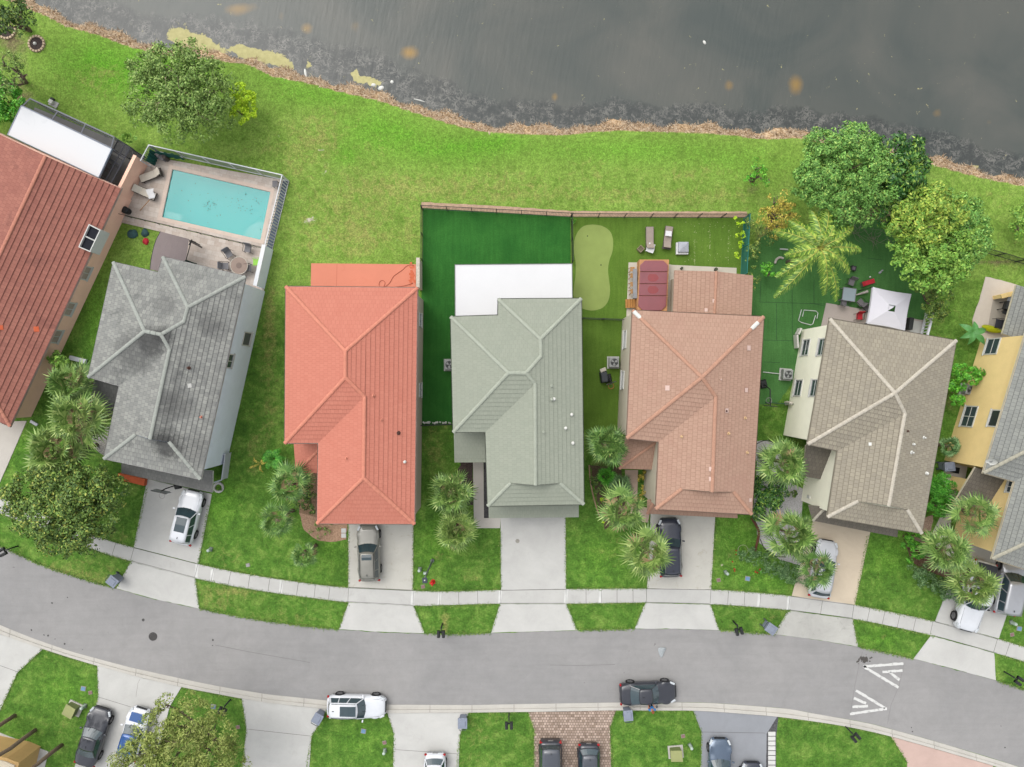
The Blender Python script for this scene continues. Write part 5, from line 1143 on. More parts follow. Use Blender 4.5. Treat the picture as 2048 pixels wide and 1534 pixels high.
# ---- fan palms
lf_fan = leaf_mat('fan_leaf', [(0, (72, 102, 46)), (.45, (100, 134, 62)), (.85, (130, 160, 82)), (1, (162, 180, 108))], .45, .12, .8)
lf_fan2 = leaf_mat('fan_leaf_light', [(0, (80, 108, 48)), (.45, (110, 140, 66)), (.85, (140, 164, 86)), (1, (172, 188, 114))], .45, .12, .8)
lf_fan3 = leaf_mat('fan_leaf_deep', [(0, (62, 94, 42)), (.45, (86, 124, 56)), (.85, (116, 150, 76)), (1, (148, 172, 98))], .45, .12, .8)
lf_dead = M('dead_frond', (176, 152, 112), .9, .15, 3, .15)
palm_bark = M('palm_bark', (142, 122, 104), .95, .14, 3, .3, 14, bump=.5)
def fan_quads(rs, nF=34, pet=.75, fan=.95, nb=17, el0=-28, w_=.05):
    Q = []
    def blade(p, d, up, L, wd, droop):
        s_ = np.cross(d, up); s_ /= np.linalg.norm(s_) + 1e-9
        p1 = p + d * L * .5; p2 = p + d * L + np.array([0, 0, -droop * L])
        Q.append([p - s_ * wd * .3, p + s_ * wd * .3, p1 + s_ * wd * .5, p1 - s_ * wd * .5]); Q.append([p1 - s_ * wd * .5, p1 + s_ * wd * .5, p2 + s_ * .006, p2 - s_ * .006])
    for i in range(nF):
        a = i * 2.39996 + rs.uniform(-.25, .25); f = (i + .5) / nF; el = R(el0 + (78 - el0) * (1 - f) ** 1.1 + rs.uniform(-8, 8)) if False else R(el0 + (80 - el0) * f + rs.uniform(-8, 8))
        d = np.array([math.cos(a) * math.cos(el), math.sin(a) * math.cos(el), math.sin(el)]); up = np.array([-math.cos(a) * math.sin(el), -math.sin(a) * math.sin(el), math.cos(el)])
        side = np.cross(d, up); L = pet * rs.uniform(.8, 1.15); hub = d * L + np.array([0, 0, -.12 * L * math.cos(el)]); s_ = side * .018
        Q.append([-s_, s_, hub + s_, hub - s_])
        tw = rs.uniform(-.7, .7); fs = rs.uniform(.72, 1.12); u2 = up * math.cos(tw) + side * math.sin(tw); s2 = np.cross(d, u2)
        for j in range(nb):
            t = (j / (nb - 1) - .5) * 2; an = t * R(105); bd = d * math.cos(an) + s2 * math.sin(an) + u2 * (.18 * abs(t) + .05); bd /= np.linalg.norm(bd)
            bl_ = fan * fs * (1 - .3 * t * t) * rs.uniform(.88, 1.1); blade(hub, bd, u2, bl_, max(w_ * 1.2, .5 * bl_ * 3.67 / nb * .92), rs.uniform(.12, .4))
    return np.array(Q)
def fan_palm(label, px, py, rp, z, seed, mat=None, group='fan palms in the front gardens', tilt=0, name='fan_palm', cat='palm', nF=34, el0=-28, trunk=True, dead=5, w_=.05):
    c = S(px, py, z); r = 1.16 * rp * (H - z) / F; rs = np.random.RandomState(seed); random.seed(seed)
    t = thing(name, label, cat, (c.x, c.y, 0), 0, group)
    Q = fan_quads(rs, int(nF * .8), r * .5, r * .52, 15, el0, w_ * 1.55) + np.array([c.x, c.y, c.z]); quads_obj('crown', Q, mat or lf_fan, t)
    if dead:
        Q = fan_quads(rs, dead, r * .4, r * .45, 12, -75) ; Q = Q * np.array([1, 1, .6]) + np.array([c.x, c.y, c.z - .25]); quads_obj('dead_fronds', Q, lf_dead, t)
    if trunk:
        mb = MB(); P_ = [(c.x + U(-.05, .05) * k, c.y + U(-.05, .05) * k, z * k / 6) for k in range(7)]; P_[-1] = (c.x, c.y, z + .05); P_[0] = (c.x, c.y, -.05)
        mb.tube(P_, .17, 9, .13); obj('trunk', mb, palm_bark, t, smooth=True)
        mb = MB()
        for k in range(18):
            a = k * 2.4; zz = z - .75 + k * .04; mb.tube([Vector((c.x + math.cos(a) * .12, c.y + math.sin(a) * .12, zz)), Vector((c.x + math.cos(a) * .3, c.y + math.sin(a) * .3, zz + .22))], .035, 4, .02)
        obj('boot_stubs', mb, lf_dead, t)
    return t
fan_palm('upper of three fan palms left of the grey house, fronds over the dark porch roof', 140, 768, 48, 5.2, 1)
fan_palm('middle and widest of three fan palms in the clump left of the grey house', 157, 838, 58, 5.8, 2, lf_fan2, nF=40)
fan_palm('lower of three fan palms left of the grey house, touching the dark tree', 114, 902, 58, 5.2, 3, lf_fan2, nF=40, dead=9)
fan_palm('fan palm with sparse fronds at the left front corner of the coral house', 578, 968, 42, 4.2, 4, lf_fan3, nF=20)
fan_palm('loose fan palm with brown trunk left of the dark shrub by the coral house', 553, 1040, 38, 4.2, 5, lf_fan3, nF=19, dead=2)
fan_palm('smallest fan palm, leaning over the lawn below the woodchip bed', 608, 1110, 27, 3.4, 6, lf_fan3, nF=20, dead=1)
fan_palm('upper fan palm of the pair in front of the sage green house', 903, 985, 46, 3.4, 7, lf_fan, nF=34)
fan_palm('lower fan palm of the pair in front of the sage green house', 913, 1060, 44, 3.2, 8, lf_fan2, nF=36)
fan_palm('deep green fan palm in the gap between the sage green and brown houses', 1213, 890, 44, 4.8, 9, lf_fan3, nF=38, dead=3)
fan_palm('fan palm left of the brown house driveway with pale dead fronds', 1245, 1020, 50, 5.2, 10, lf_fan, nF=26, dead=6)
fan_palm('fan palm with fronds hanging over the dark blue car', 1296, 1105, 54, 5.8, 11, lf_fan2, nF=26, dead=3)
fan_palm('fan palm beside the cream wall, uppermost of the three at the taupe house', 1567, 927, 50, 5.2, 12, lf_fan, nF=38)
fan_palm('wide fan palm over the pebble bed, middle one of the three at the taupe house', 1580, 1066, 55, 5.6, 13, lf_fan, nF=38)
fan_palm('fan palm covering part of the silver sedan', 1634, 1137, 40, 5.0, 14, lf_fan3, nF=24)
fan_palm('fan palm standing against the yellow wall by the porch roof', 1950, 1030, 47, 5.4, 15, lf_fan, nF=24)
fan_palm('fan palm over the curved path left of the yellow house', 1890, 1100, 48, 5.2, 16, lf_fan, nF=38)
fan_palm('yellow-tipped fan palm covering the bed of the white pickup', 1942, 1168, 50, 4.8, 17, lf_fan2, nF=36)
for i, (x, y, d) in enumerate(((30, 1431, 'shortest-looking bare palm trunk at the left edge, upper of three'), (71, 1460, 'longest bare palm trunk, middle of the three crossing the bottom left path'), (124, 1490, 'bare palm trunk nearest the black sedan at the bottom left'))):
    g0_ = S(x, y, 0); k_ = F / (H - 8.6); fan_palm(d, 1024 + g0_.x * k_, 767 - g0_.y * k_, 50, 8.6, 30 + i, lf_fan, group='palms with bare trunks in the bottom left garden', nF=28)
fan_palm('star-shaped green cycad under the palms left of the brown house', 1212, 952, 21, .9, 40, lf_fern, group='cycads', name='cycad', cat='cycad', nF=26, el0=0, trunk=False, dead=0, w_=.035)
fan_palm('dark green cycad closer to the brown house porch', 1240, 968, 25, .8, 41, lf_jun, group='cycads', name='cycad', cat='cycad', nF=24, el0=0, trunk=False, dead=0, w_=.035)
fan_palm('spiky dark green young palm beside the lower yellow wall', 1897, 892, 24, 1.6, 42, lf_jun, group='young palms', name='young_palm', cat='palm', nF=18, el0=5, dead=0, w_=.06)
fan_palm('tiny spiky yucca in the pebble bed beside the cream wall', 1587, 986, 9, .5, 43, lf_dark, group='yuccas', name='yucca', cat='yucca', nF=9, el0=10, trunk=False, dead=0)
fan_palm('small yellow-green potted palm at the corner of the dark screen cage', 258, 278, 16, 1.0, 44, lf_lime, group='young palms', name='young_palm', cat='palm', nF=12, el0=10, trunk=False, dead=0)

# ---- feather palms
lf_coco = leaf_mat('coconut_leaf', [(0, (78, 114, 40)), (.45, (116, 152, 54)), (.85, (154, 180, 70)), (1, (196, 206, 92))], .4, .12, .6)
def feather(c, tip, arch, nl, ll, rs, wd=.05, droop=.5):
    """leaflet quads along a rachis from c to tip"""
    Q = []; R_ = []; c = np.array(c); tip = np.array(tip); n_ = 14; P_ = []
    for i in range(n_ + 1):
        t = i / n_; p = c + (tip - c) * t; p[2] += arch * 4 * t * (1 - t) ; P_.append(p)
    P_ = np.array(P_)
    for i in range(nl):
        t = .12 + .88 * i / nl; k = t * n_; j = min(n_ - 1, int(k)); p = P_[j] + (P_[j + 1] - P_[j]) * (k - j); d = P_[j + 1] - P_[j]; d /= np.linalg.norm(d)
        side = np.cross(d, [0, 0, 1]); side /= np.linalg.norm(side) + 1e-9
        for sg in (-1, 1):
            L = ll * math.sin(math.pi * (.16 + .8 * t)) ** .7 * rs.uniform(.85, 1.1); e = side * sg * .78 + d * .55 + np.array([0, 0, rs.uniform(-.35, .1)]); e /= np.linalg.norm(e)
            m_ = p + e * L * .55; q = p + e * L + np.array([0, 0, -droop * L * rs.uniform(.5, 1)]); w_ = np.cross(e, [0, 0, 1]); w_ /= np.linalg.norm(w_) + 1e-9; w_ *= wd / 2
            Q.append([p - w_ * .5, p + w_ * .5, m_ + w_, m_ - w_]); Q.append([m_ - w_, m_ + w_, q + w_ * .2, q - w_ * .2])
    return Q, P_
def coconut():
    rs = np.random.RandomState(5); z = 6.2; cx, cy = 1640, 496; c = S(cx, cy, z); t = thing('coconut_palm', 'coconut palm with long arching feather fronds over the green turf', 'palm', (c.x, c.y, 0))
    tips = [(1549, 597, 3.9), (1545, 460, 4.3), (1578, 440, 4.6), (1622, 418, 4.8), (1654, 404, 5.0), (1707, 452, 4.6), (1723, 500, 4.4), (1700, 545, 4.2), (1674, 602, 3.6), (1650, 590, 4.4), (1552, 556, 4.6), (1570, 512, 5.4), (1690, 470, 6.2), (1668, 450, 6.4), (1610, 462, 6.4), (1680, 520, 6.0), (1600, 530, 6.0), (1652, 545, 6.2), (1645, 470, 7.0)]
    mr = MB()
    for x, y, tz in tips:
        p = S(x, y, tz); big = math.hypot(x - cx, y - cy) > 60
        Q, P_ = feather(c, p, .75 if big else .45, 34 if big else 22, .72 if big else .55, rs, .07); f_ = quads_obj('frond', np.array(Q), lf_coco, t)
        mr = MB(); mr.tube([Vector(q) for q in P_[::2]], .045, 5, .012); obj('rachis', mr, M('rachis', (190, 190, 90), .6), f_)
    mb = MB(); mb.tube([(c.x, c.y, -.05), (c.x + .1, c.y - .1, 2), (c.x, c.y, 4.2), (c.x, c.y, z)], .2, 9, .14); obj('trunk', mb, palm_bark, t, smooth=True)
coconut()
def feather_clump(name, label, cat, px, py, rp, z, nF, mat, seed, ll=.35, up=.6, group=None):
    rs = np.random.RandomState(seed); c = S(px, py, z); r = rp * H / F; t = thing(name, label, cat, (c.x, c.y, 0), 0, group); A = []
    for i in range(nF):
        a = i * 2.4 + rs.uniform(-.3, .3); L = r * rs.uniform(.75, 1.1); Q, _ = feather((c.x, c.y, z * .3), (c.x + math.cos(a) * L, c.y + math.sin(a) * L, z * rs.uniform(.5, 1)), up, 16, ll, rs, .05, .3); A += Q
    quads_obj('fronds', np.array(A), mat, t)
feather_clump('areca_plant', 'bushy green feather palm clump at the left wall of the coral house', 'plant', 545, 918, 26, .9, 12, lf_fern, 3)
feather_clump('areca_plant', 'thin yellowed feather fronds lying out over the lawn left of the coral house', 'plant', 520, 928, 22, .5, 5, lf_gold, 4, .12)
# banana plants
def banana():
    t = thing('banana_plant', 'broad-leaved banana plant beside the sandy patio', 'plant', S(1945, 665)); rs = np.random.RandomState(2); A = []
    for a, L in ((2.5, 1.2), (1.3, 1.0), (.2, 1.3), (-.7, 1.5), (-1.8, 1.0), (3.6, 1.0), (.9, .8)):
        c = np.array(S(1945, 665, 1.4)); d = np.array([math.cos(a), math.sin(a), 0]); s_ = np.array([-math.sin(a), math.cos(a), 0]); pr = None
        for k in range(8):
            f = k / 7; p = c + d * L * f + np.array([0, 0, .8 * f - 1.1 * f * f]); w_ = s_ * (.24 * math.sin(math.pi * min(1, f * .92 + .08)) + .01)
            if pr is not None: A.append([pr[0] - pr[1] + [0, 0, .05], pr[0], p, p - w_ + [0, 0, .05]]); A.append([pr[0], pr[0] + pr[1] + [0, 0, .05], p + w_ + [0, 0, .05], p])
            pr = (p, w_)
    quads_obj('leaves', np.array(A), M('banana_leaf', (96, 160, 84), .45, .15, 3), t); c = S(1945, 665); obj('stem', MB().cyl(c, c + Vector((0, 0, 1.4)), .1, .07, 8), lf_fern, t)
banana()
# dry brush pile by the fence behind the coconut palm
mb = MB(); random.seed(3)
for i in range(70):
    p = S(U(1670, 1790), U(425, 480), U(.03, .25)); a = U(0, 6.28); L = U(.5, 1.6); q = p + Vector((math.cos(a) * L, math.sin(a) * L, U(-.02, .2))); m_ = (p + q) / 2 + Vector((U(-.2, .2), U(-.2, .2), .05)); mb.tube([p, m_, q], .015, 3, .006)
o = obj('brushwood', mb, M('twig', (150, 138, 124), .9, .2)); o['kind'] = 'stuff'; tag(o, 'bare grey twigs heaped on dark soil behind the coconut palm', 'brushwood')
# bed surfaces
def bed(name, pix, rgb, rgb2, jit=.15, z=.02, sc=9):
    if name + rgb.__str__() not in MATS:
        n = NT(name); v = n.coord('world'); k = n.ramp(n.noise(v, sc, 5, .8, .5), [(.32, col(rgb)), (.68, col(rgb2))]); n.bump(n.noise(v, sc * 1.5, 4, .8), .7, .05); MATS[name + rgb.__str__()] = n.out(k, .95, .15)
    return slab(name, pix, -.02, z, MATS[name + rgb.__str__()], jit)
bed('woodchip_bed', [(598, 1025), (636, 1035), (636, 1048), (696, 1048), (692, 1078), (660, 1085), (632, 1080), (608, 1060)], (150, 116, 92), (222, 186, 156))
bed('woodchip_bed', [(592, 905), (636, 905), (636, 1040), (600, 1035), (590, 960)], (120, 96, 76), (176, 146, 118), z=.015)
bed('mulch_bed', [(922, 920), (945, 920), (946, 1010), (935, 1012), (925, 980), (915, 950)], (52, 44, 44), (108, 94, 88))
bed('mulch_bed', [(967.5, 925), (978, 925), (980, 1036), (968, 1036)], (46, 44, 48), (110, 108, 108), .0)
bed('gravel_bed', [(1512, 884), (1536, 880), (1558, 890), (1570, 960), (1606, 975), (1604, 1040), (1590, 1060), (1640, 1100), (1600, 1130), (1560, 1120), (1520, 1085), (1505, 1035), (1512, 960)], (168, 164, 162), (222, 220, 218), .2)
bed('gravel_bed', [(185, 855), (232, 850), (214, 915), (185, 895)], (128, 126, 120), (206, 202, 194), .2)
bed('mulch_bed', [(1180, 930), (1240, 935), (1262, 1000), (1270, 1010), (1210, 1060), (1195, 1000)], (70, 62, 48), (128, 110, 88), .15)
bed('mulch_bed', [(1806, 1070), (1850, 1070), (1880, 1130), (1930, 1130), (1925, 1160), (1870, 1150), (1820, 1120)], (72, 56, 44), (150, 120, 98), .25)
bed('gravel_bed', [(1838, 1040), (1866, 1030), (1862, 1062), (1832, 1064)], (150, 122, 104), (216, 190, 170), .1)
slab('paved_path', [(946, 925), (967, 925), (968, 1036), (1001, 1036), (1000, 1056), (948, 1056)], -.02, .05, cc_warm)
slab('paved_path', [(1250, 940), (1276, 940), (1274, 1005), (1300, 1020), (1296, 1045), (1256, 1040)], -.02, .05, M('pink_path', (206, 182, 164), .9, .1, 1, .08, 12, space='world'))
bed('gravel_strip', [(1553, 1434), (1556.5, 1434), (1552, 1475), (1552, 1600), (1531.5, 1600), (1531.5, 1468)], (64, 64, 66), (120, 120, 122), .0, .03)
# edging curves
def edging(name, label, pix, rgb, rad=.05, cat='garden edging', z=.05):
    mb = MB().tube(catmull(PL(pix, z), 5), rad, 6); return single(name, mb, M(name + str(rgb), rgb, .85, .15), label, cat)
edging('timber_edging', 'dark timber log edging curving down the bed left of the taupe house', [(1503, 1036), (1512, 1050), (1518, 1066), (1514, 1086), (1510, 1102)], (110, 70, 54), .11)
edging('garden_edging', 'thin black loop edging around the pebbles by the top of the taupe house bed', [(1512, 888), (1530, 881), (1548, 886), (1556, 900)], (50, 52, 50), .03)
edging('garden_edging', 'thin black edging wave on the lower rim of the pebble bed', [(1520, 1078), (1530, 1098), (1550, 1112), (1572, 1114)], (56, 56, 54), .035)
edging('garden_edging', 'broken pale brick edging line left of the bed by the brown house', [(1178, 930), (1182, 970), (1190, 1005), (1200, 1035)], (190, 160, 128), .06)
# ============================================================ VEHICLES
def paint_mat(name, rgb, metal=.0, rough=.25):
    n = NT(name); v = n.coord('object'); c = col(rgb)
    k = n.ramp(n.noise(v, 1.4, 4, .6), [(.3, shade(c, .95)), (.7, shade(c, 1.05))]); n.b.inputs['Coat Weight'].default_value = .6; n.b.inputs['Coat Roughness'].default_value = .06
    return n.out(k, rough, .4, metal)
car_glass = M('car_glass', (54, 74, 80), .05, .1, 3, .0, 5, spec=.9); tyre_m = M('tyre', (44, 44, 46), .85, .1); rim_m = M('rim', (150, 150, 152), .35, .2, 8, .1, 20, metal=.6)
trim_m = M('car_trim', (36, 38, 40), .5, .1); lamp_m = M('headlamp', (214, 220, 224), .12, .1, 8, .05, 20, spec=.8); tail_m = M('taillamp', (176, 28, 32), .2, .1, 8, .05, 20); chrome = M('chrome', (196, 198, 200), .2, .05, 4, .02, 20, metal=.7)
def lerp_table(T, x):
    for (a, b), (c, d) in zip(T[:-1], T[1:]):
        if x <= c: return b + (d - b) * max(0, (x - a) / (c - a))
    return T[-1][1]
def make_car(kind, paint, L=4.6, W=1.85, sunroof=True, rails=False, rail_mat=None, roofmat=None, hoodmat=None, tonneau=None):
    """forward is +x; kinds: suv, sedan, van, boxy, pickup, hatch"""
    def mk():
        t = thing('car' if kind != 'pickup' else 'pickup_truck', 'car', {'suv': 'car', 'sedan': 'car', 'van': 'van', 'boxy': 'car', 'pickup': 'pickup truck', 'hatch': 'car'}[kind])
        h = L / 2
        D = dict(suv=dict(Ht=1.66, hood=.98, nose=.78, cowl=.86, deck=1.02, rr=-h + .35, rb=-h + .12, rf=.28, hb=1.0),
                 hatch=dict(Ht=1.50, hood=.92, nose=.70, cowl=.92, deck=.98, rr=-h + .55, rb=-h + .18, rf=.30, hb=.95),
                 sedan=dict(Ht=1.44, hood=.90, nose=.66, cowl=.90, deck=.98, rr=-.85, rb=-1.62, rf=.28, hb=.93),
                 van=dict(Ht=1.80, hood=1.0, nose=.8, cowl=1.22, deck=1.05, rr=-h + .22, rb=-h + .08, rf=.62, hb=1.0),
                 boxy=dict(Ht=1.84, hood=1.12, nose=1.0, cowl=.75, deck=1.12, rr=-h + .2, rb=-h + .12, rf=.45, hb=1.1),
                 pickup=dict(Ht=1.9, hood=1.15, nose=.98, cowl=1.05, deck=1.28, rr=-.62, rb=-.80, rf=.45, hb=1.15))[kind]
        wr = .37 if kind != 'pickup' else .41; xf = h - .88; xb = -h + (.92 if kind != 'pickup' else 1.25); wb = W / 2 - .07
        zt_tab = [(-h, D['deck'] - .16), (-h + .12, D['deck'] - .02), (D['rb'], D['deck']), (D['cowl'] - .1, D['hb'] + .03), (D['cowl'] + .1, D['hood'] + .02), (h - .45, D['nose'] + .10), (h - .12, D['nose']), (h, D['nose'] - .2)]
        def half(x):
            f = max(0, (abs(x) - (h - .95)) / .95); return W / 2 * (1 - (.36 if x > 0 else (.24 if kind in ('sedan', 'hatch', 'suv') else .12)) * f ** 3.0)
        xs_ = sorted(set([round(-h + L * i / 58, 4) for i in range(59)]))
        mb = MB(); rows = []
        for x in xs_:
            w_ = half(x); zt = lerp_table(zt_tab, x); zb = .26 + (.1 if abs(x) > h - .1 else 0)
            for xc in (xf, xb):
                dd = (wr + .07) ** 2 - (x - xc) ** 2
                if dd > 0: zb = max(zb, wr + math.sqrt(dd))
            zm = max((zt + .3) * .52, zb + .03); zs = max(zt - .28, zb + .06); zu = max(zt - .09, zb + .09)
            sec = [(0, zt + .04), (.45 * w_, zt + .035), (.8 * w_, zt + .005), (.94 * w_, zu), (w_, zs), (1.0 * w_, zm), (.97 * w_, max(.42, zb + .01)), (.93 * w_, zb)]
            full = [(-y, z) for y, z in sec[::-1]][:-1] + sec; rows.append(len(mb.v)); mb.v += [Vector((x, y, z)) for y, z in full]
        n_ = 15
        for a, b in zip(rows[:-1], rows[1:]):
            for j in range(n_ - 1): mb.f.append((a + j, a + j + 1, b + j + 1, b + j))
            mb.f.append((a + n_ - 1, a, b, b + n_ - 1))
        mb.f.append(tuple(rows[0] + j for j in range(n_))[::-1]); mb.f.append(tuple(rows[-1] + j for j in range(n_)))
        body = obj('body', mb, paint, t, world=False, smooth=True)
        # hood panel seam and grille, bumpers
        def strip(pts, r=.012, m_=trim_m, nm='trim', par=None): obj(nm, MB().tube(pts, r, 4), m_, par or body, world=False)
        for s_ in (-1, 1): strip([(D['cowl'] + .05, s_ * (W * .40), D['hood'] + .02), (h - .55, s_ * W * .38, D['nose'] + .12), (h - .2, s_ * W * .30, D['nose'] + .035)], nm='hood_seam')
        obj('grille', MB().box((h - .035, 0, D['nose'] - .17), (.1, W * .5, .2)), trim_m, body, world=False, bevel=.02)
        obj('number_plate', MB().box((-h - .005, 0, D['deck'] - .32), (.03, .42, .14)), chrome, body, world=False)
        # greenhouse
        Ht = D['Ht']; base = D['hb'] + .02; rf, rr, cw, rb = D['rf'], D['rr'], D['cowl'], D['rb']; tw = wb - .21 if kind not in ('boxy', 'van', 'pickup') else wb - .13; bw = wb - .02
        def bow(x, y, w_, k): return x - k * (y / w_) ** 2
        ys = [-1, -.66, -.33, 0, .33, .66, 1]
        mb = MB(); k = 0; rowsR = []
        nx = 7
        for i in range(nx):
            f = i / (nx - 1); xx = rr + (rf - rr) * f; zc = Ht - .045 * (2 * f - 1) ** 2 - (.05 if kind == 'hatch' and i == 0 else 0)
            wv_ = tw * (1 - .05 * (2 * f - 1) ** 2)
            st = len(mb.v); rowsR.append(st)
            for y in ys: kb_ = (.10 if i == nx - 1 else (-.07 if i == 0 else 0)); mb.v.append(Vector((xx - kb_ * y * y, y * wv_, zc - .05 * y * y)))
        for a, b in zip(rowsR[:-1], rowsR[1:]):
            for j in range(6): mb.f.append((a + j, a + j + 1, b + j + 1, b + j))
        # roof edge skirt
        roofv = list(mb.v); topF = [roofv[rowsR[-1] + j] for j in range(7)]; topR = [roofv[rowsR[0] + j] for j in range(7)]
        roof = obj('roof', mb, roofmat or paint, t, world=False, smooth=True); sm = roof.modifiers.new('s', 'SOLIDIFY'); sm.thickness = .035
        cowlz = D['hood'] + .05; bf_ = [Vector((cw - .16 * y * y, y * bw, cowlz - .02 * y * y)) for y in ys]; br_ = [Vector((rb + .10 * y * y, y * bw * .97, D['deck'] + .045)) for y in ys]
        def sheet(a, b, nm, m_, inset_=.06):
            mb = MB(); A = [p + (q - p) * inset_ for p, q in zip(a, b)]; B = [q + (p - q) * .02 for p, q in zip(a, b)]
            A = [Vector((p.x, p.y * .955, p.z)) for p in A]; B = [Vector((p.x, p.y * .945, p.z)) for p in B]
            for j in range(6): mb.quad(A[j], A[j + 1], B[j + 1], B[j])
            return obj(nm, mb, m_, t, world=False, smooth=True)
        ws = sheet(bf_, topF, 'windshield', car_glass); rw = sheet(br_, topR, 'rear_window', car_glass, .12)
        strip([bf_[2] + Vector((.02, 0, .01)), bf_[2] + (topF[2] - bf_[2]) * .45 + Vector((.03, .1, .02))], .012, trim_m, 'wiper', ws); strip([bf_[4] + Vector((.02, 0, .01)), bf_[4] + (topF[4] - bf_[4]) * .45 + Vector((.03, .1, .02))], .012, trim_m, 'wiper', ws)
        for s_ in (-1, 1):
            j = 0 if s_ < 0 else 6; a, b, c, d = bf_[j], topF[j], topR[j], br_[j]; dz = Vector((0, 0, 0))
            e = [a + (d - a) * f for f in (.05, .38, .40, .70, .72, .95)]; g_ = [b + (c - b) * f for f in (.03, .36, .40, .68, .72, .96)]
            for q in (0, 2, 4):
                lo0, lo1, hi1, hi0 = e[q], e[q + 1], g_[q + 1], g_[q]; u = Vector((0, s_ * .012, 0))
                if q == 0: lo0 = a + (b - a) * .10 + (d - a) * .02; 
                mb = MB(); P_ = [lo0 + (hi0 - lo0) * .04, lo1 + (hi1 - lo1) * .04, hi1 + (lo1 - hi1) * .07, hi0 + (lo0 - hi0) * .07]; mb.quad(*[p + u for p in (P_ if s_ < 0 else P_[::-1])]); obj('side_window', mb, car_glass, t, world=False)
            # side shell behind the glass (body colour pillars)
            mb = MB(); mb.quad(a, d, c, b); obj('pillars', mb, paint, body, world=False)
            mb = MB(); mb.tube([a, a + (b - a) * .5, b], .035, 5); obj('pillar', mb, paint, body, world=False)
            mb = MB(); mb.tube([d, d + (c - d) * .5, c], .04, 5); obj('pillar', mb, paint, body, world=False)
            mb = MB(); mb.box((cw - .28, s_ * (W / 2 + .10), base + .05), (.12, .2, .14), s_ * .15); obj('side_mirror', mb, paint if kind != 'pickup' else trim_m, t, world=False, bevel=.03)
            mb = MB(); q = half(h - .18) ; mb.v = []; mb.f = []
            mb.box((h - .30, s_ * (W / 2 * .80), D['nose'] + .00), (.42, .17, .13), s_ * -.42); obj('headlight', mb, lamp_m, t, world=False, bevel=.03)
            mb = MB(); mb.box((-h + .09, s_ * (W / 2 * .80), D['deck'] - .24), (.16, .32, .14 if kind != 'boxy' else .3), s_ * .3); obj('taillight', mb, tail_m, t, world=False, bevel=.03)
            for xc in (xf, xb):
                wh = MB(); y0 = s_ * (W / 2 - .20); y1 = s_ * (W / 2 + .015); n2 = 22
                # tyre with rounded shoulders, rim inside
                prof = [(y0, wr * .62), (y0, wr * .95), (y0 + (y1 - y0) * .15, wr), (y0 + (y1 - y0) * .85, wr), (y1, wr * .94), (y1, wr * .66), (y1 - s_ * .02, wr * .64)]
                for y, r_ in prof:
                    for i in range(n2): a_ = 6.28318 * i / n2; wh.v.append(Vector((xc + r_ * math.cos(a_), y, wr + r_ * math.sin(a_))))
                for p in range(len(prof) - 1):
                    for i in range(n2): j2 = (i + 1) % n2; wh.f.append((p * n2 + i, p * n2 + j2, (p + 1) * n2 + j2, (p + 1) * n2 + i))
                wo_ = obj('wheel', wh, tyre_m, t, world=False, smooth=True)
                rm_ = MB(); rm_.cyl((xc, y1 - s_ * .05, wr), (xc, y1 - s_ * .03, wr), wr * .64, wr * .64, 20); 
                for i in range(5): a_ = 6.283 * i / 5; rm_.box((xc + math.cos(a_) * wr * .33, y1 - s_ * .015, wr + math.sin(a_) * wr * .33), (wr * .6, .03, .07), 0, 0, -a_)
                obj('rim', rm_, rim_m, wo_, world=False)
            if rails:
                zr = Ht + .02; strip([(rf - .2, s_ * (tw - .08), zr - .03), (rf - .35, s_ * (tw - .07), zr + .03), (rr + .4, s_ * (tw - .07), zr + .03), (rr + .2, s_ * (tw - .08), zr - .03)], .022, rail_mat or trim_m, 'roof_rail', roof)
        if sunroof:
            mb = MB(); c_ = (rf + rr) / 2 + (rf - rr) * (.16 if sunroof is not 2 else .3); l_ = (rf - rr) * (.55 if sunroof is not 2 else .2); pts = [(c_ + sx * l_ / 2, sy * tw * .62, Ht + .066 - (.03 if abs(sx) > .9 else 0)) for sx, sy in ((-1, -1), (0, -1), (1, -1), (1, 1), (0, 1), (-1, 1))]; mb.quad(*pts); obj('sunroof', mb, car_glass, roof, world=False)
        mb = MB().box((rr + .35, 0, Ht + .03), (.16, .04, .06)); obj('antenna', mb, trim_m, roof, world=False)
        if kind == 'sedan': strip([(-h + .12, -W * .38, D['deck'] - .0), (-h + .05, 0, D['deck'] - .02), (-h + .12, W * .38, D['deck'] - .0)], .012, nm='boot_seam')
        if tonneau:
            obj('tonneau_cover', MB().box(((-h + .12 + rb - .1) / 2, 0, D['deck'] + .06), (abs(-h + .12 - rb) - .12, W * .84, .06)), tonneau, t, world=False, bevel=.02)
        if hoodmat:
            obj('hood_panel', MB().box(((cw + h) / 2 - .08, 0, (D['hood'] + D['nose']) / 2 + .115), (h - cw - .5, W * .66, .03), 0, 0, R(5)), hoodmat, t, world=False, bevel=.02)
        return t
    return mk
white_p = paint_mat('paint_white', (240, 243, 248)); olive_p = paint_mat('paint_bronze_grey', (150, 148, 138), .15); navy_p = paint_mat('paint_dark_blue', (54, 58, 72), 0); silver_p = paint_mat('paint_silver', (196, 198, 202), .35)
pearl_p = paint_mat('paint_pearl', (218, 220, 224), 0)
black_p = paint_mat('paint_black', (58, 60, 68), 0, .3); black_sky_p = paint_mat('paint_black_sky_sheen', (86, 90, 98), .1); blue_p = paint_mat('paint_blue', (40, 92, 160), .2); slate_p = paint_mat('paint_slate_blue', (104, 120, 140), .4)  # grey roof copy of the black, sky reflection put into its colour
def put_car(key, mk, gx_, gy_, hd, label, name=None, z=.05):
    o = PR.place(key, mk, S(gx_, gy_, z), math.atan2(-hd[1], hd[0]), label, None)
    return o
put_car('w1', make_car('suv', white_p, 4.5, 1.9), 382, 1031, (.235, -.97), 'white SUV with a dark glass roof on the driveway of the grey house')
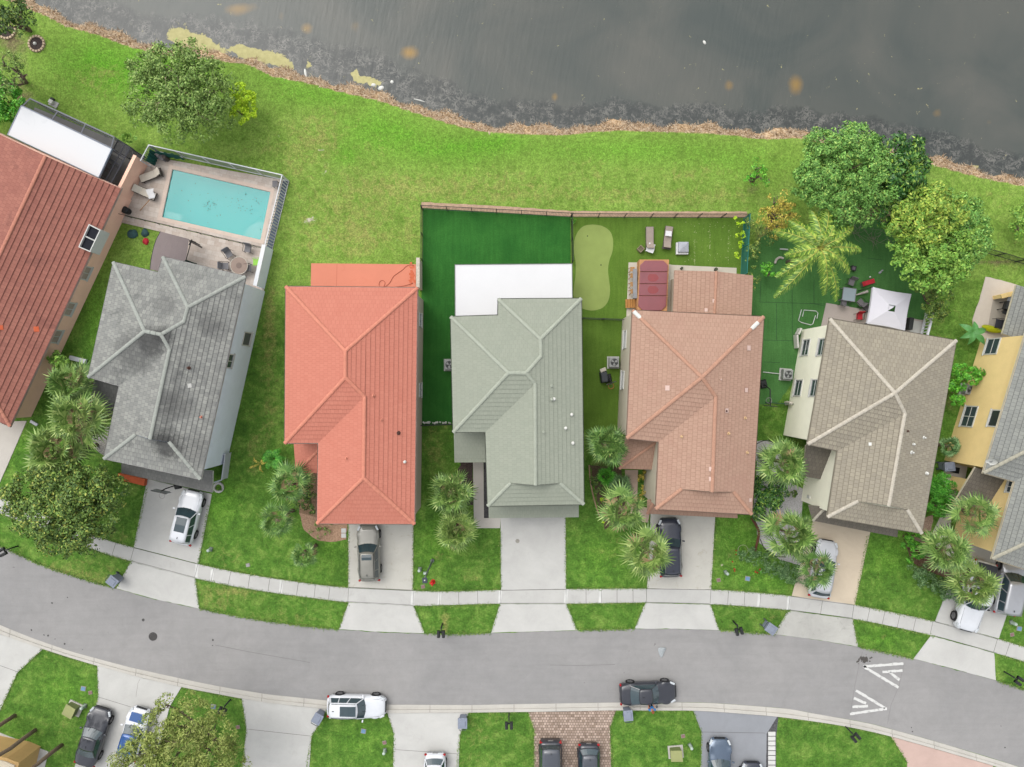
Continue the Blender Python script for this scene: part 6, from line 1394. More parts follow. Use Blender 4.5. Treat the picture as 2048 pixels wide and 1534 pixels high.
put_car('o1', make_car('suv', olive_p, 4.65, 1.84, 2, True), 741, 1101, (-.03, -1), 'bronze grey SUV with roof rails on the driveway of the coral house')
put_car('n1', make_car('suv', navy_p, 4.8, 1.9, 0, True, chrome), 1336, 1091, (-.03, -1), 'dark blue SUV with bright roof rails half under a palm')
put_car('s1', make_car('hatch', pearl_p, 4.75, 1.84, 2), 1639, 1133, (.17, -.985), 'pale silver car with black sunroof under palm fronds on the cream driveway')
tonn = M('tonneau_black', (66, 68, 72), .7, .1)
put_car('pk', make_car('pickup', white_p, 5.9, 1.98, 0, tonneau=tonn), 1937, 1186, (-.27, .96), 'white pickup with black bed cover beneath the yellow-tipped palm')
put_car('v1', make_car('van', silver_p, 4.7, 1.9, 0), 2006, 1167, (.2, -.98), 'silver people carrier parked against the yellow house at the right')
put_car('w2', make_car('suv', white_p, 4.8, 1.85, True, True), 717, 1405, (1, .02), 'white SUV with grey sunroof parked along the kerb on the road', z=.01)
put_car('b1', make_car('sedan', black_p, 4.65, 1.82, 0), 1293, 1379, (1, -.04), 'charcoal sedan parked on the road beside the person in blue', z=.01)
put_car('b2', make_car('sedan', black_p, 4.85, 1.85, 0), 196, 1465, (.29, -.957), 'black sedan on the driveway at the bottom left')
put_car('bl', make_car('hatch', white_p, 4.3, 1.8, 0, roofmat=blue_p, hoodmat=blue_p), 276, 1459, (.29, -.957), 'blue and white car mostly hidden under the olive tree')
put_car('w3', make_car('hatch', white_p, 4.4, 1.8), 872, 1551, (0, 1), 'white car cut by the bottom edge on a plain concrete driveway')
put_car('jb', make_car('boxy', black_p, 4.6, 1.88, 0, roofmat=black_sky_p), 1100, 1527, (0, 1), 'boxy black four-wheel drive on the brick driveway')
put_car('dh', make_car('hatch', black_p, 4.5, 1.82, 0, roofmat=black_sky_p), 1176, 1533, (0, 1), 'dark hatchback on the brick driveway right of the boxy one')
put_car('sb', make_car('sedan', slate_p, 4.7, 1.84, 0), 1434, 1526, (.03, -1), 'slate blue sedan nose-out on the grey painted driveway')
put_car('db', make_car('sedan', navy_p, 4.6, 1.82, 0), 1498, 1572, (.03, -1), 'dark car just showing at the bottom edge beside the stepping stones')
# ============================================================ POOL AND PATIO OF THE GREY HOUSE
n = NT('travertine'); v = n.coord('world'); br = n.node('ShaderNodeTexBrick')
rot = n.node('ShaderNodeVectorRotate'); rot.inputs['Angle'].default_value = .226; n.link(v, rot.inputs['Vector']); n.link(rot.outputs[0], br.inputs['Vector'])
br.inputs['Scale'].default_value = 1; br.inputs['Brick Width'].default_value = .6; br.inputs['Row Height'].default_value = .4; br.inputs['Mortar Size'].default_value = .006
br.inputs['Color1'].default_value = col((206, 190, 176)); br.inputs['Color2'].default_value = col((222, 210, 198)); br.inputs['Mortar'].default_value = col((180, 166, 152))
k = n.mix(1.0, br.outputs['Color'], n.ramp(n.noise(v, 2.2, 6, .75, .6), [(.3, (.84,) * 3), (.7, (1.12,) * 3)]), 'MULTIPLY'); trav = n.out(k, .8, .3)
def ring_slab(name, outer, inner, z0, z1, mat):
    o = PL(outer, z1); i_ = PL(inner, z1); mb = MB(); N = len(o)
    for k in range(N):
        j = (k + 1) % N; mb.quad(o[k], i_[k], i_[j], o[j]) if False else mb.quad(o[j], i_[j], i_[k], o[k])
        a, b = o[k].copy(), o[j].copy(); mb.quad(Vector((a.x, a.y, z0)), Vector((b.x, b.y, z0)), b, a)
        a, b = i_[k].copy(), i_[j].copy(); mb.quad(a, b, Vector((b.x, b.y, z0)), Vector((a.x, a.y, z0)))
    return struct(name, mb, mat)
ring_slab('pool_deck', [(298, 312), (577, 362), (541, 499.5), (238, 428)], POOL, -.4, .10, trav)
slab('patio', [(244, 431), (541, 501), (527, 590), (480, 580), (318, 540), (323, 464), (242, 445)], -.02, .09, trav)
plaster = M('pool_plaster', (108, 196, 188), .7, .04, .4, .02, 10, space='world')
pl = thing('swimming_pool', 'rectangular turquoise swimming pool with floating leaves', 'swimming pool', S(433, 410, 0))
mb = MB(); P_ = PL(POOL)
for k in range(4): a, b = P_[k], P_[(k + 1) % 4]; mb.quad(Vector((a.x, a.y, .09)), Vector((b.x, b.y, .09)), Vector((b.x, b.y, -1.7)), Vector((a.x, a.y, -1.7)))
mb.quad(*[Vector((p.x, p.y, -1.25 if k in (1, 2) else -1.7)) for k, p in enumerate(P_)]); obj('basin', mb, plaster, pl)
mb = MB()
for k in range(4):
    a, b = P_[k], P_[(k + 1) % 4]; ins = inset(P_, -.3); c, d = ins[(k + 1) % 4], ins[k]; mb.quad(*[Vector((q.x, q.y, .113)) for q in (a, d, c, b)]); mb.quad(*[Vector((q.x, q.y, zz)) for q, zz in ((a, .113), (b, .113), (b, .05), (a, .05))])
obj('coping', mb, M('pool_coping', (226, 206, 190), .8, .06, 2, .05, 12, space='world'), pl)
wm = NT('pool_water'); v = wm.coord('world'); wm.bump(wm.noise(v, 1.6, 3, .5), .08, .03); wmat = wm.out(wm.mix(wm.noise(v, .18, 2, .5), col((6, 186, 186), 1.25), col((70, 200, 192), 1.15)), .05, .5); wm.b.inputs['Alpha'].default_value = .62
mb = MB(); mb.quad(*[Vector((p.x, p.y, .0)) for p in P_]); obj('water', mb, wmat, pl)
c = S(521, 480); mb = MB()
for r_, zt in ((1.5, -.42), (1.15, -.26), (.8, -.1)): mb.cyl((c.x - .05, c.y + .1, -1.6), (c.x - .05, c.y + .1, zt), r_, r_, 28)
mb.v = [Vector(q) for q in mb.v]; stp = MB()
def clip_in(p): # keep the round steps inside the basin
    q = Vector(p)
    for i in range(4):
        a, b = P_[i], P_[(i + 1) % 4]; d = (b - a).normalized(); nn = Vector((-d.y, d.x, 0)); s_ = (Vector((q.x, q.y, 0)) - a).dot(nn)
        if s_ > -.02: q -= nn * (s_ + .02)
    return q
mb.v = [clip_in(q) for q in mb.v]; obj('step', mb, M('pool_step', (236, 240, 230), .7, .03, space='world'), pl)
mb = MB(); a = S(326, 432); b = S(358, 440); d = (b - a).normalized(); nn = Vector((-d.y, d.x, 0))
mb.quad(*[Vector((q.x, q.y, -.25)) for q in (a, b, b + nn * .5, a + nn * .5)]); mb.quad(*[Vector((q.x, q.y, zz)) for q, zz in ((b, -.25), (b, -1.6), (b + nn * .5, -1.6), (b + nn * .5, -.25))]); mb.quad(*[Vector((q.x, q.y, zz)) for q, zz in ((a + nn * .5, -.25), (b + nn * .5, -.25), (b + nn * .5, -1.6), (a + nn * .5, -1.6))])
obj('bench', mb, MATS['pool_step'], pl)
mb = MB(); random.seed(12)
for i in range(84):
    f = random.random()
    if i < 26: x, y = random.gauss(419, 8), random.gauss(405, 7)
    elif i < 52: x, y = random.gauss(490, 18), random.gauss(405, 16)
    else: x, y = U(345, 530), U(355, 460)
    p = S(x, y, .006 + i * .00005)
    if not in_pool(np.array(p.x), np.array(p.y), -.2): continue
    a = U(0, 6.28); s_ = U(.03, .08); mb.quad(*[p + Vector((math.cos(a + t) * s_ * e, math.sin(a + t) * s_ * e, 0)) for t, e in ((0, 1), (1.57, .45), (3.14, 1), (4.71, .45))])
o = obj('fallen_leaves', mb, M('dead_leaf', (52, 62, 50), .9)); o['kind'] = 'stuff'; tag(o, 'dark scattered leaves floating on the turquoise pool', 'leaves')

# ---- fences
def fence(name, label, pix, h, mat, step=2.2, picket=.12, pr=.01, rails=(.12, .95), rail=.02, post=.03, extra=0.0, group=None, cat='fence', wide=0.0, posth=None, panel=None):
    P0 = PL(pix); c = sum(P0, Vector()) / len(P0); t = thing(name, label, cat, (c.x, c.y, 0), 0, group)
    for a, b in zip(P0[:-1], P0[1:]):
        d = (b - a); L = d.length; u = d.normalized(); rz = math.atan2(d.y, d.x); N = max(1, round(L / step))
        for i in range(N + (1 if b is P0[-1] else 0)):
            p = a + d * (i / N); obj('post', MB().box((p.x, p.y, (h + extra) / 2), (post * 2, post * 2, h + extra), rz), mat, t)
        mb = MB()
        for f in rails: m_ = (a + b) / 2; mb.box((m_.x, m_.y, h * f), (L, rail * 2 + wide, rail * 2), rz)
        obj('rail', mb, mat, t)
        if panel is not None:
            mb = MB(); mb.quad(Vector((a.x, a.y, .05)), Vector((b.x, b.y, .05)), Vector((b.x, b.y, h * .96)), Vector((a.x, a.y, h * .96))); obj('panel', mb, panel, t)
        elif picket:
            for i in range(N):
                mb = MB(); p0 = a + d * (i / N); n_ = int((L / N) / picket)
                for j in range(1, n_): p = p0 + u * (j * (L / N) / n_); mb.box((p.x, p.y, h * .52), (pr * 2, pr * 2, h * .92), rz)
                obj('picket_panel', mb, mat, t)
    return t
blk = M('black_metal', (46, 48, 48), .6, .1, 4, .05, 20); wht = M('white_metal', (232, 234, 238), .5, .04, 4, .03, 20)
slab('bare_strip', [(843, 404), (1000, 412), (1142, 422), (1300, 423), (1494, 423), (1494, 436), (1300, 436), (1142, 435), (1000, 426), (843, 417.5)], -.02, .008, bed.__globals__['M']('bare_thatch', (196, 166, 140), .95, .2, 3, .2, 20, space='world'), .05)
fence('metal_fence', 'black metal fence along the lake side of the dark green turf', [(846, 419), (1141, 434.5)], 1.5, blk)
fence('metal_fence', 'black metal fence along the lake side of the putting green lawn', [(1143, 435), (1300, 436), (1489, 436)], 1.5, blk, extra=.1)
fence('metal_fence', 'black metal fence down the left side of the dark green turf', [(846, 421), (846, 523)], 1.5, blk)
fence('metal_fence', 'black metal divider between dark green turf and putting green', [(1142, 437), (1144, 526)], 1.5, blk)
fence('metal_fence', 'short black fence across the side passage below the putting green', [(1164, 638), (1246, 641)], 1.2, blk)
fence('metal_fence', 'thin dark fence across the gap behind white stones, between coral and sage houses', [(844, 850), (905, 848)], 1.0, blk)
fence('metal_fence', 'black fence crossing the bare strip at the far right lawn', [(1955, 502), (1990, 512), (2070, 536)], 1.3, blk)
mesh_t = bpy.data.materials.new('teal_mesh'); mesh_t.use_nodes = True; q = mesh_t.node_tree.nodes['Principled BSDF']; q.inputs['Base Color'].default_value = col((20, 120, 104)); q.inputs['Alpha'].default_value = .8; q.inputs['Roughness'].default_value = .9
fence('mesh_fence', 'teal green mesh screened fence right of the loungers', [(1487, 438), (1481, 552)], 1.7, M('teal_metal', (48, 138, 130), .6), panel=mesh_t, rails=(.05, .98))
fence('metal_fence', 'green metal fence across the side passage right of the brown house', [(1531, 805), (1588, 808)], 1.1, M('green_metal', (36, 84, 72), .6))
glassp = bpy.data.materials.new('frosted_panel'); glassp.use_nodes = True; q = glassp.node_tree.nodes['Principled BSDF']; q.inputs['Base Color'].default_value = col((170, 172, 178)); q.inputs['Alpha'].default_value = .55; q.inputs['Roughness'].default_value = .4
fence('pool_fence', 'white framed fence with pale screen panels along the lake side of the pool', [(319, 304), (577, 362)], 1.75, wht, panel=glassp, rails=(.04, .99), rail=.035, post=.045)
fence('pool_fence', 'white picket fence on the right side of the pool', [(577.5, 363), (544, 500)], 1.75, wht, picket=.24, pr=.03, rails=(.03, .99), rail=.035, post=.05)
fence('pool_fence', 'short white fence with green tarp at the left corner of the pool', [(318, 306), (303, 334)], 1.75, wht, picket=.16, pr=.022, rails=(.03, .99), rail=.03, post=.045)
fence('pool_barrier', 'low black mesh barrier along the house side of the pool deck', [(237, 430), (541, 501)], 1.0, blk, picket=0, rails=(.05, .98), rail=.016, post=.018, step=1.2)
tealc = M('teal_tarp', (38, 104, 92), .8, .2, 2, .12, 12)
mb = MB(); a, b, c_ = S(317, 309, 0), S(308, 332, 0), S(372, 318, 0)
def curtain(mb, a, b, h, off):
    N = 12; d = (b - a) / N; nn = Vector((-d.y, d.x, 0)).normalized()
    for i in range(N):
        w0 = nn * (off + math.sin(i * 2.1) * .05); w1 = nn * (off + math.sin((i + 1) * 2.1) * .05); p, q = a + d * i + w0, a + d * (i + 1) + w1
        mb.quad(p + Vector((0, 0, .1)), q + Vector((0, 0, .1)), q + Vector((0, 0, h - .1 * (i % 3))), p + Vector((0, 0, h)))
curtain(mb, a, b, 1.6, .12); curtain(mb, a, c_, 1.55, -.12); single('tarp', mb, tealc, 'teal tarp draped inside the left corner of the pool fence', 'tarp')

slab('fence_dark_strip', [(567, 361), (577, 363), (544.5, 499), (533.5, 496)], -.02, .112, M('dark_strip', (84, 94, 108), .9, .2, 3, .2, 20, space='world'))  # dark blue-grey ground strip added behind the white pickets
# ---- furniture builders (prototypes at the origin)
rattan = M('dark_rattan', (92, 84, 78), .8, .15, 6, .15, 40); cream_c = M('cream_cushion', (222, 214, 198), .9, .05, 3, .04, 20); taupe_c = M('taupe_sling', (168, 154, 142), .85, .06, 3, .06, 30); white_c = M('white_cloth', (236, 236, 236), .9, .04, 3, .04, 14); grey_c = M('grey_sling', (136, 134, 136), .85, .08, 3, .08, 40); red_c = M('red_sling', (208, 48, 62), .7, .06, 3, .05, 30); wood = M('warm_wood', (190, 136, 74), .8, .18, 5, .15, 30)
def mk_lounger(cush, frame, back=.55, cover=1.0):
    def f():
        t = thing('sun_lounger', 'sun lounger', 'sun lounger'); mb = MB()
        for s_ in (-1, 1): mb.box((0, s_ * .31, .30), (1.9, .05, .07))
        for x in (-.93, 0, .93): mb.box((x, 0, .30), (.05, .66, .06))
        for k in range(9): mb.box((-.85 + k * .2, 0, .325), (.12, .58, .015))
        obj('frame', mb, frame, t, world=False)
        for sx in (-.8, .8):
            for sy in (-.3, .3): obj('leg', MB().box((sx, sy, .135), (.05, .05, .27)), frame, t, world=False)
        L = 1.25 * cover; obj('seat_cushion', MB().box((.93 - L / 2, 0, .38), (L, .6, .08)), cush, t, world=False, bevel=.02)
        mb = MB(); a = R(32) if back else 0; mb.box((-.32 - .33 * math.cos(a), 0, .37 + .33 * math.sin(a)), (.68, .6, .08), 0, 0, a); obj('back_cushion', mb, cush, t, world=False, bevel=.02)
        return t
    return f
def mk_chair(seat, frame=None, w_=.58):
    frame = frame or rattan
    def f():
        t = thing('patio_chair', 'patio chair', 'chair'); obj('seat', MB().box((0, 0, .42), (.5, w_ - .08, .04)), seat, t, world=False, bevel=.01)
        mb = MB().box((-.3, 0, .7), (.04, w_ - .08, .52), 0, 0, R(-14)); obj('backrest', mb, seat, t, world=False)
        for s_ in (-1, 1):
            for x in (-.22, .24): obj('leg', MB().cyl((x * 1.1, s_ * w_ / 2, 0), (x, s_ * (w_ / 2 - .02), .42), .018, n=6), frame, t, world=False)
            obj('armrest', MB().tube([(.26, s_ * w_ / 2, .42), (.24, s_ * w_ / 2, .63), (-.1, s_ * w_ / 2, .65), (-.34, s_ * w_ / 2, .85)], .022, 5), frame, t, world=False)
        return t
    return f
gf = 'garden loungers'
PR.place('lc', mk_lounger(cream_c, rattan), S(306, 353, .1), heading((285, 360), (328, 344)) + math.pi, 'cream cushioned lounger with an empty dark end, upper one by the pool', gf)
PR.place('lc', None, S(294, 387, .1), heading((269, 377), (320, 399)), 'cream cushioned lounger with umbrella pole beside it, lower one by the pool', gf)
PR.place('lt', mk_lounger(taupe_c, rattan), S(1298, 478, .012), R(90), 'taupe lounger with rumpled white towel, left on the putting green lawn', gf)
PR.place('lt', None, S(1334, 477, .012), R(82), 'taupe lounger with a folded white towel at its head, right on the lawn', gf)
PR.place('lr', mk_lounger(red_c, rattan), S(1733, 566, .014), heading((1722, 569), (1745, 562)), 'bright red lounger above the white gazebo', gf, .62)
def cloth(name, label, px, py, z, w_, l_, rz, mat=None, rum=.04, cat='towel'):
    mb = MB(); N = 7; c = S(px, py, z); m = Matrix.Rotation(rz, 3, 'Z'); g = {}
    for i in range(N):
        for j in range(N):
            p = Vector(((i / (N - 1) - .5) * w_, (j / (N - 1) - .5) * l_, 0)); p.z = noise.noise(p * 5 + Vector((px, py, 0))) * rum + rum; p.x += noise.noise(p * 3 + Vector((py, 0, 1))) * rum * 2; mb.v.append(c + m @ p)
    for i in range(N - 1):
        for j in range(N - 1): mb.f.append((i * N + j, (i + 1) * N + j, (i + 1) * N + j + 1, i * N + j + 1))
    return single(name, mb, mat or white_c, label, cat, smooth=True)
cloth('towel', 'white towel rumpled over the foot of the left taupe lounger', 1301, 496, .45, .62, .75, R(-20), rum=.07)
cloth('towel', 'folded white towel on the head of the right taupe lounger', 1337, 467, .66, .5, .42, R(-6), rum=.02)
cloth('towel', 'white towel thrown over the middle of the lower pool lounger', 302, 388, .56, .6, .8, R(10), rum=.09)
mb = MB().tube([S(299, 400, .55), S(280, 421, .14)], .025, 6); single('pole', mb, wood, 'thin wooden umbrella pole lying by the lower pool lounger', 'pole')
# covered fire pit, planter, spa and terrace things
t = thing('fire_pit', 'square grey pyramid cover on a white base, right of the loungers', 'fire pit', S(1364, 497, .012)); c = S(1363, 498, .0)
obj('base', MB().box((c.x, c.y, .16), (1.0, .98, .3)), white_c, t, bevel=.02); mb = MB(); c2 = c + Vector((.05, .08, 0)); mb.box((c2.x, c2.y, .42), (.88, .88, .22), 0, taper=.93); mb.box((c2.x, c2.y, .58), (.80, .80, .10), 0, taper=.4); mb.box((c2.x, c2.y, .66), (.24, .24, .06), 0, taper=.7); obj('cover', mb, M('cover_grey2', (186, 188, 196), .8, .06), t)
t = thing('planter_box', 'small square wooden planter turned on its corner left of the loungers', 'planter', S(1280, 499, .012), R(45)); mb = MB()
for s_ in (-1, 1): mb.box((s_ * .2, 0, .2), (.06, .46, .4)); mb.box((0, s_ * .2, .2), (.34, .06, .4))
obj('box', mb, M('weathered_wood', (150, 138, 112), .85, .15, 5), t, world=False); obj('soil', MB().box((0, 0, .3), (.34, .34, .03)), M('soil', (120, 112, 88), .95, .2), t, world=False)
sp = thing('swim_spa', 'long burgundy spa cover on a timber-framed tub behind the brown house', 'hot tub', S(1305, 570, .05))
def sp_(x, y, z): return S(x, y, z)
zc = 1.15; q = [(1279, 519), (1338, 519), (1334, 622), (1274, 622)]; mb = MB().prism([(p.x, p.y) for p in PL(q, zc)], .05, zc); obj('cabinet', mb, M('spa_cedar', (206, 152, 104), .8, .12, 3, .1, 20), sp)
burg = M('burgundy_vinyl', (146, 78, 84), .35, .10, .8, .05, 10, spec=.5); burg2 = M('burgundy_dark', (96, 30, 40), .5)
wet = M('burgundy_wet', (146, 44, 46), .15, .06, .8, .03, 10, spec=.6)
rows = [(521, 543, 1), (544, 567, 0), (568, 591, 0), (592, 621, 2)]
for y0, y1, k in rows:
    f0 = (y0 - 519) / 103; f1 = (y1 - 519) / 103; xl0, xl1 = 1281 - 4.5 * f0, 1281 - 4.5 * f1; xr0, xr1 = 1336 - 4 * f0, 1336 - 4 * f1; c_ = 9
    if k == 1: pts = [(xl1, y1), (xl0 - .5, y0 + c_), (xl0 + c_, y0), (xr0 - c_, y0), (xr0, y0 + c_), (xr1, y1)]
    elif k == 2: pts = [(xl0, y0), (xr0, y0), (xr1, y1 - c_), (xr1 - c_, y1), (xl1 + c_, y1), (xl1, y1 - c_)]
    else: pts = [(xl0, y0), (xr0, y0), (xr1, y1), (xl1, y1)]
    obj('cover_panel', MB().prism([(p.x, p.y) for p in PL(pts, 1.27)], zc + .005, 1.27), burg, sp, bevel=.025)
    if k == 0:
        cx_ = 1306; mb = MB(); cc = S(cx_, (y0 + y1) / 2, 1.274); mb.quad(*[cc + Vector((math.cos(j / 12 * 6.283) * .48 * (1 + .1 * math.sin(j * 5)), math.sin(j / 12 * 6.283) * .33 * (1 + .1 * math.cos(j * 3)), 0)) for j in range(12)]); obj('water_puddle', mb, wet, sp)
t = thing('wooden_steps', 'small warm wooden step at the lower left of the spa', 'step', S(1262, 607, .05)); mb = MB()
for k in range(5): p = S(1253 + k * 5, 607, .36); mb.box((p.x, p.y, .36), (.17, .72, .04))
obj('tread', mb, wood, t); obj('frame', MB().box((S(1263, 607, 0).x, S(1263, 607, 0).y, .19), (.92, .66, .3)), M('step_frame', (128, 84, 44), .85), t)
obj_ = thing('bar_shelf', 'narrow grey bar shelf along the left side of the spa', 'shelf', S(1270, 570, .05)); p = S(1270, 567, 1.0); obj('top', MB().box((p.x, p.y, 1.0), (.34, 2.4, .05)), M('shelf_grey', (150, 150, 152), .7), obj_)
for dy in (-1.1, 1.1): obj('bracket', MB().box((p.x + .05, p.y + dy, .5), (.06, .06, .98)), blk, obj_)
def mk_stool():
    t = thing('wooden_stool', 'stool', 'stool'); mb = MB()
    for k in range(4): mb.box((0, -.135 + k * .09, .72), (.34, .07, .035))
    obj('seat', mb, wood, t, world=False)
    for sx in (-1, 1):
        for sy in (-1, 1): obj('leg', MB().tube([(sx * .2, sy * .18, 0), (sx * .13, sy * .12, .70)], .025, 5), wood, t, world=False)
    return t
for i, (y, lb) in enumerate(((541, 'first wooden bar stool from the lake end beside the grey shelf'), (554, 'second wooden bar stool from the lake end beside the grey shelf'), (571, 'third wooden bar stool from the lake end beside the grey shelf'), (585, 'wooden bar stool nearest the wooden step, by the grey shelf'))):
    PR.place('stool', mk_stool if i == 0 else None, S(1262, y, .05), U(-.3, .3), lb, 'wooden bar stools')
for x, y, r_, lb in ((1362, 537.5, .11, 'small black pot on the terrace edge left of centre behind the brown house'), (1430, 539.5, .14, 'larger black pot on the terrace edge behind the brown lanai roof')):
    t = thing('plant_pot', lb, 'pot', S(x, y, .05), 0, 'black pots'); p = S(x, y, 0); obj('pot', MB().cyl((p.x, p.y, .05), (p.x, p.y, .38), r_ * .8, r_, 14), blk, t); obj('soil', MB().cyl((p.x, p.y, .37), (p.x, p.y, .385), r_ * .85, r_ * .85, 14), M('pot_soil', (86, 92, 70), .95), t)
def spotty():
    mb = MB(); random.seed(9)
    for i in range(120):
        if i % 5 < 3: x = random.choice((1389, 1420, 1457)) + U(-1.2, 1.2); y = U(447, 528)
        else: x = U(1360, 1478); y = U(440, 525)
        p = S(x, y, .02); s_ = U(.015, .035); mb.quad(*[p + Vector((math.cos(t) * s_, math.sin(t) * s_, 0)) for t in (0, 1.5, 3, 4.5)])
    o = obj('turf_specks', mb, M('speck', (206, 206, 160), .9)); o['kind'] = 'stuff'; tag(o, 'pale fallen petals speckling the turf in loose lines', 'petals')
spotty()
# ---- patio of the grey house
t = thing('round_table', 'round brown glass-topped patio table by the grey house', 'table', S(477, 534, .09)); p = S(478, 531, .8)
obj('tabletop', MB().cyl((p.x, p.y, .77), (p.x, p.y, .80), .70, .70, 28), M('table_brown', (156, 134, 120), .5, .06), t); mb = MB(); mb.ring((p.x, p.y, .8), .71, .025, 28); obj('rim', mb, cream_c, t); mb = MB().cyl((p.x, p.y, .8), (p.x, p.y, .812), .24, .24, 20); obj('lazy_susan', mb, M('table_dark', (124, 104, 94), .5), t); obj('pedestal', MB().cyl((p.x, p.y, .09), (p.x, p.y, .77), .1, .07, 10), rattan, t)
pc = 'chairs around the round table'
for i, (x, y, a, lb) in enumerate(((462, 510, -60, 'grey sling chair above the round patio table'), (455, 534, 0, 'grey sling chair at the left of the round patio table'), (500, 538, 180, 'grey sling chair at the right of the round patio table'), (500, 500, -100, 'grey sling chair standing apart by the black pool barrier'))):
    PR.place('gch', mk_chair(grey_c) if i == 0 else None, S(x, y, .09), R(a), lb, pc, 1.1)
PR.place('grn', mk_chair(M('lime_plastic', (150, 214, 60), .4, .04), M('lime_plastic', (0, 0, 0))), S(516, 526, .09), R(180), 'lime green plastic chair against the capped side wall')
t = thing('canopy', 'grey-brown curved fabric canopy beside the patio of the grey house', 'canopy', S(338, 505, 0)); mb = MB(); L = [((321, 463), (378, 478)), ((312, 480), (376, 492)), ((306, 500), (373, 512)), ((302, 520), (366, 532)), ((300, 539), (360, 552))]
for (a, b), (c_, d) in zip(L[:-1], L[1:]):
    for k in range(6): 
        f0, f1 = k / 6, (k + 1) / 6; zf = lambda f: 2.25 + .16 * math.sin(math.pi * f); P_2 = lambda q, r, f: S(q[0] + (r[0] - q[0]) * f, q[1] + (r[1] - q[1]) * f, zf(f)); mb.quad(P_2(c_, d, f0), P_2(c_, d, f1), P_2(a, b, f1), P_2(a, b, f0))
cn = obj('fabric', mb, M('canopy_cloth', (138, 126, 124), .9, .05, 1, .05, 14), t)
mb = MB().tube(catmull([S(*a, 2.24) for a, b in L], 3), .03, 5); obj('edge_rail', mb, blk, t)
for q in ((322, 464), (376, 479), (362, 550), (302, 538)): p = S(*q, 2.2); obj('post', MB().cyl((p.x, p.y, 0), (p.x, p.y, 2.2), .03, n=6), blk, t)
t = thing('swing_frame', 'dark metal frame with a jutting padded arm beside the canopy', 'frame', S(385, 500, .09)); mb = MB().tube([S(383, 481, .9), S(372, 520, .9)], .035, 5); obj('bar', mb, blk, t)
obj('arm', MB().tube([S(379, 482, .95), S(404, 495, .8)], .07, 6), rattan, t); obj('handle', MB().tube([S(384, 479, 1.0), S(378, 490, 1.0)], .05, 5), blk, t)
for q in ((383, 481), (372, 520)): p = S(*q, .9); obj('leg', MB().cyl((p.x, p.y, .09), p, .03, n=6), blk, t)
mb = MB(); mb.tube([S(370, 522, .35), S(393, 529, .35)], .09, 6); mb.tube([S(371, 520, .3), S(368, 526, .3)], .12, 6); single('rolled_hose', mb, M('deep_green', (30, 66, 54), .7), 'dark green rolled bundle against the roof edge by the patio', 'bundle')
for x, y, r_, lb in ((266, 468, .42, 'larger dark teal cushion slumped on the grass by the red one'), (291, 466, .34, 'smaller dark teal cushion slumped on the grass by the red one')):
    c = S(x, y, .0); mb = MB().dome(c + Vector((0, 0, .02)), r_, .28, 12, 4); mb.v = [q + Vector((noise.noise(q * 3) * .12, noise.noise(q * 3 + Vector((4, 4, 4))) * .12, noise.noise(q * 6) * .06)) for q in mb.v]; single('cushion', mb, M('teal_cloth', (62, 96, 96), .8, .15, 3, .1, 14), lb, 'cushion', 'cushions on the grass', smooth=True)
c = S(292, 483, 0); mb = MB().dome(c, .27, .25, 10, 4); mb.v = [q + Vector((noise.noise(q * 4) * .1, noise.noise(q * 4 + Vector((4, 4, 4))) * .1, 0)) for q in mb.v]; single('cushion', mb, red_c, 'bright red bundle on the grass below the teal cushions', 'cushion', smooth=True)
t = thing('waste_bin', 'round black bin on the pool deck by the pink wall', 'bin', S(259, 424, .1)); p = S(259, 424, 0); obj('drum', MB().cyl((p.x, p.y, .1), (p.x, p.y, .75), .24, .29, 18), blk, t); mb = MB(); mb.ring((p.x, p.y, .75), .27, .025, 18); obj('lid', MB().dome((p.x, p.y, .75), .25, .06, 18, 3), M('lid_black', (58, 60, 62), .5), t)
t = thing('pool_pump', 'grey pool equipment box in the tarp corner of the pool deck', 'pool equipment', S(328, 316, .1)); p = S(328, 316, 0); mb = MB(); mb.box((p.x, p.y, .35), (.7, .5, .5), -.5); obj('box', mb, grey_c, t, bevel=.03); obj('lid', MB().box((p.x - .25, p.y + .15, .68), (.4, .35, .12), -.5), M('pale_grey', (196, 190, 182), .8), t); obj('tank', MB().cyl((p.x + .35, p.y - .15, .1), (p.x + .35, p.y - .15, .8), .2, .16, 14), rattan, t)
t = thing('deck_box', 'small grey metal stand at the upper right corner of the pool', 'stand', S(554, 371, .1)); p = S(554, 371, 0); mb = MB(); [mb.box((p.x + sx * .17, p.y + sy * .2, .3), (.05, .05, .4)) for sx in (-1, 1) for sy in (-1, 1)]; obj('frame', mb, grey_c, t); obj('top', MB().box((p.x, p.y, .52), (.42, .5, .04)), grey_c, t)
# ---- beside the rust house
t = thing('pump_slab', 'white machine on a small concrete pad on the lawn by the screen cage', 'pump', S(108, 208, 0), R(-28)); obj('pad', MB().box((0, 0, .04), (.75, .5, .08)), cc_walk, t, world=False); obj('body', MB().box((-.1, .05, .24), (.35, .3, .3)), vent_white, t, world=False, bevel=.03); obj('motor', MB().cyl((-.3, .3, .2), (.0, .3, .2), .1, n=10), blk, t, world=False)
cp = M('terracotta_frame', (170, 84, 62), .7)
for i, (x, y, a, lb) in enumerate(((221, 319, -120, 'reddish framed chair nearest the white lanai roof corner, under the dark cage'), (214, 333, -100, 'reddish framed chair in the middle under the dark cage'), (207, 346, -110, 'reddish framed chair lowest under the dark cage'))):
    PR.place('rch', mk_chair(grey_c, cp) if i == 0 else None, S(x, y, .06), R(a), lb, 'chairs under the dark cage')
t = thing('side_table', 'grey table under the dark screen cage', 'table', S(232, 323, .06), R(-28)); obj('top', MB().box((0, 0, .72), (.8, .8, .04)), M('table_grey', (120, 118, 116), .5), t, world=False)
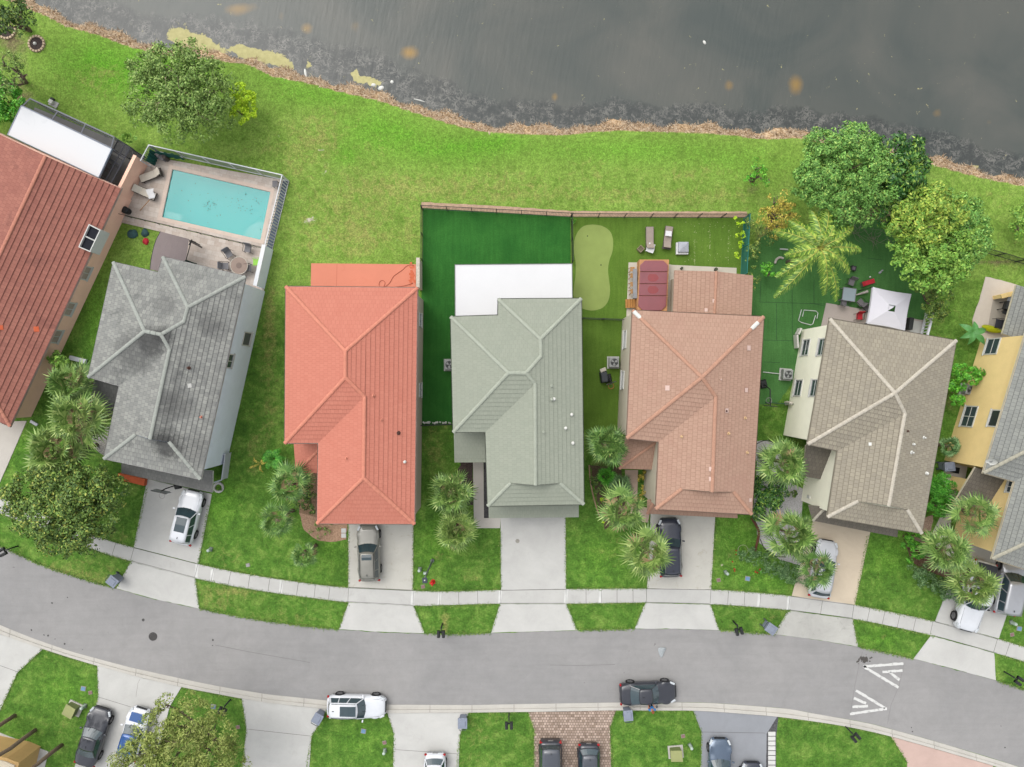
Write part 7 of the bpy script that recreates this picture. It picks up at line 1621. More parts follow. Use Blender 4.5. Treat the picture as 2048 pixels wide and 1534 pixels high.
for sx in (-1, 1):
    for sy in (-1, 1): obj('leg', MB().box((sx * .35, sy * .35, .35), (.05, .05, .7)), blk, t, world=False)
def stone_ring(label, px, py, r_, n_, grp):
    t = thing('stone_ring', label, 'stone ring', S(px, py, 0), 0, grp); c = S(px, py, 0); random.seed(int(px))
    for k in range(n_):
        a = 6.283 * k / n_; obj('stone', MB().box((c.x + math.cos(a) * r_, c.y + math.sin(a) * r_, .07), (.2, r_ * 6.283 / n_ * .9, .16), a + U(-.1, .1), taper=.85), M('buff_stone', (206, 184, 156), .9, .12, 3, .1), t, bevel=.02)
    obj('soil', MB().cyl((c.x, c.y, -.01), (c.x, c.y, .05), r_ - .08, r_ - .08, 20), M('ring_soil', (70, 60, 56), .95, .3, 6), t)
    return t
stone_ring('round ring of buff stones with dark soil on the upper left lawn', 74, 88, .62, 16, 'stone rings'); mb = MB().dome(S(70, 87, .05), .14, .16, 10, 3); single('rock', mb, vent_white, 'small white object in the middle of the stone ring', 'rock')
stone_ring('stone ring half hidden under the tree at the upper left edge', 14, 60, .72, 18, 'stone rings')
# white step and hinge box near rust house drive
mb = MB().box(S(156, 719, .15), (1.4, .35, .25), R(-14)); single('planter_box', mb, wht, 'white narrow trough between the round shrub and the grey house', 'trough', bevel=.02)
mb = MB().box(S(68, 846, .08), (.65, .22, .14), R(-30)); single('downspout_block', mb, wht, 'white splash block at the corner of the rust house drive', 'splash block', bevel=.01)
# gate court of the grey house and round planter
t = thing('gate', 'pale blue-grey gate frame beside the front corner of the grey house', 'gate', S(428, 940, 0)); gp = M('gate_paint', (214, 220, 228), .6, .05)
for a, b in (((412, 926), (450, 908)), ((450, 908), (443, 960)), ((443, 960), (425, 966))):
    p, q = S(*a, 1.2), S(*b, 1.2); obj('rail', MB().tube([p, q], .05, 4), gp, t); obj('panel', MB().prism([(p.x, p.y), (q.x, q.y), (q.x + .04, q.y + .02), (p.x + .04, p.y + .02)], .0, 1.15), gp, t)
mb = MB(); mb.ring(S(437, 975, .12), .36, .1, 20); single('round_planter', mb, M('ring_white', (214, 212, 206), .8, .08), 'round white edging ring around a plant by the white SUV', 'planter ring')
tree('small dark plant inside the round white edging ring', [(437, 975, 6)], .3, lf_dark, 60, cat='plant', name='plant', trunk=False, leaf=.1, per=20, dens_=8, rc=.12)

# ---- repeated street things
bin_m = M('bin_grey', (146, 154, 170), .6, .06, 3, .04, 20); bin_d = M('bin_dark', (74, 80, 88), .6)
def mk_bin():
    t = thing('wheelie_bin', 'bin', 'wheelie bin'); mb = MB().box((0, 0, .5), (.62, .56, .86)); k = 0
    mb.v = [Vector((v_.x * (.78 if v_.z < .3 else 1), v_.y * (.78 if v_.z < .3 else 1), v_.z)) for v_ in mb.v]; obj('body', mb, bin_m, t, world=False, bevel=.04)
    mb = MB(); mb.box((.02, 0, .97), (.72, .64, .07)); mb.box((.02, 0, 1.02), (.5, .44, .05), taper=.8); ld = obj('lid', mb, bin_m, t, world=False, bevel=.02); obj('handle', MB().tube([(-.36, -.24, .9), (-.44, -.24, .95), (-.44, .24, .95), (-.36, .24, .9)], .022, 5), bin_d, ld, world=False)
    for s_ in (-1, 1): obj('wheel', MB().cyl((-.3, s_ * .2, .12), (-.3, s_ * .26, .12), .12, n=12), bin_d, t, world=False)
    return t
gb = 'grey wheelie bins put out along the street'
for i, (x, y, a, lb) in enumerate(((240, 1155, -38, 'grey wheelie bin at the kerb left of the grey house apron'), (642, 1425, 60, 'grey wheelie bin behind the white SUV parked on the road'), (927, 1434, 90, 'grey wheelie bin left of the lawn with the twin mailbox, on the south side'), (1252, 1419, 95, 'grey wheelie bin on the south lawn near the charcoal sedan'), (1532, 1248, -35, 'grey wheelie bin left of the stained apron of the taupe house'), (1882, 930, 5, 'grey wheelie bin beside the black mat at the yellow house'))):
    PR.place('bin', mk_bin if i == 0 else None, S(x, y, .02), R(a), lb, gb, 1.2)
def mk_mail(single_=False):
    def f():
        t = thing('mailbox', 'mailbox', 'mailbox'); obj('post', MB().box((0, 0, .55), (.09, .09, 1.1)), blk, t, world=False); obj('arm', MB().box((.12, 0, .98), (.5, .07, .07)), blk, t, world=False); obj('crossbar', MB().box((.3, 0, 1.0), (.08, .5, .05)), blk, t, world=False)
        for s_ in (-1, 1):
            mb = MB(); mb.box((.38, s_ * .18, 1.1), (.5, .22, .12)); mb.cyl((.13, s_ * .18, 1.16), (.63, s_ * .18, 1.16), .11, n=12); bx = obj('box', mb, blk, t, world=False); obj('flag', MB().box((.45, s_ * .27, 1.2), (.14, .01, .05)), M('grey_flag', (120, 120, 122), .5), bx, world=False)
        return t
    return f
gm = 'twin black mailboxes along the street'
for i, (x, y, a, lb) in enumerate(((36, 1092, -152, 'twin black mailbox at the left edge of the north verge'), (885, 1247, -90, 'twin black mailbox by the brown patch on the verge'), (1466, 1242, -75, 'twin black mailbox beside the grey bin near the taupe house'), (2008, 1343, -35, 'twin black mailbox on the verge at the far right'), (1018, 1426, -90, 'twin black mailbox on the south lawn left of the brick driveway'), (461, 1399, -115, 'twin black mailbox on the south lawn by the olive tree'), (1690, 1452, -50, 'twin black mailbox on the south lawn below the road chevrons'))):
    PR.place('mail', mk_mail() if i == 0 else None, S(x, y, 0), R(a), lb, gm, 1.12)
steel = M('ac_steel', (176, 178, 176), .5, .05, 4, .04, 30, metal=.2)
def mk_ac():
    t = thing('air_conditioner', 'ac', 'air conditioner'); mb = MB()
    mb.box((0, 0, .4), (.80, .80, .66)); obj('cabinet', mb, steel, t, world=False, bevel=.04); obj('pad', MB().box((0, 0, .035), (1.0, 1.0, .09)), cc_walk, t, world=False)
    g = obj('fan_well', MB().cyl((0, 0, .731), (0, 0, .737), .31, .31, 24), M('ac_dark', (40, 44, 46), .6), t, world=False)
    mb = MB()
    for k in range(3): a = 2.094 * k; mb.quad(Vector((0, 0, .742)), Vector((math.cos(a) * .27, math.sin(a) * .27, .742)), Vector((math.cos(a + .5) * .29, math.sin(a + .5) * .29, .75)), Vector((math.cos(a + .95) * .24, math.sin(a + .95) * .24, .745)))
    obj('fan_blades', mb, steel, g, world=False); mb = MB()
    for r_ in (.1, .18, .25, .31): mb.ring((0, 0, .765), r_, .006, 20)
    obj('grille', mb, steel, g, world=False); return t
for i, (x, y, a, lb) in enumerate(((900, 730, 0, 'air conditioner half under the left eave of the sage green house'), (1226, 725, 0, 'air conditioner on the green turf left of the brown house'), (1570, 749, -5, 'air conditioner at the end of the white pipe by the taupe house'), (1931, 780, -12, 'air conditioner in front of the bright shrub by the yellow house'))):
    PR.place('ac', mk_ac if i == 0 else None, S(x, y, .012), R(a), lb, 'air conditioning units beside the houses')
def mk_tr():
    t = thing('transformer_box', 'box', 'transformer box'); obj('pad', MB().box((0, 0, .04), (1.25, 1.05, .1)), cc_kerb, t, world=False); mb = MB().box((-.06, 0, .42), (.86, .86, .66)); mb.v = [v_ + Vector((0, 0, -.14 if v_.x < 0 and v_.z > .6 else 0)) for v_ in mb.v]
    b = obj('cabinet', mb, M('utility_green', (132, 142, 92), .6, .10, 1.2, .05, 20), t, world=False, bevel=.02); obj('lid', MB().box((-.08, 0, .74), (.95, .92, .03), 0, 0, R(-9)), M('utility_lid', (164, 168, 112), .5, .12, 1.2, .05, 20), t, world=False, bevel=.01); return t
PR.place('tr', mk_tr, S(150, 1416, 0), R(-25), 'olive green transformer box on a concrete pad at the lower left lawn', 'transformer boxes'); PR.place('tr', None, S(1351, 1503, 0), R(5), 'olive green transformer box on a pad at the bottom between charcoal sedan and grey driveway', 'transformer boxes')
pgw = M('pedestal_pale', (196, 214, 200), .5, .06)
def mk_ped():
    t = thing('utility_pedestal', 'pedestal', 'utility pedestal'); obj('body', MB().box((0, 0, .3), (.2, .26, .6), taper=.9), pgw, t, world=False, bevel=.04); obj('cap', MB().dome((0, 0, .6), .13, .08, 10, 3), pgw, t, world=False); obj('base', MB().box((0, 0, .04), (.28, .34, .08)), M('pedestal_base', (120, 130, 120), .7), t, world=False); return t
for i, (x, y, lb) in enumerate(((422, 1098, 'pale green pedestal on the lawn right of the white SUV'), (171, 1411, 'pale green pedestal between the transformer and the black sedan'), (840, 1138, 'pale green pedestal left of the street lamp'), (770, 1500, 'pale green pedestal low on the south lawn below the white road SUV'), (2022, 1244, 'pale pedestal near the right edge above the blue lid'), (1451, 1144, 'pale pedestal in the weedy lawn with red flowers'), (1380, 1490, 'pale pedestal beside the transformer box at the bottom'))):
    PR.place('ped', mk_ped if i == 0 else None, S(x, y, 0), R(-20 + i * 9), lb, 'utility pedestals in the lawns')
def lid(px, py, rgb, lb, cat, grp, sz=.32, rz=0.0, hole=False):
    t = thing('ground_box', lb, cat, S(px, py, 0), rz, grp); obj('frame', MB().box((0, 0, .02), (sz * 1.25, sz * 1.15, .05)), M('lid_frame', (170, 160, 150), .9, .1), t, world=False, bevel=.01); obj('lid', MB().box((0, 0, .05), (sz, sz * .9, .02)), M('lid' + str(rgb), rgb, .7, .1), t, world=False)
for x, y, lb in ((167, 1377, 'blue ground lid near the driveway at the lower left'), (427, 1413, 'blue ground lid by the olive tree'), (727, 1462, 'blue ground lid on the lawn below the white road SUV'), (1495, 1157, 'blue ground lid among weeds right of the brown house driveway'), (2038, 1257, 'blue ground lid close to the right edge'), (1284, 1425 + 60, 'blue ground lid hidden low on the south lawn'))[:5]: lid(x, y, (120, 160, 190), lb, 'ground lid', 'blue ground lids', .34, R(-10))
for x, y, lb in ((181, 1385, 'pinkish square valve box beside the blue lid at the lower left'), (476, 1454, 'pinkish valve box right of the olive tree'), (769, 1485, 'pinkish valve box on the lawn below the white road SUV'), (1437, 1160, 'pinkish valve box at the edge of the brown house driveway'), (1366, 1472, 'pinkish valve box above the bottom transformer'), (2024, 1269, 'pinkish valve box by the pavement near the right edge'), (846, 1173, 'brown valve box left of the red hydrant'), (496, 1120 + 10, 'pale grey lid on the lawn left of the smallest palm')): lid(x, y, (150, 118, 112) if x != 496 else (170, 172, 168), lb, 'valve box', 'valve boxes in the lawns', .26, R(12))
# street lamp, hydrant, bag, flowers
lp = thing('street_lamp', 'grey street lamp post leaning in view over the lawn beside the hydrant', 'street lamp', S(865, 1121, 0)); b0 = S(865, 1121, 0); galv = M('lamp_grey', (130, 136, 138), .5, .05, metal=.3)
obj('pole', MB().cyl(b0, b0 + Vector((0, 0, 5.0)), .08, .05, 10), galv, lp); obj('base', MB().cyl(b0, b0 + Vector((0, 0, .25)), .16, .14, 12), galv, lp); tp = b0 + Vector((0, 0, 5.1)); obj('arm', MB().tube([tp - Vector((0, 0, .15)), tp + Vector((0, -.3, .05))], .035, 6), galv, lp)
hd = obj('lamp_head', MB().box(tp + Vector((0, -.22, .08)), (.38, .42, .14), .1), M('lamp_dark', (66, 74, 86), .4), lp, bevel=.03); obj('photocell', MB().cyl(tp + Vector((0, -.18, .15)), tp + Vector((0, -.18, .22)), .05, n=8), vent_white, hd)
mb = MB().box(S(850, 1146, .2), (.24, .2, .35)); single('utility_pedestal', mb, pgw, 'small white box at the foot of the street lamp head, right of the pale pedestal', 'utility pedestal', bevel=.03)
hy_ = thing('fire_hydrant', 'red fire hydrant by the pavement in front of the sage green house', 'fire hydrant', S(866, 1163, 0)); rp = M('hydrant_red', (222, 36, 36), .4, .06); c = S(866, 1163, 0)
mb = MB(); mb.cyl(c, c + Vector((0, 0, .06)), .2, .2, 14); mb.cyl(c + Vector((0, 0, .06)), c + Vector((0, 0, .6)), .13, .12, 14); mb.dome(c + Vector((0, 0, .6)), .15, .15, 14, 4); mb.cyl(c + Vector((0, 0, .72)), c + Vector((0, 0, .8)), .04, .04, 6); obj('barrel', mb, rp, hy_, smooth=False)
for a in (0, 1.57, 3.14, 4.71): obj('outlet', MB().cyl(c + Vector((math.cos(a) * .1, math.sin(a) * .1, .48)), c + Vector((math.cos(a) * .23, math.sin(a) * .23, .48)), .065, .07, 10), rp, hy_)
mb = MB().dome(S(1323, 1300, .01), .28, .14, 12, 4); mb.v = [Vector((q.x, q.y, q.z)) + Vector((noise.noise(q * 4) * .2, noise.noise(q * 4 + Vector((5, 5, 5))) * .22 - (.25 if q.y < S(1323, 1303).y else 0), noise.noise(q * 8) * .05)) for q in mb.v]; single('plastic_bag', mb, M('bag_plastic', (176, 182, 184), .35, .1, 6, .08), 'crumpled pale plastic bag lying on the road', 'plastic bag', smooth=False)
for i, (x, y, r_, lb) in enumerate(((1471, 1136, .26, 'largest bright red flower clump on the weedy lawn'), (1512, 1143, .18, 'left of two small red flower clumps on the juniper edge'), (1524, 1142, .2, 'right of two small red flower clumps on the juniper edge'), (1471, 1103, .16, 'small red flower clump at the left of the wire ring'), (1463, 1123, .18, 'dull red flower clump between wire ring and largest clump'), (1937, 1026 - 990 + 0, 0, ''))[:5]):
    rs = np.random.RandomState(i + 70); c = S(x, y, .12); Q = crown_quads([(c.x, c.y, c.z, r_, .12)], rs, dens_=12, per=16, leaf=.09, rc=.08); t = thing('flower_clump', lb, 'flowers', (c.x, c.y, 0), 0, 'red flowers'); quads_obj('blooms', Q, M('red_bloom', (196, 48, 40), .7, .3, 8), t); quads_obj('leaves', crown_quads([(c.x, c.y, .06, r_ * 1.2, .08)], rs, dens_=6, per=14, leaf=.1, rc=.1), lf_bright, t)
mb = MB(); mb.ring(S(1486, 1100, .25), .42, .016, 20); single('wire_ring', mb, M('wire_pale', (190, 180, 160), .6), 'thin pale wire ring around the flower clump', 'wire ring')
# stepping stones
for i in range(8):
    y = 1467.5 + i * 9.6; p = S(1543.5, y, .045); o = MB().box((p.x, p.y, .05), (.60, .33, .06)); single('stepping_stone', o, M('stone_white', (226, 226, 222), .9, .05, 2, .06, space='world'), ('topmost white stepping stone, at the tip of the dark gravel strip' if i == 0 else '%s white stepping stone down the dark gravel strip' % ('second', 'third', 'fourth', 'fifth', 'sixth', 'seventh', 'eighth')[i - 1]), 'stepping stone', 'stepping stones', bevel=.01)
for i, (x, lb) in enumerate(((1290, 0),)): pass
mb = MB(); random.seed(21)
for i in range(26):
    c = S(U(845, 905), 845.5 + U(-1.2, 1.2), .05); mb.dome(c, U(.05, .1), U(.05, .09), 7, 3)
o = obj('white_pebbles', mb, vent_white); o['kind'] = 'stuff'; tag(o, 'line of white pebbles at the foot of the thin dark fence', 'pebbles')
# ---- right-hand gardens
gz = thing('gazebo', 'square white fabric gazebo with an open vent at its peak', 'gazebo', S(1775, 614, 0)); cs = [S(x, y, 2.45) for x, y in ((1746, 574), (1823, 588), (1810, 661), (1734, 647))]; cc = sum(cs, Vector()) / 4; cc.z = 2.95; vq = [cc + (p - cc) * .17 for p in cs]
for q in vq: q.z = 2.85
mb = MB(); N = 8
for k in range(4):
    a, b, va, vb = cs[k], cs[(k + 1) % 4], vq[k], vq[(k + 1) % 4]; out = ((a + b) / 2 - cc); out.z = 0; out.normalize()
    for i in range(N):
        for j in range(5):
            def pt(u, v_):
                e = a + (b - a) * u; e = e - out * (.06 * math.sin(math.pi * u)); f = va + (vb - va) * u; p = e + (f - e) * v_; p.z -= .02 * math.sin(math.pi * v_); return p
            mb.quad(pt(i / N, j / 5), pt((i + 1) / N, j / 5), pt((i + 1) / N, (j + 1) / 5), pt(i / N, (j + 1) / 5))
    mb.quad(vq[0] - Vector((0, 0, .14)), vq[1] - Vector((0, 0, .14)), cc - Vector((0, 0, .02)), vq[3] - Vector((0, 0, .14))) if k == 0 else None
    for i in range(N):
        p, q = pt(i / N, 0), pt((i + 1) / N, 0); p = a + (b - a) * (i / N) - out * (.06 * math.sin(math.pi * i / N)); q = a + (b - a) * ((i + 1) / N) - out * (.06 * math.sin(math.pi * (i + 1) / N)); mb.quad(p + Vector((0, 0, -.25)), q + Vector((0, 0, -.25)), q, p)
obj('canopy', mb, M('gazebo_white', (230, 228, 236), .8, .02, 1, .02), gz, smooth=True); mb = MB()
for k in range(4): mb.tube([cs[k] - Vector((0, 0, .08)), vq[k] + Vector((0, 0, -.10))], .02, 5)
obj('rib', mb, blk, gz)
for k in range(4): p = cs[k]; obj('post', MB().cyl((p.x, p.y, 0), p, .035, n=6), blk, gz)
slab('paved_terrace', [(1652, 606), (1735, 620), (1840, 640), (1850, 640), (1842, 690), (1640, 660)], -.02, .06, concrete('mosaic_patio', (196, 184, 176), .5, (168, 154, 148)))
gt = 'dark garden chairs by the gazebo'
for i, (x, y, a, lb) in enumerate(((1698, 566, -110, 'dark chair with grey seat standing alone above the glass table'), (1683, 606, 80, 'dark chair tucked under the lower side of the glass table'), (1716, 606, 130, 'grey sling chair between the glass table and the gazebo'), (1728, 617, 140, 'dark chair pushed against the left side of the gazebo'))):
    PR.place('dch', mk_chair(M('chair_grey', (128, 124, 126), .8, .08), blk) if i == 0 else None, S(x, y, .06), R(a), lb, gt)
PR.place('rdc', mk_chair(red_c, blk), S(1714, 634, .06), R(-90), 'chair with a pinkish red seat at the roof edge below the gazebo')
t = thing('glass_table', 'square pale glass garden table under the palm frond tips', 'table', S(1690, 591, .014), R(-8)); obj('top', MB().box((0, 0, .72), (1.05, 1.05, .03)), M('table_glass', (164, 178, 184), .15, .03), t, world=False); mb = MB()
for sx in (-1, 1): mb.box((sx * .53, 0, .72), (.04, 1.1, .05)); mb.box((0, sx * .53, .72), (1.02, .04, .05))
obj('frame', mb, grey_c, t, world=False); [obj('leg', MB().box((sx * .48, sy * .48, .35), (.05, .05, .7)), grey_c, t, world=False) for sx in (-1, 1) for sy in (-1, 1)]
mb = MB().tube([S(1735, 583, .25), S(1722, 587, .3), S(1712, 590, .25)], .12, 7, .04); single('folded_umbrella', mb, M('umbrella_cloth', (206, 196, 190), .9, .2, 5, .2), 'folded pale umbrella lying beside the gazebo', 'umbrella')
t = thing('black_stool', 'small square black stool with dark seat right of the coconut palm', 'stool', S(1703, 538, .014), R(-12)); mb = MB(); 
for s_ in (-1, 1): mb.box((s_ * .17, 0, .4), (.07, .42, .06)); mb.box((0, s_ * .17, .4), (.27, .07, .06))
obj('frame', mb, blk, t, world=False); obj('seat', MB().box((0, 0, .39), (.28, .28, .03)), M('stool_seat', (120, 108, 118), .7), t, world=False); [obj('leg', MB().box((sx * .17, sy * .17, .18), (.05, .05, .38)), blk, t, world=False) for sx in (-1, 1) for sy in (-1, 1)]
mb = MB(); mb.dome(S(1740, 554, .02), .08, .1, 8, 3); single('ball', mb, vent_white, 'small white ball on the green turf above the red lounger', 'ball')
mb = MB(); mb.box(S(1760, 545, .1), (.22, .12, .14), .7); mb.box(S(1764, 541, .12), (.1, .1, .2), .2); single('toy', mb, M('pale_toy', (196, 196, 200), .5, .2, 9), 'small grey and white toy on the turf near the lime tree', 'toy')
tb = M('white_tube', (222, 226, 220), .4)
t = thing('tube_frame', 'bent white tube frame lying on the green turf', 'tube frame', S(1616, 634, .02)); A = [(1603, 619), (1597, 641), (1603, 645), (1622, 650), (1626, 647), (1631, 631)]; B = [(1605, 633), (1608, 620), (1632, 622), (1636, 626), (1634, 637)]
obj('tube', MB().tube([S(x, y, .1) for x, y in A], .035, 6), tb, t); obj('tube', MB().tube([S(x, y, .14) for x, y in B], .035, 6), tb, t)
mb = MB(); mb.box(S(1597, 663, .5), (.14, .55, .7), R(-25)); mb.box(S(1592.5, 683, .5), (.14, 1.1, .7), R(4)); single('leaning_board', mb, M('panel_white', (226, 224, 214), .6, .08), 'white folded board leaning by the cream wall', 'board')
mb = MB().tube([S(1526, 744, .08), S(1562, 748, .08)], .04, 6); single('pipe', mb, tb, 'white pipe running across turf to the air conditioner', 'pipe')
t = fence('white_fence', 'short white railing beside the gazebo above the taupe roof', [(1850, 627), (1838, 672)], 1.2, wht, picket=.25, pr=.03, rails=(.2, .98), rail=.08)
slab('paved_path', [(1822, 640), (1848, 645), (1840, 690), (1815, 690)], -.02, .065, cc_walk)
mb = MB(); mb.box(S(1817, 648, .5), (.35, 1.0, .9), -.15); single('storage_box', mb, blk, 'black storage box between the gazebo and the white railing', 'storage box', bevel=.04)
mb = MB().tube(catmull([S(x, y, .1) for x, y in ((1550, 527), (1553, 519), (1560, 515), (1567, 517))], 4), .1, 6); single('garden_edging', mb, M('edge_white', (196, 190, 178), .8, .15), 'curved white edging left of the coconut palm trunk', 'garden edging')
mb = MB().tube([S(1560, 498, .1), S(1576, 499, .1)], .06, 6); single('pipe', mb, tb, 'short white pipe on the turf above the curved edging', 'pipe')
# side yard of the brown house: covered grill and toys
t = thing('grill', 'black covered grill with a cream cloth on the turf left of the brown house', 'grill', S(1206, 752, .012), R(10)); obj('cover', MB().box((0, -.1, .5), (.62, .95, .85), taper=.85), M('grill_cover', (70, 74, 78), .6, .15, 4), t, world=False, bevel=.06); obj('cloth', MB().box((0, .5, .72), (.5, .3, .3), .2), cream_c, t, world=False, bevel=.05)
[obj('leg', MB().box((sx * .25, sy * .3, .05), (.05, .05, .1)), blk, t, world=False) for sx in (-1, 1) for sy in (-1, 1)]
def hoop(label, base, top, rim, hgt, board_w, base_m, ring_m, bm, dirn):
    t = thing('basketball_hoop', label, 'basketball hoop', S(*base, .012), 0, 'basketball hoops'); b = S(*base, 0); obj('base', MB().box((b.x, b.y, .15), (.6, .75, .28), .2, taper=.75), base_m, t, bevel=.04); tp = S(*top, hgt)
    obj('pole', MB().tube([Vector((b.x, b.y, .2)), Vector(((b.x * .75 + tp.x * .25), (b.y * .75 + tp.y * .25), hgt * .75)), tp], .05, 8), blk, t)
    bd = obj('backboard', MB().box(tp, (board_w, .04, board_w * .62), dirn), bm, t); fr = MB(); mb = MB()
    for s_ in (-1, 1): fr.box(tp + Vector((0, 0, s_ * board_w * .31)), (board_w, .06, .04), dirn)
    obj('board_frame', fr, blk, bd); rc = S(*rim, hgt - board_w * .2); mb.ring(rc, .23, .018, 20); obj('rim', mb, ring_m, t); ne = MB()
    for k in range(10): a = k * .628; ne.tube([rc + Vector((math.cos(a) * .22, math.sin(a) * .22, 0)), rc + Vector((math.cos(a + .3) * .13, math.sin(a + .3) * .13, -.38))], .006, 3)
    obj('net', ne, white_c, t)
orr = M('rim_orange', (214, 96, 52), .5); clear = M('board_grey', (150, 152, 156), .3)
hoop('basketball hoop over the driveway of the grey house', (356, 969), (322, 983), (324, 991), 2.9, 1.25, blk, M('rim_grey', (150, 148, 144), .5), clear, R(-12))
hoop('small hoop with an orange rim on the turf left of the brown house', (1216, 757), (1223, 766), (1222, 772), 1.6, .8, blk, orr, clear, R(20))
hoop('dark basketball hoop in the side passage right of the brown house', (1526, 768), (1541, 812), (1538, 801), 2.4, .9, blk, M('rim_grey', (0, 0, 0)), M('board_dark', (86, 84, 100), .4), R(-6))
for x, y, lb in ((1572, 806, 'larger cream lantern-like pot at the wall of the taupe house'), (1247, 712, 'small white meter box by the window of the brown house')):
    mb = MB(); c = S(x, y, 0); mb.box(c + Vector((0, 0, .5)), (.3, .3, .9), .3, taper=.8); mb.dome(c + Vector((.05, 0, .95)), .16, .12, 10, 3); single('utility_pedestal', mb, cream_c, lb, 'utility box', bevel=.02)
# yellow house patio
t = thing('grill', 'black barbecue grill with silver trim on the grey patio of the yellow house', 'grill', S(2001, 614, .07), R(70)); obj('body', MB().box((0, 0, .75), (.7, .5, .3)), blk, t, world=False, bevel=.05); mb = MB().cyl((-.34, 0, .9), (.34, 0, .9), .25, n=16); obj('lid', mb, blk, t, world=False, smooth=False); obj('handle', MB().tube([(-.3, -.24, 1.05), (.3, -.24, 1.05)], .02, 6), chrome, t, world=False); obj('side_shelf', MB().box((.55, 0, .85), (.35, .42, .04)), M('shelf_silver', (170, 172, 178), .3, metal=.5), t, world=False); obj('side_shelf', MB().box((-.55, 0, .85), (.35, .42, .04)), blk, t, world=False); [obj('leg', MB().box((sx * .3, sy * .2, .3), (.05, .05, .6)), blk, t, world=False) for sx in (-1, 1) for sy in (-1, 1)]
PR.place('ych', mk_chair(M('chair_dark', (62, 62, 70), .7, .15), blk, .7), S(1990, 648, .07), R(170), 'wide dark patio chair beside the yellow-green kayak', None, 1.1)
mb = MB(); a = S(1961, 652, .35); b = S(2003, 664, .35); N = 14; d = b - a; s_ = Vector((-d.y, d.x, 0)).normalized()
for i in range(N + 1):
    f = i / N; w_ = .28 * math.sin(math.pi * min(1, max(0, f))) ** .6 + .005; c = a + d * f + Vector((0, 0, .12 * (2 * f - 1) ** 2))
    for j in range(10): t_ = 6.283 * j / 10; mb.v.append(c + s_ * (w_ * math.cos(t_)) + Vector((0, 0, w_ * .6 * math.sin(t_))))
for i in range(N):
    for j in range(10): q = (j + 1) % 10; mb.f.append((i * 10 + j, i * 10 + q, (i + 1) * 10 + q, (i + 1) * 10 + j))
single('kayak', mb, M('kayak_lime', (180, 186, 30), .35, .1, 3, .04), 'yellow-green kayak lying by the corner of the yellow house', 'kayak', smooth=True)
t = thing('bicycle', 'bicycle half hidden under the grey roof edge of the yellow house', 'bicycle', S(2020, 612, .07)); 
for y_ in (603, 622): mb = MB(); c = S(2020, y_, .4); pts = [c + Vector((math.sin(.3) * .33 * math.cos(k * .524), math.cos(.3) * .33 * math.cos(k * .524), .33 * math.sin(k * .524))) for k in range(13)]; mb.tube(pts, .025, 5); obj('wheel', mb, blk, t)
obj('frame', MB().tube([S(2020, 603, .4), S(2020, 610, .75), S(2020, 617, .8), S(2020, 622, .4)], .02, 5), blk, t)
p = S(1910, 940, .065); single('door_mat', MB().box((p.x, p.y, .07), (.75, .5, .02), -.2), M('mat_black', (36, 38, 38), .95, .2, 20), 'black mat on the concrete beside the yellow wall', 'mat')
mb = MB(); c = S(1897, 1058, .1); [mb.ring(c + Vector((U(-.12, .12), U(-.25, .25), k * .02)), U(.2, .32), .018, 14) for k in range(5)]; single('coiled_hose', mb, blk, 'dark coiled hose beside the curved path by the yellow house', 'hose')
mb = MB(); c = S(28, 1509, .08); [mb.ring(S(28 + U(-4, 4), 1510 + U(-3, 3), .06 + k * .02), U(.12, .24), .018, 14) for k in range(7)]; single('coiled_hose', mb, blk, 'dark coiled cable on the path at the bottom left corner', 'hose')
for i, (x, y) in enumerate(((688, 1061), (688, 1071))): p = S(x - .5, y, .02); single('paving_stone', MB().box((p.x, p.y, .03), (.4, .36, .06)), M('stone_white', (0, 0, 0)), ('upper pale paving stone beside the coral house driveway', 'lower pale paving stone beside the coral house driveway')[i], 'paving stone', 'paving stones', bevel=.01)
# litter and stones in the shallows
for i, (x, y, w_, l_, a, lb) in enumerate(((611, 146, .12, .4, 10, 'white upright post stump in the shallow water left'), (747, 170, .22, .16, 0, 'white stone at the water edge, lower one'), (762, 176, .28, .2, 20, 'white stone pair closest to the reed bank'), (784, 164, .16, .16, 0, 'small white stone in the dark debris'), (839, 201, .55, .06, -15, 'thin white stick lying in the shallows'), (1409, 85, .12, .2, 30, 'tiny pale float far out on the open water'))):
    c = S(x, y, WL); mb = MB().dome(c - Vector((0, 0, .02)), 1, .12, 9, 3); m = Matrix.Rotation(R(a), 3, 'Z'); mb.v = [c + m @ Vector(((q.x - c.x) * w_, (q.y - c.y) * l_, q.z - c.z)) for q in mb.v]; single('white_stone', mb, vent_white, lb, 'stone', 'pale stones and litter in the shallows')

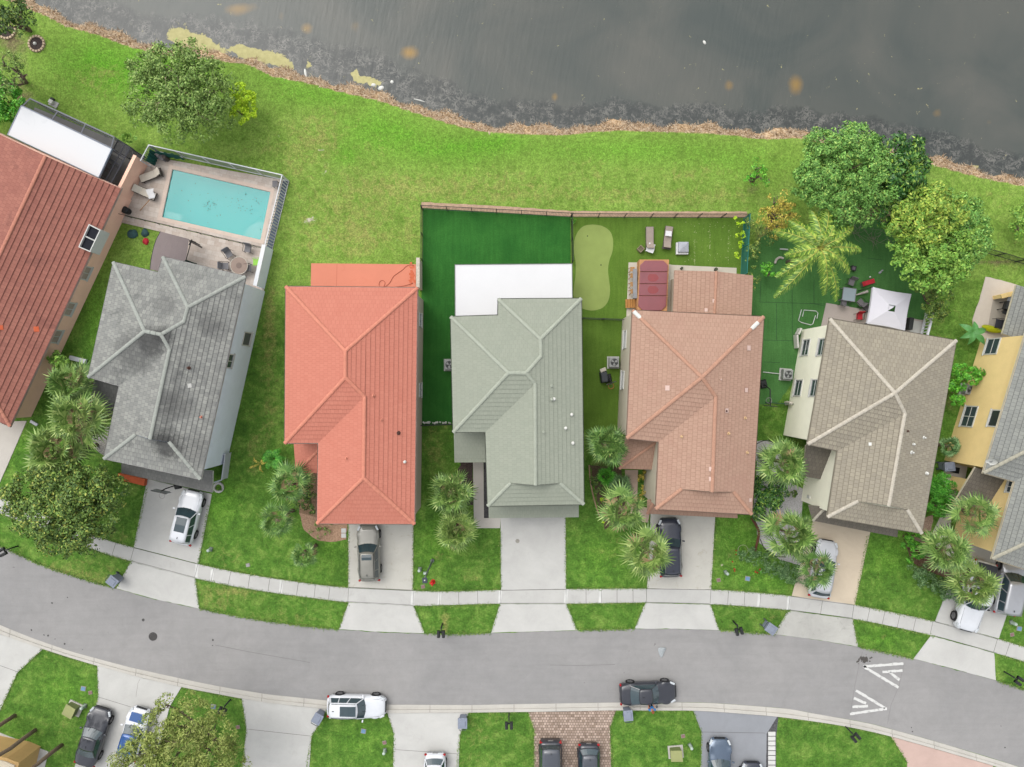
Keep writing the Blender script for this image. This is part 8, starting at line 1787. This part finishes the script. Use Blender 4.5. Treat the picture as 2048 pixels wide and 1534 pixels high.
# ---- the person in blue beside the charcoal sedan
def skin_mesh(name, verts, edges, radii, mat, parent, root=0, sub=2):
    me = bpy.data.meshes.new(name); me.from_pydata(verts, edges, []); o = bpy.data.objects.new(name, me); C.objects.link(o); o.modifiers.new('skin', 'SKIN'); me.skin_vertices.new() if not me.skin_vertices else None
    for k, r_ in enumerate(radii): me.skin_vertices[0].data[k].radius = (r_, r_) if not isinstance(r_, tuple) else r_
    me.skin_vertices[0].data[root].use_root = True; s_ = o.modifiers.new('sub', 'SUBSURF'); s_.levels = s_.render_levels = sub; me.materials.append(mat); o.parent = parent; return o
def person():
    t = thing('person', 'person in a blue top standing on the kerb, reaching to the charcoal sedan', 'person', S(1298, 1405.5, .11), R(95))
    skin = M('skin', (206, 150, 122), .6, .05); shirt = M('shirt_blue', (60, 140, 214), .8, .12, 5); trous = M('trousers_black', (40, 42, 50), .85, .1); hair = M('hair_auburn', (150, 88, 54), .8, .15, 12, .2, 40)
    V = [(0, 0, .92), (0, 0, 1.1), (0, 0, 1.32), (0, 0, 1.45), (.02, 0, 1.52), (.03, 0, 1.62), (.03, 0, 1.72)]; E = [(0, 1), (1, 2), (2, 3), (3, 4), (4, 5), (5, 6)]; Rr = [(.14, .11), (.13, .10), (.16, .11), (.08, .08), (.055, .055), (.085, .095), (.06, .07)]
    for s_ in (-1, 1):
        k = len(V); V += [(0, s_ * .1, .86), (.02, s_ * .11, .48), (-.02, s_ * .11, .08), (.14, s_ * .12, .04)]; E += [(0, k), (k, k + 1), (k + 1, k + 2), (k + 2, k + 3)]; Rr += [.09, .06, .042, .035]
        k = len(V); f = 1 if s_ > 0 else .6; V += [(0, s_ * .19, 1.4), (.08 * f, s_ * .27, 1.13), (.30 * f, s_ * .22, 1.0 + .12 * f), (.37 * f, s_ * .21, 1.0 + .13 * f)]; E += [(2, k), (k, k + 1), (k + 1, k + 2), (k + 2, k + 3)]; Rr += [.05, .04, .028, .034]
        b = V[k + 3]
        for j in range(4):
            q = len(V); y_ = (j - 1.5) * .02; L = (.07, .08, .075, .06)[j]; V += [(b[0] + .04, b[1] + y_, b[2]), (b[0] + .04 + L * .55, b[1] + y_ * 1.15, b[2] - .012), (b[0] + .04 + L * .9, b[1] + y_ * 1.2, b[2] - .035)]; E += [(k + 3, q), (q, q + 1), (q + 1, q + 2)]; Rr += [.009, .009, .008]
        q = len(V); V += [(b[0] + .0, b[1] - s_ * .045, b[2]), (b[0] + .04, b[1] - s_ * .06, b[2] - .01)]; E += [(k + 3, q), (q, q + 1)]; Rr += [.011, .009]
    skin_mesh('body', V, E, Rr, skin, t)
    V2 = [(0, 0, .96), (0, 0, 1.12), (0, 0, 1.34), (0, .21, 1.40), (.06, .27, 1.2), (0, -.21, 1.40), (.04, -.27, 1.2)]; E2 = [(0, 1), (1, 2), (2, 3), (3, 4), (2, 5), (5, 6)]; skin_mesh('shirt', V2, E2, [(.17, .14), (.16, .13), (.185, .14), .075, .065, .075, .065], shirt, t, 1)
    V3 = [(0, 0, .94), (0, .1, .84), (.02, .11, .48), (-.02, .11, .12), (0, -.1, .84), (.02, -.11, .48), (-.02, -.11, .12)]; E3 = [(0, 1), (1, 2), (2, 3), (0, 4), (4, 5), (5, 6)]; skin_mesh('trousers', V3, E3, [(.16, .13), .11, .08, .065, .11, .08, .065], trous, t, 0)
    mb = MB().dome((.0, 0, 1.69), .115, .13, 14, 6); mb.v = [Vector((q.x * 1.1 - .015, q.y, q.z)) for q in mb.v]; obj('hair', mb, hair, t, world=False, smooth=True)
    mb = MB(); mb.dome((.125, 0, 1.64), .018, .03, 8, 3, True); obj('nose', mb, skin, t, world=False, smooth=True); mb = MB()
    for s_ in (-1, 1): obj('eye', MB().dome((.108, s_ * .035, 1.675), .014, .014, 8, 4, True), M('eye', (60, 50, 44), .3), t, world=False); obj('ear', MB().dome((.03, s_ * .1, 1.65), .02, .035, 8, 4, True), skin, t, world=False)
    obj('mouth', MB().box((.118, 0, 1.60), (.012, .05, .012)), M('lips', (170, 90, 86), .6), t, world=False)
    for s_ in (-1, 1): obj('shoe', MB().box((.06, s_ * .12, .045), (.27, .1, .09)), M('shoe_dark', (50, 50, 54), .7), t, world=False, bevel=.03)
person()

# ============================================================ GRASS TUFTS: ragged lawn edges and loose blades (countless: one object)
def grass():
    rs = np.random.RandomState(3); pts = []
    def along(L, n_, spread, off=0.0):
        P_ = [S(*p) for p in L]; seg = [(b - a).length for a, b in zip(P_[:-1], P_[1:])]; tot = sum(seg)
        for _ in range(n_):
            k = rs.choice(len(seg), p=np.array(seg) / tot); f = rs.rand(); a, b = P_[k], P_[k + 1]; d = (b - a).normalized(); nn = Vector((-d.y, d.x, 0)); q = a + (b - a) * f + nn * (off + rs.normal() * spread); pts.append((q.x, q.y, .03))
    cut = lambda L: [p for p in L if -60 < p[0] < 2110]
    drv = [(268, 397), (697, 827), (1001, 1133), (1293, 1422), (1581, 1710), (1869, 1997)]; apr_ = [(233, 399), (678, 849), (982, 1155), (1269, 1438), (1548, 1716), (1827, 1991)]
    def gaps(L, G):
        out = []; x0 = -40
        for a, b in G + [(2100, 2100)]:
            seg = [(x, interp_line(L, x)) for x in np.arange(x0 + 2, a - 1, 12)]
            if len(seg) > 1: out.append(seg + [(a - 1, interp_line(L, a - 1))])
            x0 = b
        return out
    for L in gaps(WN, drv): along(L, int(len(L) * 42), .05, .03)
    for L in gaps(WS, drv): along(L, int(len(L) * 42), .05, -.03)
    for L in gaps(RN, apr_): along(L, int(len(L) * 42), .07, .04)
    for L in gaps(KS, [(-60, 84), (194, 363), (484, 655), (775, 937), (1056, 1232), (1386, 1556), (1782, 1985)]): along(L, int(len(L) * 42), .05, -.03)
    for L in ([(697, 1050), (697, 1174)], [(827, 1050), (826, 1180)], [(1001, 1058), (1002, 1179)], [(1131, 1036), (1132, 1177)], [(1431, 1040), (1422, 1178)], [(295, 975), (268, 1094)], [(418, 1010), (397, 1127)], [(1735, 1070), (1709, 1209)], [(1294, 1120), (1294, 1176)],
              [(678, 1258), (697, 1205)], [(828, 1212), (849, 1266)], [(982, 1265), (1000, 1208)], [(1133, 1208), (1154, 1260)], [(1269, 1257), (1290, 1206)], [(1421, 1209), (1438, 1260)], [(1548, 1268), (1576, 1221)], [(1705, 1238), (1716, 1293)], [(391, 1157), (399, 1217)], [(233, 1176), (262, 1123)],
              [(86, 1298), (36, 1344), (0, 1421)], [(195, 1331), (197, 1394), (192, 1410)], [(655, 1418), (623, 1473), (614, 1534)], [(484, 1397), (493, 1457), (486, 1534)], [(775, 1426), (788, 1467), (786, 1534)], [(937, 1425), (920, 1470), (914, 1534)], [(1056, 1424), (1068, 1458), (1068, 1534)], [(1232, 1420), (1220, 1454), (1224, 1534)], [(1386, 1421), (1403, 1464), (1401, 1534)], [(1782, 1473), (1814, 1524)]):
        along(L, int(sum(((Vector(b + (0,)) - Vector(a + (0,))).length for a, b in zip(L[:-1], L[1:]))) * 2.4), .05)
    c = np.array(pts); N = len(c); a = rs.uniform(0, 6.28, N); L = rs.uniform(.05, .13, N); w_ = rs.uniform(.012, .03, N)
    d = np.stack([np.cos(a) * L, np.sin(a) * L, rs.uniform(.02, .09, N)], 1); s_ = np.stack([-np.sin(a) * w_, np.cos(a) * w_, np.zeros(N)], 1)
    Q = np.stack([c - s_, c + s_, c + d + s_ * .3, c + d - s_ * .3], 1)
    o = quads_obj('grass', Q, leaf_mat('grass_blade', [(0, (64, 98, 34)), (.5, (92, 130, 46)), (.9, (124, 150, 64)), (1, (170, 166, 104))]), None); o['kind'] = 'stuff'; tag(o, 'ragged grass blades spilling over the edges of pavement and driveways', 'grass')
grass()
